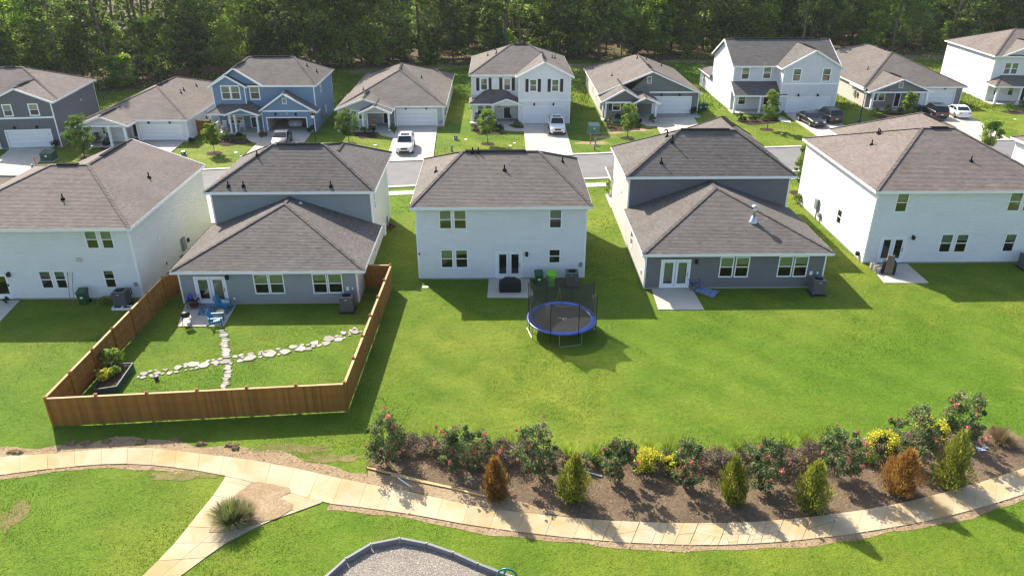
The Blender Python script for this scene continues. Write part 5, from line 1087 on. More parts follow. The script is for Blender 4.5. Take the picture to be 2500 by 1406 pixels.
# ================================================================== grills
M('cover_black', (0.012, 0.012, 0.013), .7, .25, 3, bump=.4, bscale=8); M('cover_tan', (0.16, 0.13, 0.095), .75, .2, 3, bump=.4, bscale=8)
def covered_grill(label, loc, rz, w=1.55, d=.62, h=1.12, two=False):
    g_ = thing('covered_grill', label, 'grill', (*loc, 0), rz); rg = random.Random(int(w * 100)); prof = [(0.10, 1.0, 1.0), (.25, 1.03, 1.06), (.55, 1.02, 1.04), (.78, 1.0, 1.02), (.86, .96, .98), (.98, .62, .80), (1.08, .56, .62), (h, .50, .40)]
    P = []; n = 28
    for z, a, b in prof:
        for k in range(n):
            t = 2 * math.pi * k / n; c, s_ = math.cos(t), math.sin(t); q = .35; x = math.copysign(abs(c) ** q, c) * w / 2 * a; y = math.copysign(abs(s_) ** q, s_) * d / 2 * b; j = 1 + rg.uniform(-.025, .025); P.append((x * j, y * j, z * h / 1.12 + rg.uniform(-.012, .012)))
    mb = MB(); mb.faces(P, [(k * n + i, k * n + (i + 1) % n, (k + 1) * n + (i + 1) % n, (k + 1) * n + i) for k in range(len(prof) - 1) for i in range(n)]); mb.faces(P[-n:], [tuple(range(n))])
    if two:
        for k in range(len(mb.f)):
            c = np.mean([mb.v[i] for i in mb.f[k]], axis=0); mb.m[k] = 1 if (abs(c[0]) < w * .30 and c[1] < 0) else 0
    mb.build('cover', ['cover_black', 'cover_tan'] if two else 'cover_black', g_, True)
    for x in (-1, 1):
        for y in (-1, 1): mb = MB(); mb.tube([(x * w * .42, y * d * .4 - .025, .06), (x * w * .42, y * d * .4 + .025, .06)], .06, 10); mb.build('wheel', 'rubber', g_)
    return g_
covered_grill('long grill under a black cover on the patio of the white house', G(1245, 712), .0); covered_grill('grill under a black and tan cover on the right white house patio', G(2166, 668), rad(-20), .95, .62, 1.3, True)
cg = thing('charcoal_grill', 'black charcoal grill on thin legs on the fenced patio', 'grill', (*G(458, 795), 0), .3)
mb = MB(); mb.lathe([(.05, .62), (.22, .66), (.29, .78), (.29, .82)], (0, 0, 0), 18, sx=1.0, sy=.8); mb.build('bowl', 'black_metal', cg, True); mb = MB(); mb.lathe([(.295, .825), (.28, .92), (.18, .99), (.02, 1.01)], (0, 0, 0), 18, sx=1, sy=.8); mb.build('lid', 'black_metal', cg, True)
for x, y in ((-1, -1), (1, -1), (1, 1), (-1, 1)): mb = MB(); mb.tube([(x * .17, y * .14, .7), (x * .29, y * .22, 0)], .014, 5); mb.build('leg', 'black_metal', cg)
mb = MB(); mb.box(-.22, .22, -.16, .16, .28, .295); mb.build('shelf', 'grey_metal', cg)
M('kettle_blue', (0.02, 0.03, 0.30), .25, .1, 3, spec=.6, coat=.5); M('rust', (0.14, 0.05, 0.025), .9, .3, 6); M('glazed_grey', (0.40, 0.42, 0.42), .5, .15, 5)
fd = thing('folding_table', 'small black folding stand beside the fenced patio doors', 'stand', (*G(475, 752), 0), .1); mb = MB(); mb.box(-.38, .38, -.26, .26, .62, .65); mb.build('top', 'black_plastic', fd)
for x in (-1, 1):
    for y in (-1, 1): mb = MB(); mb.tube([(x * .34, y * .22, .62), (x * .36, y * .24, 0)], .016, 5); mb.build('leg', 'black_metal', fd)
x_, y_ = G(475, 752); kb = thing('water_jug', 'shiny blue jug standing on the black stand', 'jug', (x_ - .16, y_ + .02, .65)); mb = MB(); mb.lathe([(.15, 0), (.17, .05), (.17, .28), (.13, .36), (.06, .40), (.06, .44)], (0, 0, 0), 16); mb.build('body', 'kettle_blue', kb, True); mb = MB(); mb.tube([(.15, 0, .1), (.24, 0, .16), (.24, 0, .26), (.15, 0, .3)], .018, 6); mb.build('handle', 'kettle_blue', kb)
kb = thing('plant_pot', 'pale grey pot beside the blue jug on the stand', 'pot', (x_ + .2, y_ + .02, .65)); mb = MB(); mb.lathe([(.1, 0), (.14, .22), (.16, .24), (.13, .25), (.12, .2)], (0, 0, 0), 14); mb.build('body', 'glazed_grey', kb, True); mb = MB(); mb.lathe([(.12, .205), (.1, .22)], (0, 0, 0), 12); mb.build('soil', 'dark_mulch', kb)
kb = thing('fire_pit', 'rusty low fire bowl under the black stand', 'fire pit', (x_ + .05, y_ - .05, .05)); mb = MB(); mb.lathe([(.12, .05), (.26, .15), (.33, .27), (.31, .27), (.2, .16)], (0, 0, 0), 18); mb.build('bowl', 'rust', kb, True)
for k in range(3): mb = MB(); a = k * 2.1; mb.tube([(.2 * math.cos(a), .2 * math.sin(a), .13), (.27 * math.cos(a), .27 * math.sin(a), 0)], .018, 5); mb.build('leg', 'rust', kb)

# ================================================================== patio furniture
M('chair_blue', (0.03, 0.20, 0.36), .45, .1, 3); M('table_yellow', (0.62, 0.45, 0.10), .5, .1, 3)
def adirondack(label, loc, rz):
    c = thing('adirondack_chair', label, 'chair', (*loc, .05), rz, 'blue slatted garden chairs')
    for k in range(6):
        x = -.25 + k * .1; mb = MB(); h = .95 - abs(k - 2.5) * .05; mb.bar((x, .22, .30), (x * 1.25, .52, .30 + h * .82), .085, .02, up=(0, 1, 0)); mb.build('back_slat', 'chair_blue', c)
    for k in range(5): mb = MB(); y = -.32 + k * .12; z = .40 - k * .028; mb.bar((-.28, y, z), (.28, y, z), .1, .02); mb.build('seat_slat', 'chair_blue', c)
    for s in (-1, 1):
        mb = MB(); mb.bar((s * .38, -.42, .60), (s * .38, .42, .60), .13, .022); mb.build('arm', 'chair_blue', c)
        mb = MB(); mb.bar((s * .34, -.36, 0), (s * .34, -.36, .59), .09, .03, up=(1, 0, 0)); mb.build('leg', 'chair_blue', c); mb = MB(); mb.bar((s * .30, -.36, .36), (s * .30, .62, .06), .03, .1); mb.build('leg', 'chair_blue', c)
        mb = MB(); mb.bar((s * .34, .36, .12), (s * .34, .36, .59), .08, .025, up=(1, 0, 0)); mb.build('leg', 'chair_blue', c)
    mb = MB(); mb.bar((-.36, .40, .62), (.36, .40, .62), .07, .025); mb.build('back_rail', 'chair_blue', c); return c
adirondack('blue slatted garden chair at the outer edge of the fenced patio', G(531, 792), rad(98)); adirondack('blue slatted garden chair nearer the doors on the fenced patio', G(548, 757), rad(82))
t_ = thing('side_table', 'yellow round-top side table between the two blue chairs', 'table', (*G(541, 776), .05)); mb = MB(); mb.lathe([(.27, .44), (.28, .46), (.27, .475)], (0, 0, 0), 20); mb.build('top', 'table_yellow', t_)
for k in range(4): a = .78 + k * 1.57; mb = MB(); mb.tube([(.2 * math.cos(a), .2 * math.sin(a), .44), (.25 * math.cos(a), .25 * math.sin(a), 0)], .018, 6); mb.build('leg', 'table_yellow', t_)
def mat_rug():
    n = N('rug_blue'); v = n.obj(); f = n.rangemap(n.noise(v, 4.5, 3, .6, 1.5), .44, .54, 0, 1); n.base(n.mix(f, (.04, .09, .16), (.24, .30, .36))); n.set(.95, 0, .05); MATS['rug_blue'] = n.m
mat_rug(); rq = [G(482, 772), G(556, 770), G(576, 746), G(492, 746)]; mb = MB(); mb.prism(rq, .052, .062); o = mb.build('rug', 'rug_blue'); tag(o, 'mottled blue outdoor rug on the fenced patio', 'rug')
mb = MB(); c = G(1243, 691); mb.box(c[0] - .75, c[0] + .75, c[1] - .28, c[1] + .28, .052, .068); M('mat_grey', (.38, .42, .48), .9, .2, 4); M('mat_dark', (.07, .075, .09), .9, .2, 4); o = tag(mb.build('doormat', 'mat_grey'), 'pale grey outdoor mat at the white house doors', 'mat'); mb = MB(); mb.box(c[0] - .34, c[0] + .34, c[1] - .26, c[1] + .2, .072, .082); tag(mb.build('doormat', 'mat_dark'), 'small dark doormat lying on the pale grey mat', 'mat')
M('camp_blue', (.04, .10, .34), .7, .15, 4)
cc = thing('camp_chair', 'blue folding camp chair beside the charcoal house doors', 'chair', (*G(1691, 706), .05), rad(15)); cc.scale = (1.15,) * 3; mb = MB(); mb.faces([(-.28, -.25, .45), (.28, -.25, .45), (.28, .2, .40), (-.28, .2, .40), (0, 0, .36)], [(0, 1, 4), (1, 2, 4), (2, 3, 4), (3, 0, 4)]); mb.build('seat', 'camp_blue', cc); mb = MB(); mb.faces([(-.28, .2, .42), (.28, .2, .42), (.3, .34, .92), (-.3, .34, .92), (0, .33, .66)], [(0, 1, 4), (1, 2, 4), (2, 3, 4), (3, 0, 4)]); mb.build('backrest', 'camp_blue', cc)
for s in (-1, 1):
    mb = MB(); mb.tube([(s * .3, -.28, .02), (-s * .02, .0, .25), (-s * .28, .22, .42)], .012, 5); mb.build('leg', 'black_metal', cc); mb = MB(); mb.tube([(s * .3, .3, .02), (s * .3, .36, .95)], .012, 5); mb.build('leg', 'black_metal', cc); mb = MB(); mb.tube([(s * .3, -.27, .02), (s * .3, -.27, .62)], .012, 5); mb.build('leg', 'black_metal', cc); mb = MB(); mb.bar((s * .3, -.28, .63), (s * .3, .3, .63), .07, .02); mb.build('arm', 'camp_blue', cc)
M('tarp_blue', (.20, .26, .42), .5, .15, 3); q = [G(1690, 712), G(1742, 730), G(1758, 714), G(1705, 703)]
lm = thing('sun_mat', 'pale blue folding mat lying on the lawn beside the camp chair', 'mat', (*q[0], 0)); mb = MB(); m = 9
for k in range(m):
    f = lambda t, zz: [(*(np.array(q[0]) * (1 - t) + np.array(q[1]) * t - q[0]), zz), (*(np.array(q[3]) * (1 - t) + np.array(q[2]) * t - q[0]), zz)]
    a = f(k / m, .09 + .05 * (k % 2)); b = f((k + 1) / m, .09 + .05 * ((k + 1) % 2)); mb.poly([a[0], b[0], b[1], a[1]])
mb.build('fabric', 'tarp_blue', lm); mb = MB(); [mb.tube([(*(np.array(q[i]) - q[0]), .07), (*(np.array(q[j]) - q[0]), .07)], .012, 5) for i, j in ((0, 1), (3, 2))]; mb.build('frame', 'grey_metal', lm)
M('block_grey', (.42, .39, .35), .95, .15, 4)
for i, (px, py) in enumerate(((2130, 655), (2137, 661), (2143, 668))):
    mb = MB(); h = .2
    for z0 in (0,):
        mb.box(-.2, .2, -.1, -.07, z0, z0 + .4); mb.box(-.2, .2, .07, .1, z0, z0 + .4); [mb.box(x, x + .03, -.07, .07, z0, z0 + .4) for x in (-.2, -.015, .17)]
    tag(mb.build('cinder_block', 'block_grey', loc=(*G(px, py), .05), rz=.3 * i), ['hollow concrete block nearest the right white house wall', 'hollow concrete block in the middle beside the tan covered grill', 'hollow concrete block at the outer end beside the tan covered grill'][i], 'block', 'concrete blocks beside the covered grill')
# leaning poles, planters, ball
for i, (bx, tx) in enumerate(((172, 168), (180, 176))):
    a = G(bx, 745); mb = MB(); mb.tube([(*a, 0), (a[0] - .12 + i * .1, 47.36, 2.1)], .018, 6); tag(mb.build('garden_pole', 'stem'), ['left of two thin poles leaning on the white house wall', 'right of two thin poles leaning on the white house wall'][i], 'pole')
for i, px in enumerate((288, 311)):
    c = G(px, 754); mb = MB(); w_, d_ = .32, .22; [mb.box(*b) for b in ((-w_, w_, -d_, -d_ + .05, 0, .16), (-w_, w_, d_ - .05, d_, 0, .16), (-w_, -w_ + .05, -d_ + .05, d_ - .05, 0, .16), (w_ - .05, w_, -d_ + .05, d_ - .05, 0, .16))]; o = thing('planter_box', ['left small white planter frame by the air conditioner', 'right small white planter frame by the air conditioner'][i], 'planter', (*c, 0)); mb.build('frame', 'white_trim', o); mb = MB(); mb.box(-w_ + .05, w_ - .05, -d_ + .05, d_ - .05, 0, .1); mb.build('soil', 'dark_mulch', o)
mb = MB(); c = G(383, 928); mb.lathe([(.02, 0), (.09, .03), (.13, .1), (.13, .15), (.09, .22), (.02, .25)], (0, 0, 0), 14); M('ball_dark', (.05, .04, .07), .4, .2, 4); tag(mb.build('ball', 'ball_dark', smooth=True, loc=(*c, 0)), 'small dark ball on the lawn near the flagstone path', 'ball')
mb = MB(); c = G(1038, 702); mb.prism([(-.22, -.12), (.2, -.16), (.24, .1), (-.18, .14)], 0, .06); tag(mb.build('splash_block', 'white_trim', loc=(*c, 0)), 'small white splash block by the left corner of the white house', 'block')
# raised bed
M('bed_green', (.03, .07, .065), .6, .15, 3)
bq = [G(232, 966), G(288, 958), G(328, 900), G(268, 905)]; rb = thing('raised_bed', 'dark green raised garden bed inside the fence corner', 'raised bed', (*bq[0], 0)); rel = [(p[0] - bq[0][0], p[1] - bq[0][1]) for p in bq]
for k in range(4):
    a, b = rel[k], rel[(k + 1) % 4]
    for z in (.11, .33): mb = MB(); mb.bar((*a, z), (*b, z), .06, .2); mb.build('board', 'bed_green', rb)
mb = MB(); mb.prism(inset(rel, .08), .05, .38); mb.build('soil', 'dark_mulch', rb); EXCL.append(np.array(bq))
# flagstone paths
M('flagstone', (.31, .285, .245), .85, .15, 3, tone=.25, rnd=.12)
fpth = tag(link('flagstone_path', None), kind='structure'); rgk = random.Random(21); placed = []
def stone(c, r, rot, asp):
    n = rgk.randint(5, 7); pts = []
    for k in range(n): a = 2 * math.pi * k / n + rgk.uniform(-.25, .25); rr = r * rgk.uniform(.62, 1.2); x, y = rr * math.cos(a) * asp, rr * math.sin(a); pts.append((c[0] + x * math.cos(rot) - y * math.sin(rot), c[1] + x * math.sin(rot) + y * math.cos(rot)))
    mb = MB(); mb.prism(pts, 0, .045 + rgk.uniform(-.01, .015), rgk.random()); mb.build('stone', 'flagstone', fpth); EXCL.append(np.array(pts))
la = resample([G(*p) for p in ((335, 919), (380, 912), (435, 900), (500, 890), (555, 882), (620, 868), (690, 858), (760, 845), (815, 828), (850, 815), (878, 806))], 40)
done = []
for k in range(900):
    i = rgk.uniform(0, 38.9); p = la[int(i)] * (1 - i % 1) + la[int(i) + 1] * (i % 1); d = la[int(i) + 1] - la[int(i)]; rot = math.atan2(d[1], d[0]); nv = np.array((-d[1], d[0])) / np.linalg.norm(d); r = rgk.uniform(.2, .42) if k < 200 else rgk.uniform(.11, .2); off = rgk.uniform(-.46, .46) * (1 - r); q = p + nv * off
    if all(np.linalg.norm(q - c_) > .86 * (r + r_) for c_, r_ in done): done.append((q, r)); stone(q, r, rot + rgk.uniform(-.5, .5), rgk.uniform(.9, 1.15))
lb = resample([G(*p) for p in ((545, 808), (550, 830), (549, 850), (556, 872))], 14)
for k, p in enumerate(lb): stone(p + np.array((rgk.uniform(-.06, .06), 0)), rgk.uniform(.13, .17), rgk.uniform(-.1, .1), 2.1)
lc = resample([G(*p) for p in ((556, 893), (560, 910), (552, 930), (546, 948))], 13)
for k, p in enumerate(lc): stone(p + np.array((rgk.uniform(-.06, .06), 0)), rgk.uniform(.11, .15), rgk.uniform(-.1, .1), 1.9)
# lumber and pipes in the bed, sod pieces, litter
def stick(name, a, b, w_, h_, mat, label, cat, rnd=False):
    mb = MB(); A3, B3 = (*G(*a), .06), (*G(*b), .06); mb.tube([A3, B3], w_ / 2, 8) if rnd else mb.bar(A3, B3, w_, h_); tag(mb.build(name, mat), label, cat)
stick('timber_plank', (896, 1143), (1184, 1213), .09, .05, 'lumber', 'long pale timber strip lying along the edge of the mulch bed', 'plank'); stick('timber_plank', (955, 1162), (1082, 1189), .09, .045, 'lumber', 'shorter timber strip lying just below the long one', 'plank')
M('pipe_white', (.75, .75, .74), .4, .08, 3); stick('plastic_pipe', (1428, 1152), (1470, 1165), .06, .06, 'pipe_white', 'longest white plastic pipe on the mulch right of a conifer', 'pipe', True); stick('plastic_pipe', (1362, 1145), (1380, 1150), .06, .06, 'pipe_white', 'short white plastic pipe left of the middle conifer', 'pipe', True); stick('plastic_pipe', (972, 1168), (1000, 1188), .07, .07, 'pipe_white', 'white plastic pipe lying on bare soil beside the footpath', 'pipe', True); stick('plastic_pipe', (1419, 1153), (1428, 1146), .05, .05, 'pipe_white', 'tiny white pipe stub beside the longest pipe', 'pipe', True)
M('sod_soil', (.17, .12, .06), .95, .3, 4, bump=.8, bscale=12); rgs = random.Random(8)
for i, (px, py, l, w_) in enumerate(((38, 1104, .9, .4), (175, 1083, .55, .35), (210, 1082, .6, .3), (260, 1078, .5, .35), (345, 1080, .55, .45), (432, 1074, .5, .3), (492, 1084, .6, .35), (566, 1088, .7, .35), (575, 1096, .4, .3))):
    o = thing('sod_piece', ['large rolled sod piece at the left edge by the footpath', 'brown sod lump in the fence shadow, leftmost', 'brown sod lump in the fence shadow, second from left', 'ragged sod scrap in the fence shadow, third from left', 'greenish sod piece in the fence shadow, fourth from left', 'small sod scrap at the edge of the fence shadow', 'squarish sod block in sunlight beside the footpath', 'large sod clod at the end of the strip of lumps', 'small sod clod below the large one'][i], 'sod', (*G(px, py), 0), rgs.uniform(-.4, .4), 'loose sod pieces along the footpath'); P = []; nx, ny = 7, 5
    for a in range(nx):
        for b in range(ny): e = min(a, nx - 1 - a, b, ny - 1 - b); P.append(((a / (nx - 1) - .5) * l + rgs.uniform(-.03, .03), (b / (ny - 1) - .5) * w_ + rgs.uniform(-.03, .03), .0 if e == 0 else .1 + rgs.uniform(-.03, .06)))
    mb = MB(); mb.faces(P, [(a * ny + b, (a + 1) * ny + b, (a + 1) * ny + b + 1, a * ny + b + 1) for a in range(nx - 1) for b in range(ny - 1)]); mb.build('soil_slab', 'sod_soil', o)
mb = MB(); c = G(2398, 1097)
for k in range(5): a = rgs.uniform(0, 6); x, y = rgs.uniform(-.25, .25), rgs.uniform(-.12, .12); mb.faces([(x - .14, y - .05, .03), (x + .1, y - .09, .1), (x + .13, y + .06, .05), (x - .1, y + .1, .09)], [(0, 1, 2, 3)])
M('litter', (.55, .60, .72), .6, .1, 5); tag(mb.build('litter', 'litter', loc=(*c, 0)), 'crumpled pale plastic litter on the mulch at the right end', 'litter')
# playground climber tube
M('climber_teal', (.0, .16, .13), .35, .1, 3, spec=.5)
c0 = G(1222, 1440); cl = thing('climbing_arch', 'teal tube climbing arch at the bottom edge of the gravel', 'climbing frame', (*c0, 0)); q0, q1, top = np.array(G(1214, 1420)) - c0, np.array(G(1262, 1425)) - c0, .62
mb = MB(); arc = [(q0[0] + (q1[0] - q0[0]) * (.5 - .5 * math.cos(t)), q0[1] + (q1[1] - q0[1]) * (.5 - .5 * math.cos(t)), .15 + top * math.sin(t) ** .6) for t in np.linspace(0.02, math.pi - .02, 16)]; mb.tube([(*q0, 0)] + arc + [(*q1, 0)], .045, 10); mb.build('arch_tube', 'climber_teal', cl, True)
mb = MB(); mb.tube([arc[7], (arc[3][0], arc[3][1] - .25, .05)], .04, 9); mb.build('cross_tube', 'climber_teal', cl, True)
# ================================================================== cars
def paint(name, col): return M(name, col, .3, .03, 2, coat=.8, spec=.5)
paint('paint_white', (.72, .73, .74)); paint('paint_black', (.008, .008, .010)); paint('paint_grey', (.045, .046, .05)); paint('paint_silver', (.30, .31, .33)); paint('paint_navy', (.02, .022, .03))
M('car_glass', (.012, .014, .018), .06, .02, 2, spec=.8); M('lamp_red', (.35, .015, .01), .25, .05, 3, spec=.5); M('lamp_clear', (.62, .66, .70), .12, .05, 3, spec=.8); M('plate', (.7, .7, .68), .5, .05, 3)
def car(name, label, loc, rz, col, style='suv', L=4.75, Wd=1.92, Ht=1.72, rails=True):
    """built facing -y; side profile stations run from nose to tail"""
    c = thing(name, label, 'car', (*loc, .115 if True else 0), rz, 'cars on the drives'); hw = Wd / 2; y = lambda t: -L / 2 + t * L
    wr = .37 if style == 'suv' else .34
    if style == 'suv': hood, belt, roof = .60 * Ht, .64 * Ht, Ht; st = [(0, .28, .50, .86), (.02, .24, .50, .93), (.06, .22, .56, .97), (.24, .22, .60, 1.0), (.30, .22, .62, 1.0), (.95, .22, .64, .99), (.985, .25, .62, .95), (1, .30, .55, .90)]; cab = [(.285, .62, 0), (.42, .985, 1), (.55, 1.0, 1), (.88, .965, 1), (.975, .65, 0)]
    else: hood, belt, roof = .60 * Ht, .66 * Ht, Ht; st = [(0, .26, .44, .84), (.02, .22, .50, .92), (.07, .20, .57, .97), (.28, .20, .66, 1.0), (.34, .20, .68, 1.0), (.85, .20, .70, .99), (.97, .24, .68, .94), (1, .32, .60, .89)]; cab = [(.30, .66, 0), (.46, .97, 1), (.58, 1.0, 1), (.74, .97, 1), (.90, .70, 0)]
    mb = MB(); n = 10; P = []
    for t, z0, zt, wf in st:
        z0 *= Ht * .72; zt *= Ht; w_ = hw * wf; ring = [(-.86, z0), (-.98, z0 + .10), (-1.0, z0 + (zt - z0) * .55), (-.965, zt - .07), (-.86, zt), (.86, zt), (.965, zt - .07), (1.0, z0 + (zt - z0) * .55), (.98, z0 + .10), (.86, z0)]
        P += [(a * w_, y(t), b) for a, b in ring]
    F = [(k * n + i, k * n + (i + 1) % n, (k + 1) * n + (i + 1) % n, (k + 1) * n + i) for k in range(len(st) - 1) for i in range(n)]
    mb.faces(P, [f[::-1] for f in F] + [tuple(range(n)), tuple(range((len(st) - 1) * n + n - 1, (len(st) - 1) * n - 1, -1))]); body = mb.build('body', col, c)
    for p in body.data.polygons: p.use_smooth = len(p.vertices) == 4
    # cabin shell: pillars and roof in body colour, glass panes proud of it
    mb = MB(); ring = []
    for t, zf, top in cab:
        w_ = hw * (.80 if top else .93); ring.append(((-w_, y(t), zf * Ht), (w_, y(t), zf * Ht)))
    bl = [(-hw * .93, y(cab[0][0]), belt), (hw * .93, y(cab[0][0]), belt), (hw * .93, y(cab[-1][0]), belt), (-hw * .93, y(cab[-1][0]), belt)]
    mb.faces([p for r_ in ring for p in r_], [(2 * k, 2 * k + 1, 2 * k + 3, 2 * k + 2) for k in range(len(ring) - 1)])
    for s in (0, 1): pts = [r_[s] for r_ in ring]; mb.poly(pts if s == 0 else pts[::-1])
    mb.build('cabin', col, c)
    def pane(name, pts): m_ = MB(); m_.poly(pts); m_.build(name, 'car_glass', c)
    lerp = lambda a, b, t: tuple(a[i] + (b[i] - a[i]) * t for i in range(3))
    def face_pane(r0, r1, name, up):
        a, b, d, e = r0[0], r0[1], r1[1], r1[0]; pts = [lerp(lerp(a, b, .06), lerp(e, d, .07), .08), lerp(lerp(a, b, .94), lerp(e, d, .93), .08), lerp(lerp(a, b, .93), lerp(e, d, .92), .93), lerp(lerp(a, b, .07), lerp(e, d, .08), .93)]
        nn = (Vector(pts[1]) - Vector(pts[0])).cross(Vector(pts[3]) - Vector(pts[0])).normalized(); nn = nn if nn.z > 0 else -nn; pane(name, [tuple(Vector(p) + nn * .012) for p in pts])
    face_pane(ring[0], ring[1], 'windscreen', 1); face_pane(ring[-1], ring[-2], 'rear_window', 1)
    for s in (0, 1):
        sg = -1 if s == 0 else 1; top = lambda t: np.interp(t, [q[0] for q in cab], [q[1] * Ht for q in cab]); wd = lambda z: hw * (.93 - .13 * (z - belt) / (roof - belt)) * sg + sg * .014
        t0, t1, t2, t3 = cab[0][0] + .045, cab[1][0] + .03, cab[3][0] - .01, cab[4][0] - .045; tm = (t0 + t3) / 2 + .02
        for a, b in ((t0, tm - .012), (tm + .012, t3)):
            zz = belt + .04; lo_ = [(a, zz), (b, zz)]; up_ = [(q, top(q) - .10) for q in (b, (a + b) / 2, a)]; up_ = [(q, max(z_, zz + .02)) for q, z_ in up_]; pts = [(wd(z_), y(q), z_) for q, z_ in lo_ + up_]; pane('side_window', pts if s else pts[::-1])
        m_ = MB(); m_.obox(Matrix.Translation((sg * (hw + .08), y(t0 + .05), belt + .06)), .17, .12, .13); m_.build('mirror', col, c)
        for t in (.185, .80):
            w_ = MB(); w_.tube([(sg * (hw - .22), y(t), wr), (sg * (hw + .015), y(t), wr)], wr, 18); wo = w_.build('wheel', 'rubber', c); r_ = MB(); r_.tube([(sg * (hw + .005), y(t), wr), (sg * (hw + .025), y(t), wr)], wr * .62, 12); r_.build('rim', 'grey_metal' if col != 'paint_white' else 'galvanised', wo)
        if rails and style == 'suv': m_ = MB(); m_.tube([(sg * hw * .72, y(cab[1][0] + .04), roof + .01), (sg * hw * .72, y(cab[1][0] + .08), roof + .05), (sg * hw * .72, y(cab[3][0] - .06), roof + .04), (sg * hw * .72, y(cab[3][0]), roof - .02)], .022, 6); m_.build('roof_rail', 'black_plastic', c)
        m_ = MB(); m_.box(sg * hw * .55 - .17, sg * hw * .55 + .17, -L / 2 - .012, -L / 2 + .12, .44 * Ht, .50 * Ht + .02); m_.build('headlight', 'lamp_clear', c); m_ = MB(); m_.box(sg * hw * .62 - .16, sg * hw * .62 + .16, L / 2 - .16, L / 2 + .012, .50 * Ht, .57 * Ht); m_.build('tail_light', 'lamp_red', c)
    m_ = MB(); m_.box(-hw * .38, hw * .38, -L / 2 - .02, -L / 2 + .1, .36 * Ht, .48 * Ht); m_.build('grille', 'black_plastic', c); m_ = MB(); m_.box(-hw * .6, hw * .6, -L / 2 - .025, -L / 2 + .2, .18 * Ht, .29 * Ht); m_.build('front_bumper', 'black_plastic', c); m_ = MB(); m_.box(-hw * .72, hw * .72, L / 2 - .2, L / 2 + .03, .18 * Ht, .30 * Ht); m_.build('rear_bumper', 'black_plastic' if style == 'suv' else col, c); m_ = MB(); m_.box(-.16, .16, L / 2 + .0, L / 2 + .02, .36 * Ht, .43 * Ht); m_.build('number_plate', 'plate', c)
    if style == 'suv': m_ = MB(); m_.poly([(-hw * .5, y(.46), roof + .006), (hw * .5, y(.46), roof + .006), (hw * .5, y(.62), roof + .006), (-hw * .5, y(.62), roof + .006)]); m_.build('sunroof', 'car_glass', c)
    return c
def gz(px, py): return G(px, py)
car('suv_car', 'white SUV with dark sunroof on the pale grey house drive', (-10.75, 84.6), rad(2), 'paint_white')
car('suv_car', 'white boxy SUV on the drive of the black-shuttered house', (7.15, 92.6), 0, 'paint_white', Ht=1.82, Wd=1.95)
car('sedan_car', 'silver car parked inside the open garage of the blue house', (-25.7, 96.6), math.pi, 'paint_silver', 'sedan', 4.6, 1.82, 1.46)
car('sedan_car', 'black car on the blue house drive, half hidden by a near roof', (-25.6, 87.2), rad(4), 'paint_navy', 'sedan', 4.7, 1.85, 1.48)
car('coupe_car', 'black muscle coupe facing the street beside the dark grey SUV', (40.35, 95.9), rad(6), 'paint_black', 'sedan', 4.95, 1.96, 1.45)
car('suv_car', 'dark grey SUV seen from behind beside the black coupe', (43.25, 97.6), math.pi + rad(4), 'paint_grey', Ht=1.75)
car('suv_car', 'black SUV seen from behind beside the white sedan', (G(2296, 293)[0], G(2296, 289)[1] + .9), math.pi - rad(6), 'paint_black', Ht=1.72)
car('sedan_car', 'white sedan seen from behind beside the black SUV', (G(2352, 291)[0] - .1, G(2352, 288)[1] + 1.0), math.pi - rad(6), 'paint_white', 'sedan', 4.8, 1.86, 1.46)

# ================================================================== street furniture
M('lamp_glass', (.75, .74, .68), .3, .05, 3)
def street_lamp(label, base, top_px):
    h = PY(*top_px, base[1])[1]; s = thing('street_lamp', label, 'street lamp', (*base, 0), 0, 'black street lamps'); mb = MB(); mb.lathe([(.2, 0), (.2, .3), (.12, .42), (.075, .6)], (0, 0, 0), 12); mb.build('base', 'black_metal', s); mb = MB(); mb.tube([(0, 0, .5), (0, 0, h - .75)], [.07, .045], 10); mb.build('pole', 'black_metal', s)
    mb = MB(); mb.lathe([(.05, h - .8), (.16, h - .72), (.16, h - .66)], (0, 0, 0), 8); mb.build('lamp_collar', 'black_metal', s); mb = MB(); mb.lathe([(.13, h - .66), (.22, h - .28)], (0, 0, 0), 8); mb.build('lamp_glass', 'lamp_glass', s); mb = MB(); mb.lathe([(.28, h - .28), (.25, h - .2), (.10, h - .04), (.03, h - .02), (.02, h + .1)], (0, 0, 0), 8); mb.build('lamp_cap', 'black_metal', s)
street_lamp('black street lamp in front of the blue house', G(773, 368), (759, 275)); street_lamp('black street lamp beside the taupe house', G(2097, 304), (2125, 216))
M('utility_green', (.035, .085, .07), .5, .12, 3); M('utility_pale', (.16, .27, .20), .55, .1, 3)
def cabinet(label, base, w_, d_, h_, mat='utility_green', rz=0.0):
    c = thing('utility_cabinet', label, 'utility box', (*base, 0), rz); mb = MB(); mb.box(-w_ / 2 - .1, w_ / 2 + .1, -d_ / 2 - .1, d_ / 2 + .1, 0, .1); mb.build('base_pad', 'foundation', c); mb = MB(); mb.faces([(-w_ / 2, -d_ / 2, .1), (w_ / 2, -d_ / 2, .1), (w_ / 2, d_ / 2, .1), (-w_ / 2, d_ / 2, .1), (-w_ / 2, -d_ / 2, h_ * .85), (w_ / 2, -d_ / 2, h_ * .85), (w_ / 2, d_ / 2, h_), (-w_ / 2, d_ / 2, h_)], MB.BOXF); mb.build('housing', mat, c); mb = MB(); mb.box(-w_ / 2 + .04, w_ / 2 - .04, -d_ / 2 - .02, -d_ / 2, .16, h_ * .8); mb.build('door', mat, c); mb = MB(); mb.box(-.1, .1, -d_ / 2 - .026, -d_ / 2 - .021, h_ * .5, h_ * .66); mb.build('label_plate', 'white_trim', c)
cabinet('large green utility cabinet on the lawn left of the grey-green house', G(1449, 325), 1.4, 1.2, 1.2, 'utility_pale'); cabinet('large green utility cabinet beside the slate house drive', G(122, 392), 1.3, 1.1, 1.1)
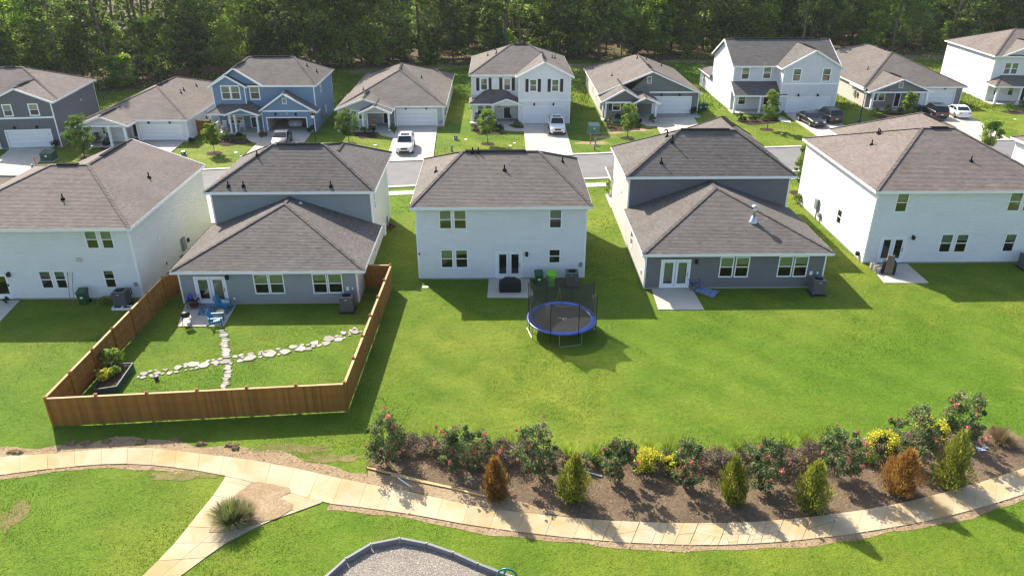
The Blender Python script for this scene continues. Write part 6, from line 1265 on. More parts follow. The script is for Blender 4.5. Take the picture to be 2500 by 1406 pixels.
cabinet('small dark utility box on the lawn near the blue house', G(449, 380), .4, .35, .55); cabinet('small dark utility box on the lawn left of the black-shuttered house', G(1113, 342), .4, .35, .6)
def pedestal(label, base, mat='utility_pale', h_=.75, r=.12): c = thing('utility_pedestal', label, 'utility post', (*base, 0)); mb = MB(); mb.lathe([(r, 0), (r, h_ - .08)], (0, 0, 0), 12); mb.build('body', mat, c); mb = MB(); mb.lathe([(r * 1.05, h_ - .08), (r * .95, h_ - .02), (.03, h_)], (0, 0, 0), 12); mb.build('cap', 'utility_pale', c)
pedestal('pale green utility post beside the white car drive', G(1103, 370)); pedestal('pale green utility post behind the fire hydrant', G(1453, 355)); pedestal('pale utility post near the slate house cabinet', G(82, 418)); pedestal('small utility post at the foot of the right street lamp', G(2094, 298), h_=.6)
M('stake_orange', (.55, .16, .04), .6, .1, 4)
for i, (a, h_) in enumerate(((G(1441, 352), 1.25), (G(90, 412), 1.3))): mb = MB(); mb.lathe([(.06, 0), (.06, h_ - .05), (.04, h_)], (0, 0, 0), 10); tag(mb.build('marker_post', 'stake_orange', loc=(*a, 0)), ['orange marker post beside the fire hydrant', 'orange marker post near the slate house drive'][i], 'marker')
M('hydrant_red', (.42, .14, .10), .5, .1, 4); M('hydrant_grey', (.5, .5, .52), .5, .1, 4)
hy = thing('fire_hydrant', 'fire hydrant with pale bonnet near the kerb', 'hydrant', (*G(1451, 366), 0)); mb = MB(); mb.lathe([(.16, 0), (.16, .06), (.11, .08), (.11, .55), (.14, .56), (.14, .6)], (0, 0, 0), 12); mb.build('barrel', 'hydrant_red', hy); mb = MB(); mb.lathe([(.14, .6), (.13, .7), (.08, .78), (.04, .8), (.04, .86)], (0, 0, 0), 12); mb.build('bonnet', 'hydrant_grey', hy)
for a in (0, 2.1, 4.2): mb = MB(); mb.tube([(.08 * math.cos(a), .08 * math.sin(a), .45), (.2 * math.cos(a), .2 * math.sin(a), .45)], .055, 9); mb.build('outlet', 'hydrant_grey', hy)
for i, p in enumerate(((576, 373), (590, 382), (916, 355), (1256, 350), (1246, 356), (1908, 327), (2165, 302), (2478, 292), (1137, 341))):
    mb = MB(); mb.lathe([(.2, 0), (.2, .03), (.17, .035)], (0, 0, 0), 12); lab = ['round white utility lid nearer the blue house', 'round white utility lid nearer the street by the blue house', 'round white utility lid on the lawn left of the white SUV', 'white utility lid on the shuttered house lawn near its drive', 'grey-white utility lid left of the other on the shuttered house lawn', 'white utility lid on the lawn near the black coupe', 'white utility lid on the taupe house lawn', 'white utility lid on the lawn at the right edge', 'small white lid near the little dark utility box']; tag(mb.build('meter_lid', 'pipe_white', loc=(*G(*p), .005)), lab[i], 'utility lid', 'round utility lids on the lawns')
# porch furniture
def rocker(label, loc, rz, mat):
    c = thing('rocking_chair', label, 'chair', (*loc, .16), rz, 'porch rocking chairs')
    mb = MB(); mb.box(-.27, .27, -.27, .25, .40, .44); mb.build('seat', mat, c)
    for k in range(6): mb = MB(); x = -.22 + k * .088; mb.bar((x, .24, .44), (x, .38, 1.05), .05, .02, up=(0, 1, 0)); mb.build('back_slat', mat, c)
    mb = MB(); mb.bar((-.28, .385, 1.08), (.28, .385, 1.08), .04, .1); mb.build('top_rail', mat, c)
    for s in (-1, 1):
        mb = MB(); mb.tube([(s * .27, -.5, .06), (s * .27, -.2, .01), (s * .27, .2, .01), (s * .27, .55, .09)], .022, 6); mb.build('rocker', mat, c); mb = MB(); mb.bar((s * .3, -.3, .64), (s * .3, .3, .64), .09, .025); mb.build('arm', mat, c)
        for yy in (-.22, .22): mb = MB(); mb.bar((s * .27, yy, .02), (s * .27, yy, .63), .045, .045); mb.build('leg', mat, c)
M('rocker_dark', (.03, .025, .025), .5, .1, 3); M('cushion_orange', (.55, .12, .04), .8, .1, 3)
rocker('dark rocking chair at the left of the white one-storey porch', (-47.6, 87.9), 0, 'rocker_dark'); rocker('dark rocking chair at the right of the white one-storey porch', (-46.1, 87.8), .1, 'rocker_dark'); rocker('white rocking chair at the left of the blue house porch', (-34.4, 93.6), 0, 'white_trim'); rocker('white rocking chair at the right of the blue house porch', (-32.2, 93.7), 0, 'white_trim')
rocker('patterned porch chair under the black-shuttered house window', (-2.9, 97.1), 0, 'rocker_dark')
def armchair(label, loc): c = thing('porch_chair', label, 'chair', (*loc, .14)); mb = MB(); mb.box(-.33, .33, -.3, .3, .30, .42); mb.build('seat', 'glazed_grey', c); mb = MB(); mb.bar((0, .3, .3), (0, .36, .95), .66, .06, up=(0, 1, 0)); mb.build('backrest', 'glazed_grey', c); mb = MB(); mb.bar((0, .2, .44), (0, .27, .82), .5, .1, up=(0, 1, 0)); mb.build('cushion', 'cushion_orange', c); [MB().box(x * .3 - .03, x * .3 + .03, y * .27 - .03, y * .27 + .03, 0, .3).build('leg', 'glazed_grey', c) for x in (-1, 1) for y in (-1, 1)]
armchair('porch chair with orange cushion at the pale grey house', (-15.9, 94.9))
# ================================================================== plants
leaf_mat('leaf_green', (.035, .08, .014), (.11, .18, .03), .4, c2=(.22, .28, .06))
leaf_mat('leaf_young', (.08, .15, .02), (.20, .29, .05), .45, c2=(.34, .40, .11))
leaf_mat('leaf_myrtle', (.05, .09, .032), (.14, .19, .075), .35, c2=(.34, .34, .17)); leaf_mat('flower_pink', (.48, .10, .10), (.72, .28, .25), .3)
leaf_mat('leaf_gold', (.22, .24, .02), (.60, .55, .05), .3, c2=(.85, .75, .10)); leaf_mat('leaf_dark', (.010, .028, .008), (.03, .06, .014), .25)
leaf_mat('leaf_purple', (.05, .04, .035), (.15, .115, .09), .28, c2=(.30, .25, .18)); leaf_mat('leaf_conifer', (.12, .15, .024), (.29, .30, .055), .42, c2=(.42, .40, .11)); leaf_mat('leaf_brown', (.20, .10, .028), (.38, .20, .06), .35, c2=(.52, .33, .13))
leaf_mat('leaf_grass', (.12, .20, .025), (.27, .36, .05), .5, c2=(.42, .46, .13)); leaf_mat('leaf_straw', (.12, .09, .05), (.28, .21, .12), .3, c2=(.40, .32, .20)); leaf_mat('leaf_pampas', (.10, .125, .05), (.22, .25, .11), .4, c2=(.36, .36, .2))
leaf_mat('forest_leaf', (.055, .095, .034), (.18, .25, .07), .5, rnd=.35, c2=(.32, .41, .10)); leaf_mat('forest_bright', (.11, .19, .03), (.26, .38, .055), .52, rnd=.2, c2=(.42, .50, .09)); leaf_mat('pine_leaf', (.045, .08, .036), (.11, .16, .06), .4, rnd=.2, c2=(.19, .24, .08))

def leaves(C, size, rg, tone, up=.35, asp=.55, outward=None, spread=.35):
    """rhombic leaves at points C; returns V,F,tone"""
    n = len(C); N_ = rg.normal(size=(n, 3)); N_[:, 2] = np.abs(N_[:, 2]) + up
    if outward is not None: N_ += outward
    N_ /= np.linalg.norm(N_, axis=1)[:, None]; A_ = rg.normal(size=(n, 3)); A_ -= N_ * (A_ * N_).sum(1)[:, None]; A_ /= np.linalg.norm(A_, axis=1)[:, None]; B_ = np.cross(N_, A_)
    s = (size * rg.uniform(1 - spread, 1 + spread, n))[:, None]; V = np.empty((n, 4, 3)); V[:, 0] = C + A_ * s; V[:, 1] = C + B_ * s * asp + A_ * s * .1; V[:, 2] = C - A_ * s * .9; V[:, 3] = C - B_ * s * asp + A_ * s * .1
    return V.reshape(-1, 3), np.arange(n * 4).reshape(-1, 4), np.clip(tone, 0, 1)
def blades(base, tip, w_, rg, bend, tone, seg=3):
    """arching blades as tapering strips"""
    n = len(base); d = tip - base; side = np.cross(d, np.array([0, 0, 1.0])) + rg.normal(size=(n, 3)) * .02; side /= np.linalg.norm(side, axis=1)[:, None]; V = []; ts = np.linspace(0, 1, seg + 1)
    for t in ts: c = base + d * t; c = c.copy(); c[:, 2] += bend * 4 * t * (1 - t); ww = (w_ * (1 - t * .85))[:, None]; V += [c - side * ww, c + side * ww]
    V = np.stack(V, axis=1); m = 2 * (seg + 1); F = np.concatenate([np.arange(n)[:, None] * m + np.array([2 * k, 2 * k + 1, 2 * k + 3, 2 * k + 2])[None] for k in range(seg)]); return V.reshape(-1, 3), F, np.tile(np.clip(tone, 0, 1), seg)
def put(parent, name, arr, mat): return link(name, fast_mesh(name, *arr, mat), parent)
def crown_points(rg, clumps, radius, per, flat=.8):
    c = np.repeat(np.arange(len(clumps)), per); d = rg.normal(size=(len(c), 3)); d /= np.linalg.norm(d, axis=1)[:, None]; d *= (rg.random(len(c)) ** .45)[:, None]; d[:, 2] *= flat
    r = radius if np.ndim(radius) == 0 else radius[c][:, None]; return clumps[c] + d * r, c, d
def limb_tree(root, rg, clumps, h, r0, mat='bark', n_limb=10, lean=(0, 0), trunk_name='trunk', frac=.9):
    pts = [(lean[0] * t * h + rg.normal() * .012 * h * (0 < t), lean[1] * t * h + rg.normal() * .012 * h * (0 < t), h * t * frac) for t in np.linspace(0, 1, 6)]; mb = MB(); mb.tube([(pts[0][0], pts[0][1], -.05)] + pts[1:], [r0 * (1.15 if k == 0 else 1 - .82 * k / 5) for k in range(6)], 8)
    if len(clumps):
        for k in rg.choice(len(clumps), min(n_limb, len(clumps)), replace=False):
            c = clumps[k]; t = np.clip((c[2] - rg.uniform(.1, .25) * h) / (h * frac), .12, .85); i = int(t * 5); p = np.array(pts[i]) * (1 - (t * 5 - i)) + np.array(pts[min(i + 1, 5)]) * (t * 5 - i); m = (p + c) / 2 + np.array((0, 0, -.03 * h)); q = r0 * .38 * (1 - t * .6); mb.tube([p, m, c], [q, q * .6, q * .2], 5, caps=False)
    mb.build(trunk_name, mat, root, True)

# ---- young street trees
def street_tree(label, base, h, w_, seed, mat='leaf_young', lean=0.0, low=.28):
    rg = np.random.default_rng(seed); t = thing('young_tree', label, 'tree', (*base, 0), 0, 'young street trees'); n = 46; zz = rg.uniform(low, .97, n); rr = w_ / 2 * np.sin(np.pi * np.clip((zz - low * .75) / (1.06 - low * .75), 0, 1)) ** .7 * rg.uniform(.25, 1.0, n); a = rg.uniform(0, 6.283, n)
    cl = np.c_[rr * np.cos(a), rr * np.sin(a), zz * h]; limb_tree(t, rg, cl, h, .045 * (h / 4), 'bark', 16); P, c, d = crown_points(rg, cl, rg.uniform(.16, .34, n) * w_ * .62, 90); tn = rg.normal(.5, .18, n)[c] + rg.normal(0, .18, len(c)) + d[:, 2] * .18
    put(t, 'crown', leaves(P, .10, rg, tn), mat); b = blob(base[0], base[1], .85, .8, 18, .08, seed); ring = sheet('mulch_ring', b, .03, 'dark_mulch'); return t
street_tree('bushy street tree between the slate and white one-storey houses', G(207, 383), 4.6, 3.0, 1, 'leaf_green', low=.18); street_tree('slim young tree on the lawn of the blue house', G(523, 375), 3.5, 1.9, 2); street_tree('young tree in front of the pale grey house window', G(853, 352), 4.1, 2.7, 3, 'leaf_green'); street_tree('young tree with mulch ring at the black-shuttered house', G(1191, 352), 4.0, 2.3, 4)
street_tree('young tree with mulch ring at the grey-green house', G(1532, 338), 4.2, 2.3, 5, low=.3); street_tree('narrow young tree beside the black coupe', G(1872, 317), 4.9, 2.2, 6); street_tree('yellow-green young tree in front of the taupe porch', G(2214, 285), 3.2, 1.6, 7); street_tree('tall slim tree between the charcoal and right white houses', G(1950, 472), 4.9, 1.7, 8, low=.25); street_tree('young tree top poking above the right white house roof', G(2408, 372), 3.6, 2.4, 9)

def bush(name, label, base, w_, h_, seed, mat, group, cat='shrub', leaf=.05, n=26, per=60, stem=True, asp=.55, z0=.08):
    rg = np.random.default_rng(seed); t = thing(name, label, cat, (*base, 0), rg.uniform(0, 6.28), group); a = rg.uniform(0, 6.283, n); el = np.arcsin(rg.uniform(-.2, 1, n)); r = rg.uniform(.55, 1, n); cl = np.c_[np.cos(a) * np.cos(el) * r * w_ * .42, np.sin(a) * np.cos(el) * r * w_ * .42, z0 + (np.sin(el) * .5 * r + .36) * h_]
    P, c, d = crown_points(rg, cl, w_ * .19, per); P[:, 2] = np.maximum(P[:, 2], .03); tn = rg.normal(.5, .15, n)[c] + rg.normal(0, .2, len(c)) + d[:, 2] * .15; put(t, 'foliage', leaves(P, leaf, rg, tn, asp=asp), mat)
    mb = MB()
    for k in range(4): q = cl[k]; mb.tube([(rg.normal() * .03, rg.normal() * .03, 0), tuple(q * .55), tuple(q)], [.018, .012, .005], 5, caps=False)
    mb.build('stems', 'bark', t); return t
# foundation shrubs of the far row
FS = [((470, 352), .9, .75, 'leaf_dark', 'round dark shrub at the white one-storey garage corner'), ((140, 365), 1.3, 1.3, 'leaf_dark', 'dark shrub at the corner of the slate garage'), ((235, 352), 1.6, 1.2, 'leaf_young', 'light green shrub beside the white one-storey porch'), ((262, 358), 1.1, .8, 'leaf_dark', 'dark shrub before the dark rocking chairs'),
      ((532, 345), .9, .8, 'leaf_green', 'green shrub at the left post of the blue porch'), ((549, 343), 1.1, 1.1, 'leaf_green', 'taller green shrub before the blue porch'), ((565, 345), .8, .7, 'leaf_purple', 'brownish shrub before the blue porch'), ((584, 338), .9, .8, 'leaf_dark', 'dark shrub at the right post of the blue porch'), ((641, 336), 1.1, .7, 'leaf_purple', 'dark shrub between the blue porch and garage'), ((760, 328), 1.1, 1.2, 'leaf_dark', 'dark shrub at the right of the open garage'),
      ((868, 322), .9, .8, 'leaf_green', 'small shrub behind the young tree at the pale grey house'), ((888, 326), .9, .9, 'leaf_green', 'small shrub left of the pale grey porch post'), ((908, 328), 1.1, 1.1, 'leaf_dark', 'dark shrub beside the pale grey porch step'), ((958, 322), 1.2, .8, 'leaf_green', 'low shrub between the pale grey porch and garage'), ((1075, 308), 1.0, 1.4, 'leaf_dark', 'upright dark shrub right of the pale grey garage'),
      ((1158, 318), 1.3, .8, 'leaf_purple', 'brownish shrub at the left of the black-shuttered house'), ((1205, 318), 1.3, 1.1, 'leaf_purple', 'dark shrub behind the young tree at the black-shuttered house'), ((1222, 320), 1.1, .8, 'leaf_dark', 'dark shrub at the curve of the black-shuttered house walk'), ((1263, 314), 1.1, 1.1, 'leaf_green', 'round green shrub in the mulch curve by the garage'), ((1384, 300), 1.1, 1.3, 'leaf_dark', 'dark shrub behind the boxy white SUV'),
      ((1484, 303), 1.2, 1.0, 'leaf_green', 'green shrub at the left post of the grey-green porch'), ((1490, 312), 1.1, .7, 'leaf_purple', 'straw-brown shrub before the grey-green porch'), ((1507, 300), 1.2, 1.4, 'leaf_dark', 'tall dark shrub under the grey-green house window'), ((1558, 305), 1.1, .9, 'leaf_dark', 'dark shrub right of the grey-green house tree'), ((1592, 300), 1.0, 1.1, 'leaf_green', 'round shrub left of the grey-green garage door'), ((1692, 281), 1.3, 1.2, 'leaf_dark', 'dark shrub at the right of the grey-green garage'),
      ((1805, 291), 1.0, .9, 'leaf_green', 'small shrub at the left of the side-gable house porch'), ((1812, 297), 1.2, .6, 'leaf_dark', 'low dark shrub before the side-gable porch'), ((1838, 297), 1.3, .8, 'leaf_dark', 'dark low shrub at the middle of the side-gable porch'), ((1865, 295), 1.1, .7, 'leaf_dark', 'dark shrub behind the narrow young tree'), ((1889, 295), 1.0, .6, 'leaf_dark', 'small dark shrub right of the narrow young tree'), ((1912, 290), 1.2, 1.1, 'leaf_green', 'spiky green shrub left of the side-gable garage'),
      ((2137, 277), .9, .9, 'leaf_young', 'small light shrub near the right street lamp'), ((2167, 277), 1.2, 1.4, 'leaf_green', 'spiky green shrub in the middle of the taupe porch bed'), ((2197, 278), 1.1, 1.0, 'leaf_green', 'spiky shrub left of the yellow-green tree'), ((2239, 277), 1.4, 1.2, 'leaf_dark', 'dark shrub right of the yellow-green tree'), ((2328, 258), 1.0, 1.0, 'leaf_dark', 'dark shrub at the right of the taupe garage'), ((2462, 272), 1.4, 1.2, 'leaf_green', 'loose shrub at the porch of the right-edge house'), ((2490, 270), 1.4, 1.5, 'leaf_dark', 'dark shrub at the right edge by the white porch'),
      ((1488, 478), 1.1, 1.9, 'leaf_young', 'loose light shrub left of the charcoal house front'), ((1948, 498), 1.3, 1.0, 'leaf_green', 'rounded shrub beside the right white house side'), ((955, 560), .8, .5, 'leaf_purple', 'low brown shrub at the sage side wall')]
for i, (p, w_, h_, m_, lab) in enumerate(FS): bush('foundation_shrub', lab, G(*p), w_, h_, 100 + i, m_, 'shrubs planted along the house fronts', leaf=.07, n=16, per=34)
# mulch under the front shrubs
for i, q in enumerate(([(512, 345), (545, 358), (600, 352), (640, 345), (598, 340), (540, 338)], [(855, 322), (880, 340), (920, 337), (918, 325), (890, 318)], [(1148, 318), (1170, 330), (1240, 328), (1215, 318), (1170, 312)], [(1246, 318), (1280, 322), (1280, 310), (1255, 308)], [(1475, 310), (1490, 322), (1560, 318), (1565, 308), (1530, 305)], [(1580, 300), (1600, 307), (1602, 298)], [(1795, 295), (1830, 307), (1895, 302), (1900, 294), (1850, 292)], [(2120, 282), (2160, 292), (2240, 288), (2250, 280), (2180, 276)], [(238, 358), (262, 372), (320, 368), (300, 355)], [(2440, 272), (2470, 280), (2510, 280), (2500, 268)])):
    sheet('mulch_patch', wobble([G(*p) for p in q], .12, .5, i), .02 + .0005 * i, 'dark_mulch')
for i, p in enumerate(((1196 + 6, 296), (1250 - 3, 296))):
    bush('potted_plant', ['potted plant left of the black front door', 'potted plant right of the black front door'][i], (PY(*p, 98.5)[0], 98.5), .5, .9, 300 + i, 'leaf_dark', None, 'plant', .05, 10, 30)

# ---- shrubs of the mulch bed
def crepe(label, base, top_y, w_, seed, cx=None):
    b = G(*base); h = PY(base[0], top_y, b[1])[1]; rg = np.random.default_rng(seed); t = thing('crepe_myrtle', label, 'shrub', (*b, 0), 0, 'pink-flowering shrubs in the mulch bed'); n = 46; w_ *= rg.uniform(.85, 1.08); h *= rg.uniform(.88, 1.0)
    zz = rg.uniform(.17, .94, n); a = rg.uniform(0, 6.283, n); rr = w_ / 2 * np.interp(zz, [.15, .4, .6, .8, 1], [.5, .95, 1.0, .72, .35]) * np.sqrt(rg.uniform(.08, 1.15, n)); cl = np.c_[rr * np.cos(a) * rg.uniform(.75, 1.2), rr * np.sin(a), zz * h] + np.c_[zz * rg.normal() * .25, zz * rg.normal() * .2, zz * 0]
    P, c, d = crown_points(rg, cl, rg.uniform(.09, .27, n) * w_ * .6, 88, 1.15); m = 260; sh = rg.integers(0, n, m); up_ = rg.uniform(.1, .42, m); P2 = cl[sh] + np.c_[rg.normal(0, .1, m), rg.normal(0, .1, m), up_ * .9]; P = np.r_[P, P2]; c = np.r_[c, sh]; d = np.r_[d, np.zeros((m, 3))]; tn = rg.normal(.48, .2, n)[c] + rg.normal(0, .24, len(c)) + d[:, 2] * .15; put(t, 'foliage', leaves(P, .06, rg, tn - .06), 'leaf_myrtle')
    for k in range(6): a0 = rg.uniform(0, 6.28); q = cl[rg.integers(n)]; mb = MB(); mb.tube([(.10 * math.cos(a0), .10 * math.sin(a0), -.03), (.14 * math.cos(a0) + q[0] * .12, .14 * math.sin(a0) + q[1] * .12, h * .3), tuple(q * .85)], [.022, .018, .006], 6); mb.build('stem', 'stem', t)
    m = int(rg.integers(9, 16)); ft = cl[rg.choice(n, m, replace=False)]; ft = ft + np.c_[ft[:, :2] * rg.uniform(.15, .55, m)[:, None], rg.uniform(-.02, .14, m) * h]; P, c, d = crown_points(rg, ft, rg.uniform(.05, .12, m), 34, 1.3); tag(put(t, 'flowers', leaves(P, .046, rg, rg.normal(.5, .25, len(P)), asp=.8), 'flower_pink'), kind='stuff'); return t
for i, (b, ty, w_, lab) in enumerate((((946, 1132), 1022, 2.2, 'pink-flowering shrub at the left end of the mulch bed'), ((1141, 1140), 1024, 2.1, 'bare-legged pink-flowering shrub left of the orange conifer'), ((1322, 1168), 1046, 2.2, 'pink-flowering shrub between the orange and green conifers'), ((1497, 1178), 1062, 1.9, 'pink-flowering shrub left of the golden shrub'), ((1672, 1188), 1072, 1.9, 'pink-flowering shrub just right of the golden shrubs'), ((1855, 1192), 1080, 1.9, 'pink-flowering shrub between two green conifers'), ((2037, 1160), 1030, 2.1, 'pink-flowering shrub right of the third green conifer'), ((2205, 1120), 990, 2.3, 'pink-flowering shrub behind the bushy brown conifer'), ((2338, 1092), 955, 2.5, 'tallest pink-flowering shrub at the right end of the bed'))): crepe(lab, b, ty, w_, 50 + i)
for i, (b, w_, h_, lab) in enumerate((((1580, 1152), 1.35, 1.25, 'bright golden shrub in the middle of the bed'), ((1642, 1150), .9, .85, 'smaller golden shrub right of the bright one'), ((2152, 1105), 1.35, 1.3, 'golden shrub left of the bushy brown conifer'), ((2268, 1080), 1.4, 1.5, 'golden shrub left of the tallest pink shrub'))):
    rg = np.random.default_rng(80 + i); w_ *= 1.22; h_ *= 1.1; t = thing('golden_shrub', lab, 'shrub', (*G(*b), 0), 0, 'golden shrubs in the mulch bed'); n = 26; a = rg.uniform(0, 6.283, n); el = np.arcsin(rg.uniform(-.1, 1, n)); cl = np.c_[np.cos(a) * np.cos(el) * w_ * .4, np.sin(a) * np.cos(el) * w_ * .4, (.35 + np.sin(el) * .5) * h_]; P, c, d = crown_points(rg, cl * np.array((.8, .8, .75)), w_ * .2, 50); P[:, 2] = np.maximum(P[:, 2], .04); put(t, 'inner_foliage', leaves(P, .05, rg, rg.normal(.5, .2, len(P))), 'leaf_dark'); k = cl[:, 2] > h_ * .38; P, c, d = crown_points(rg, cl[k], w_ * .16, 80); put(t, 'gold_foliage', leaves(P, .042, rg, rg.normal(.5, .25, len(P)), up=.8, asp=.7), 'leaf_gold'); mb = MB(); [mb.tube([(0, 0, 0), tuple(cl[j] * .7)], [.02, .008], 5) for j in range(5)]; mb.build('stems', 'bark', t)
def conifer(label, base, top_y, w_, seed, mat, bushy=False):
    b = G(*base); w_ *= 1.08; h = PY(base[0], top_y, b[1])[1] * .94; rg = np.random.default_rng(seed); t = thing('conifer_shrub', label, 'conifer', (*b, 0), 0, 'small conifers in the mulch bed'); t.rotation_euler = (rg.normal() * .05, rg.normal() * .06, 0); n = 3000; zt = rg.beta(1.15, 1.5, n)
    prof = (np.interp(zt, [0, .1, .25, .42, .6, .78, 1], np.array([.6, .9, .98, .88, .66, .42, .1]) * rg.uniform(.78, 1.18, 7)) if not bushy else np.interp(zt, [0, .2, .5, .75, 1], [.6, 1, .95, .4, .15])); a = rg.uniform(0, 6.283, n); wave = 1 + .17 * np.sin(a * 4 + zt * 11 + seed) + .12 * np.sin(a * 7 - zt * 23 + seed * 2) + .07 * np.sin(a * 13 + zt * 37); rr = prof * w_ / 2 * wave * np.where(rg.random(n) < .12, rg.uniform(1.0, 1.2, n), rg.uniform(.45, 1.0, n) ** .5)
    base_ = np.c_[rr * np.cos(a) * .82, rr * np.sin(a) * .82, .06 + zt * h * .93]; up_ = .08 + .15 * rg.random(n) ** 2; tip = base_ + np.c_[np.cos(a) * .06 + rg.normal(0, .02, n), np.sin(a) * .06 + rg.normal(0, .02, n), up_]; tn = .48 + .2 * np.sin(a * 4 + zt * 11 + seed) + rg.normal(0, .2, n) + (zt - .4) * .2; put(t, 'foliage', blades(base_, tip, np.full(n, .026), rg, 0.0, tn, 2), mat)
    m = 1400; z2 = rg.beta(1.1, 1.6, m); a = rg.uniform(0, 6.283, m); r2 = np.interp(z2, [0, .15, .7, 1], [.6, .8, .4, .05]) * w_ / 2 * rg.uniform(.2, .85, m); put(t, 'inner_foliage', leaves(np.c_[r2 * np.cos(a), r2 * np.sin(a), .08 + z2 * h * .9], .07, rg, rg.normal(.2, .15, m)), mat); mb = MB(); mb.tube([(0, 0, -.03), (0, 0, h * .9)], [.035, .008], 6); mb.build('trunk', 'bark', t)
for i, (b, ty, w_, m_, bu, lab) in enumerate((((1212, 1212), 1096, 1.35, 'leaf_brown', 0, 'dead orange-brown conifer near the left of the bed'), ((1396, 1218), 1092, 1.55, 'leaf_conifer', 0, 'dark green conifer right of the orange one'), ((1792, 1228), 1108, 1.45, 'leaf_conifer', 0, 'yellow-green conifer right of the golden shrubs'), ((1978, 1238), 1104, 1.6, 'leaf_conifer', 0, 'widest green conifer, left of the bushy brown one'), ((2190, 1198), 1082, 1.9, 'leaf_brown', 1, 'bushy brown dying conifer near the right of the bed'), ((2314, 1185), 1036, 1.7, 'leaf_conifer', 0, 'tall green conifer at the right end of the bed'))): conifer(lab, b, ty, w_, 90 + i, m_, bool(bu))
for i, (b, w_, h_) in enumerate(((1040, 1105, 1.1, .9), (1085, 1125, 1.2, .95), (1000, 1095, .9, .8), (1205, 1130, 1.0, .9), (1252, 1132, 1.2, .95), (1275, 1110, 1.0, .85), (1178, 1105, .9, .7), (1725, 1150, 1.2, 1.0), (1765, 1145, 1.1, .9), (1925, 1150, 1.2, 1.0), (1900, 1130, 1.0, .9), (1975, 1120, 1.1, .9), (2250, 1115, 1.0, .8), (1420, 1120, .8, .6)) and [((a, b), c, d) for a, b, c, d in ((1040, 1105, 1.1, .9), (1085, 1125, 1.2, .95), (1000, 1095, .9, .8), (1205, 1130, 1.0, .9), (1252, 1132, 1.2, .95), (1275, 1110, 1.0, .85), (1178, 1105, .9, .7), (1725, 1150, 1.2, 1.0), (1765, 1145, 1.1, .9), (1925, 1150, 1.2, 1.0), (1900, 1130, 1.0, .9), (1975, 1120, 1.1, .9))]):
    lab = ['brownish shrub behind the left planks', 'dark purple shrub left of the bare-legged pink shrub', 'small brown shrub right of the leftmost pink shrub', 'dark shrub just left of the orange conifer', 'dark grey shrub just right of the orange conifer', 'grey shrub behind the third pink shrub', 'small dark shrub right of the bare-legged pink shrub', 'brown shrub left of the yellow-green conifer', 'grey straggly shrub behind the yellow-green conifer', 'dark shrub left of the widest green conifer', 'brown shrub behind the widest green conifer', 'grey-brown shrub right of the widest green conifer'][i]
    bush('purple_shrub', lab, G(*b), w_ * 1.3, h_ * 1.15, 120 + i, 'leaf_purple', 'dull purple shrubs in the mulch bed', 'shrub', .042, 24, 52)
fill = [(965, 1100), (985, 1112), (1065, 1112), (1115, 1120), (1165, 1128), (1228, 1112), (1298, 1125), (1352, 1130), (1425, 1138), (1470, 1132), (1535, 1130), (1612, 1140), (1700, 1132), (1742, 1128), (1800, 1135), (1835, 1120), (1890, 1150), (1950, 1130), (2005, 1118), (2075, 1112), (2110, 1120), (2175, 1085), (2235, 1090), (2300, 1075), (2370, 1070)]
ordn = 'first second third fourth fifth sixth seventh eighth ninth tenth eleventh twelfth thirteenth fourteenth fifteenth sixteenth seventeenth eighteenth nineteenth twentieth'.split() + ['fifth-last', 'fourth-last', 'third-last', 'second-last', 'last']
for i, p in enumerate(fill): rgq = random.Random(i * 7 + 1); bush('low_shrub', '%s low mixed shrub from the left in the back row of the bed' % ordn[i], G(*p), rgq.uniform(1.0, 1.7), rgq.uniform(.6, 1.1), 400 + i, rgq.choice(['leaf_myrtle', 'leaf_purple', 'leaf_purple', 'leaf_green', 'leaf_straw']), 'low shrubs filling the mulch bed', 'shrub', .045, 20, 46)
def tuft(name, label, base, w_, h_, seed, mat, n=190, group='green grass tufts along the bed edge', cat='grass tuft', bw=.012, droop=.5, z=0.0):
    rg = np.random.default_rng(seed); t = thing(name, label, cat, (*base, z), 0, group); a = rg.uniform(0, 6.283, n); r0 = rg.uniform(0, .12 * w_, n); out = rg.uniform(.05, .5, n) * w_; hh = h_ * rg.uniform(.6, 1.1, n) * (1 - droop * (out / w_)); b0 = np.c_[r0 * np.cos(a), r0 * np.sin(a), np.zeros(n)]; tip = np.c_[out * np.cos(a), out * np.sin(a), hh]; put(t, 'blades', blades(b0, tip, np.full(n, bw), rg, .16 * h_ * (out / w_)[:, None][:, 0], rg.normal(.55, .25, n), 4), mat)
    mb = MB(); mb.lathe([(.10 * w_, 0), (.09 * w_, .05), (.03 * w_, .09)], (0, 0, 0), 8); mb.build('crown_base', 'stem', t); return t
TF = [(1057, 1080), (1102, 1075), (1243, 1098), (1388, 1118), (1447, 1122), (1585, 1108), (1628, 1108), (1660, 1102), (1748, 1118), (1803, 1105), (1872, 1095), (1922, 1092), (1968, 1086), (2012, 1080)]
for i, p in enumerate(TF): tuft('grass_tuft', 'arching green grass tuft, number %s from the left along the bed edge' % ['one', 'two', 'three', 'four', 'five', 'six', 'seven', 'eight', 'nine', 'ten', 'eleven', 'twelve', 'thirteen', 'fourteen'][i], G(*p), 1.35, .95, 150 + i, 'leaf_grass', 240, bw=.018)
tuft('dry_grass_mound', 'dry straw-coloured grass mound at the right end of the bed', G(2443, 1078), 2.0, .85, 170, 'leaf_straw', 1100, None, 'grass', .011, .95)
tuft('ornamental_grass', 'large grey-green ornamental grass in the path island', G(566, 1278), 2.3, 1.2, 171, 'leaf_pampas', 1900, None, 'grass', .013, .9, .05); tuft('ornamental_grass', 'lower dry part of ornamental grass right of the large clump', G(602, 1268), 1.7, .8, 172, 'leaf_straw', 700, None, 'grass', .011, .8, .05)
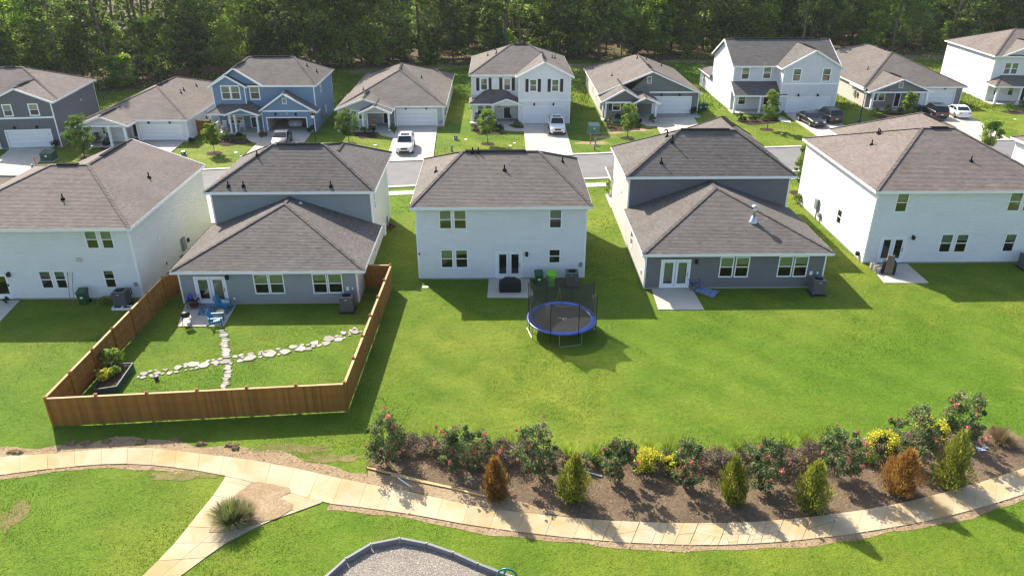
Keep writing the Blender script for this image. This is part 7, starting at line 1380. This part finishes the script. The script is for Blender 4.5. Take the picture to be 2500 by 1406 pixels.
# raised bed plants
bc = np.mean(np.array(bq), axis=0)
for i, (p, w_, h_, m_, lab) in enumerate(((( 262, 936), 1.3, .8, 'leaf_gold', 'lime-yellow leafy plant in the raised bed'), ((285, 930), 1.0, .7, 'leaf_young', 'light green leafy plant at the right of the raised bed'), ((268, 905), 1.3, 1.5, 'leaf_young', 'tall thin plant at the back of the raised bed'), ((292, 900), 1.2, 1.2, 'leaf_young', 'straggly plant at the back right of the raised bed'))): bush('bed_plant', lab, G(*p), w_, h_, 180 + i, m_, 'plants in the raised bed', 'plant', .085, 14, 22, z0=.3)
bush('vine_plant', 'low leafy vine beside the air conditioner of the left white house', G(262, 742), 1.3, .5, 190, 'leaf_young', None, 'plant', .09, 12, 16); tuft('weed_tuft', 'small green weed at the corner of the mulch bed', G(900, 1138), .6, .25, 191, 'leaf_grass', 60, None, 'plant')
bush('potted_plant', 'potted plant by the door of the left white house', G(20, 742), .5, .6, 192, 'leaf_dark', None, 'plant', .05, 10, 26)

# ================================================================== forest
rF = np.random.default_rng(77)
def decid(name, h, w_, low, n, per, leaf, mat, seed, r0=.16, limbs=16, label='x', cat='tree'):
    rg = np.random.default_rng(seed); t = thing(name, label, cat); zz = rg.uniform(low, .98, n); rr = w_ / 2 * np.sin(np.pi * np.clip((zz - low + .12) / (1.15 - low), 0, 1)) ** .6 * np.sqrt(rg.uniform(.08, 1, n)); a = rg.uniform(0, 6.283, n); cl = np.c_[rr * np.cos(a), rr * np.sin(a), zz * h]
    limb_tree(t, rg, cl, h, r0, 'bark', limbs); P, c, d = crown_points(rg, cl, rg.uniform(.7, 1.5, n) * (w_ / 7), per, .6); P[:, 2] = np.maximum(P[:, 2], .2); tn = rg.normal(.45, .18, n)[c] + rg.normal(0, .2, len(c)) + d[:, 2] * .2; put(t, 'crown', leaves(P, leaf, rg, tn, asp=.6), mat); return t
def pine(h, w_, low, n, per, seed):
    rg = np.random.default_rng(seed); t = thing('pine_tree', 'x', 'tree'); zz = rg.uniform(low, .99, n); rr = w_ / 2 * (1.05 - (zz - low) / (1 - low)) ** .6 * np.sqrt(rg.uniform(.1, 1, n)); a = rg.uniform(0, 6.283, n); cl = np.c_[rr * np.cos(a), rr * np.sin(a), zz * h]; limb_tree(t, rg, cl, h, .26, 'pine_bark', 22, (rg.normal() * .012, rg.normal() * .012), frac=.97)
    P, c, d = crown_points(rg, cl, rg.uniform(.8, 1.4, n), per, .5); tn = rg.normal(.45, .15, n)[c] + rg.normal(0, .2, len(c)) + d[:, 2] * .2; put(t, 'crown', leaves(P, .34, rg, tn, asp=.35), 'pine_leaf'); return t
protoA = [decid('broadleaf_tree', 17, 8.5, .10, 120, 42, .26, 'forest_leaf', 1), decid('broadleaf_tree', 20, 9, .16, 130, 42, .28, 'forest_leaf', 2, .2), decid('broadleaf_tree', 15, 8, .06, 110, 42, .25, 'forest_bright', 3), decid('broadleaf_tree', 18, 8, .25, 110, 42, .27, 'forest_leaf', 4, .18)]
protoP = [pine(29, 7, .58, 46, 34, 5), pine(26, 6.5, .52, 46, 34, 6), pine(31, 7, .64, 44, 34, 8)]
protoS = [decid('understorey_tree', 6.5, 4.2, .05, 60, 40, .20, 'forest_leaf', 11, .07, 10), decid('understorey_tree', 5, 3.8, .03, 50, 40, .19, 'forest_bright', 12, .06, 8), decid('understorey_tree', 8, 4.6, .10, 60, 40, .21, 'forest_leaf', 13, .08, 10)]
HN = [(-54, 'slate house'), (-43, 'white one-storey house'), (-29, 'blue house'), (-13.5, 'pale grey house'), (3, 'black-shuttered house'), (20, 'grey-green house'), (38, 'side-gable house'), (58, 'taupe house'), (78, 'right-edge house')]
def behind(x, y): X = x * 100 / y; return min(HN, key=lambda q: abs(q[0] * 100 / 97 - X))[1]
fx = [p[0] for p in smooth_line(FE, 6)]; fy = [p[1] for p in smooth_line(FE, 6)]
def fedge(x): return float(np.interp(x, fx, fy))
taken = []
def spot(d0, d1, xr=(-105, 118), gap=2.6):
    for _ in range(60):
        x = rF.uniform(*xr); y = fedge(x) + rF.uniform(d0, d1)
        if abs(x) > .70 * y * .92 + 14: continue
        if all((x - a) ** 2 + (y - b) ** 2 > gap * gap for a, b in taken): taken.append((x, y)); return x, y
    return None
def row_word(d): return 'at the front of the woods' if d < 7 else 'in the middle of the woods' if d < 20 else 'deep in the woods'
def fplace(protos, p, smin, smax, kinds, grp):
    i = int(rF.integers(len(protos))); s = rF.uniform(smin, smax); d = p[1] - fedge(p[0]); inst(protos[i], (p[0], p[1], 0), rF.uniform(0, 6.28), (s * rF.uniform(.9, 1.1), s * rF.uniform(.9, 1.1), s), '%s %s behind the %s' % (kinds[i], row_word(d), behind(*p)), grp, (rF.normal() * .03, rF.normal() * .03))
KA = ['dense dark broadleaf tree', 'tall broadleaf tree', 'light green broadleaf tree', 'high-crowned broadleaf tree']; KP = ['tall straight pine', 'shorter pine', 'very tall bare-trunked pine']; KS = ['dark understorey tree', 'light green understorey tree', 'slim understorey tree']
# individually placed ones seen in the photograph
for px, py, pr, s, lab in ((60, 215, protoA[2], 1.15, 'large bright green tree at the far left above the slate house'), (835, 165, protoA[2], 1.0, 'bright green tree right of the blue house roof'), (290, 200, protoP[2], 1.05, 'leaning bare pine trunk behind the white one-storey house'), (1117, 133, protoP[0], 1.0, 'dark straight pine trunk left of the black-shuttered house'), (1027, 143, protoP[1], 1.0, 'grey-trunked tree at the bare earth behind the pale grey house'), (1450, 120, protoP[0], .95, 'dark trunk before the sunny clearing right of the shuttered house'), (2130, 128, protoA[2], .95, 'bright green tree behind the taupe house roof'), (1860, 110, protoA[2], .9, 'light green tree above the side-gable roof')):
    c = G(px, py); taken.append(c); o = inst(pr, (*c, 0), rF.uniform(0, 6), s, lab, 'trees picked out along the wood edge')
    if 'leaning' in lab: o.rotation_euler = (0, rad(-9), 1)
for x_, y_, pr, sc_, lab in ((-32, 137.5, 1, 1.5, 'very tall broadleaf tree shading the left of the pale grey roof'), (-26.5, 139.5, 3, 1.6, 'very tall high-crowned tree shading the pale grey roof'), (-38, 134, 1, 1.4, 'very tall broadleaf tree behind the right side of the blue house'), (1.5, 143.5, 3, 1.6, 'very tall tree behind the shuttered house, shading the grey-green roof'), (19, 146, 1, 1.45, 'very tall tree behind the grey-green house'), (44, 148.5, 1, 1.45, 'very tall tree behind the side-gable house')):
    taken.append((x_, y_)); inst(protoA[pr], (x_, y_, 0), rF.uniform(0, 6), sc_, lab, 'trees picked out along the wood edge')
for k in range(54):
    p = spot(0, 9, gap=2.4)
    if p: fplace(protoS, p, .7, 1.25, KS, 'understorey trees of the woods')
for k in range(70):
    p = spot(1.5, 10, gap=3.4)
    if p: fplace(protoA, p, .62, .98, KA, 'broadleaf trees of the woods')
for k in range(38):
    p = spot(0, 14, gap=2.6)
    if p: fplace(protoP, p, .85, 1.1, KP, 'pines of the woods')
for k in range(110):
    p = spot(10, 42, gap=3.0)
    if p: fplace(protoA, p, .5, .78, KA, 'broadleaf trees of the woods')
for k in range(34):
    p = spot(12, 42, gap=2.4)
    if p: fplace(protoP, p, .85, 1.1, KP, 'pines of the woods')
for k in range(50):
    p = spot(9, 34, gap=2.0)
    if p: fplace(protoS, p, .8, 1.3, KS, 'understorey trees of the woods')
for p in protoA + protoP + protoS: drop_tree(p)
# the far wood that reads as one mass
n = 40000; X = rF.uniform(-190, 190, n); dep = rF.uniform(38, 75, n); Y = np.interp(X, fx, fy) + dep; Zz = 13 * rF.random(n) ** .8; put(tag(link('far_woods', None), 'dense far woodland filling the gaps behind the trees', 'woods', kind='stuff'), 'foliage', leaves(np.c_[X, Y, Zz], .75, rF, rF.normal(.4, .25, n)), 'forest_leaf')
# low undergrowth along the wood edge
n = 16000; X = rF.uniform(-110, 125, n); k = np.sin(X * .35) + np.sin(X * .13 + 2) + .6 * np.sin(X * .9); keep = rF.random(n) < np.clip(.35 + .35 * k, .05, 1); X = X[keep]; n = len(X); Y = np.interp(X, fx, fy) - 1.2 + rF.exponential(3.2, n); Zz = np.abs(rF.normal(0, .55, n)); put(tag(link('undergrowth', None), 'low leafy undergrowth along the edge of the woods', 'undergrowth', kind='stuff'), 'foliage', leaves(np.c_[X, Y, Zz + .05], .17, rF, rF.normal(.5, .25, n)), 'forest_bright')

# ================================================================== grass blades on the lawns
def grass(name, label, xr, yr, dens, hgt, wid, seed, k_fr=1.13):
    rg = np.random.default_rng(seed); area = (xr[1] - xr[0]) * (yr[1] - yr[0]); n = int(area * dens); X = rg.uniform(*xr, n); Y = rg.uniform(*yr, n); k = np.abs(X) < .60 * (Y * .9 + 11) * k_fr + 1.5; X, Y = X[k], Y[k]; ok = np.ones(len(X), bool)
    for P in EXCL:
        lo_, hi_ = P.min(0), P.max(0); m = (X > lo_[0]) & (X < hi_[0]) & (Y > lo_[1]) & (Y < hi_[1]) & ok
        if m.any(): idx = np.nonzero(m)[0]; ok[idx[in_poly(P, X[idx], Y[idx])]] = False
    X, Y = X[ok], Y[ok]; n = len(X); clump = .75 + .5 * (np.sin(X * 2.1 + np.sin(Y * 1.3) * 2) * np.sin(Y * 2.4 + np.sin(X * .9) * 2)) * .5 + rg.normal(0, .2, n); rough = np.clip(np.sin(X * .31 + 1.1 * np.sin(Y * .23)) * np.sin(Y * .37 + 1.3 * np.sin(X * .19)) * 1.4, 0, 1); h_ = hgt * np.clip(clump, .35, 1.7) * (1 + .9 * rough); a = rg.uniform(0, 6.283, n); dx, dy = np.cos(a) * wid, np.sin(a) * wid; le = rg.uniform(.2, .9, n) * h_; b_ = rg.uniform(0, 6.283, n)
    V = np.empty((n, 3, 3)); V[:, 0] = np.c_[X - dx, Y - dy, np.full(n, .0)]; V[:, 1] = np.c_[X + dx, Y + dy, np.full(n, .0)]; V[:, 2] = np.c_[X + le * np.cos(b_), Y + le * np.sin(b_), h_]
    o = link(name, fast_mesh(name, V.reshape(-1, 3), np.arange(n * 3).reshape(-1, 3), rg.random(n), 'blade')); tag(o, label, 'grass', kind='stuff'); return n
grass('grass', 'short mown grass of the back lawns', (-46, 50), (17, 50), 210, .03, .017, 1); grass('grass', 'mown grass between and in front of the houses', (-62, 80), (50, 104), 34, .045, .035, 2); grass('grass', 'rough grass behind the far houses', (-80, 105), (104, 150), 12, .22, .07, 3)

# ================================================================== air
hz = MB(); hz.box(-340, 340, -40, 430, -1.5, 46); ho = hz.build('haze', 'lawn'); ho.data.materials.clear(); tag(ho, kind='stuff')
hm = bpy.data.materials.new('haze_air'); hm.use_nodes = True; ht = hm.node_tree; ht.nodes.remove(ht.nodes['Principled BSDF']); pv = ht.nodes.new('ShaderNodeVolumePrincipled'); pv.inputs['Color'].default_value = (.86, .92, 1.0, 1); pv.inputs['Density'].default_value = 0.00011; pv.inputs['Anisotropy'].default_value = .2
ht.links.new(pv.outputs[0], ht.nodes['Material Output'].inputs['Volume']); ho.data.materials.append(hm)
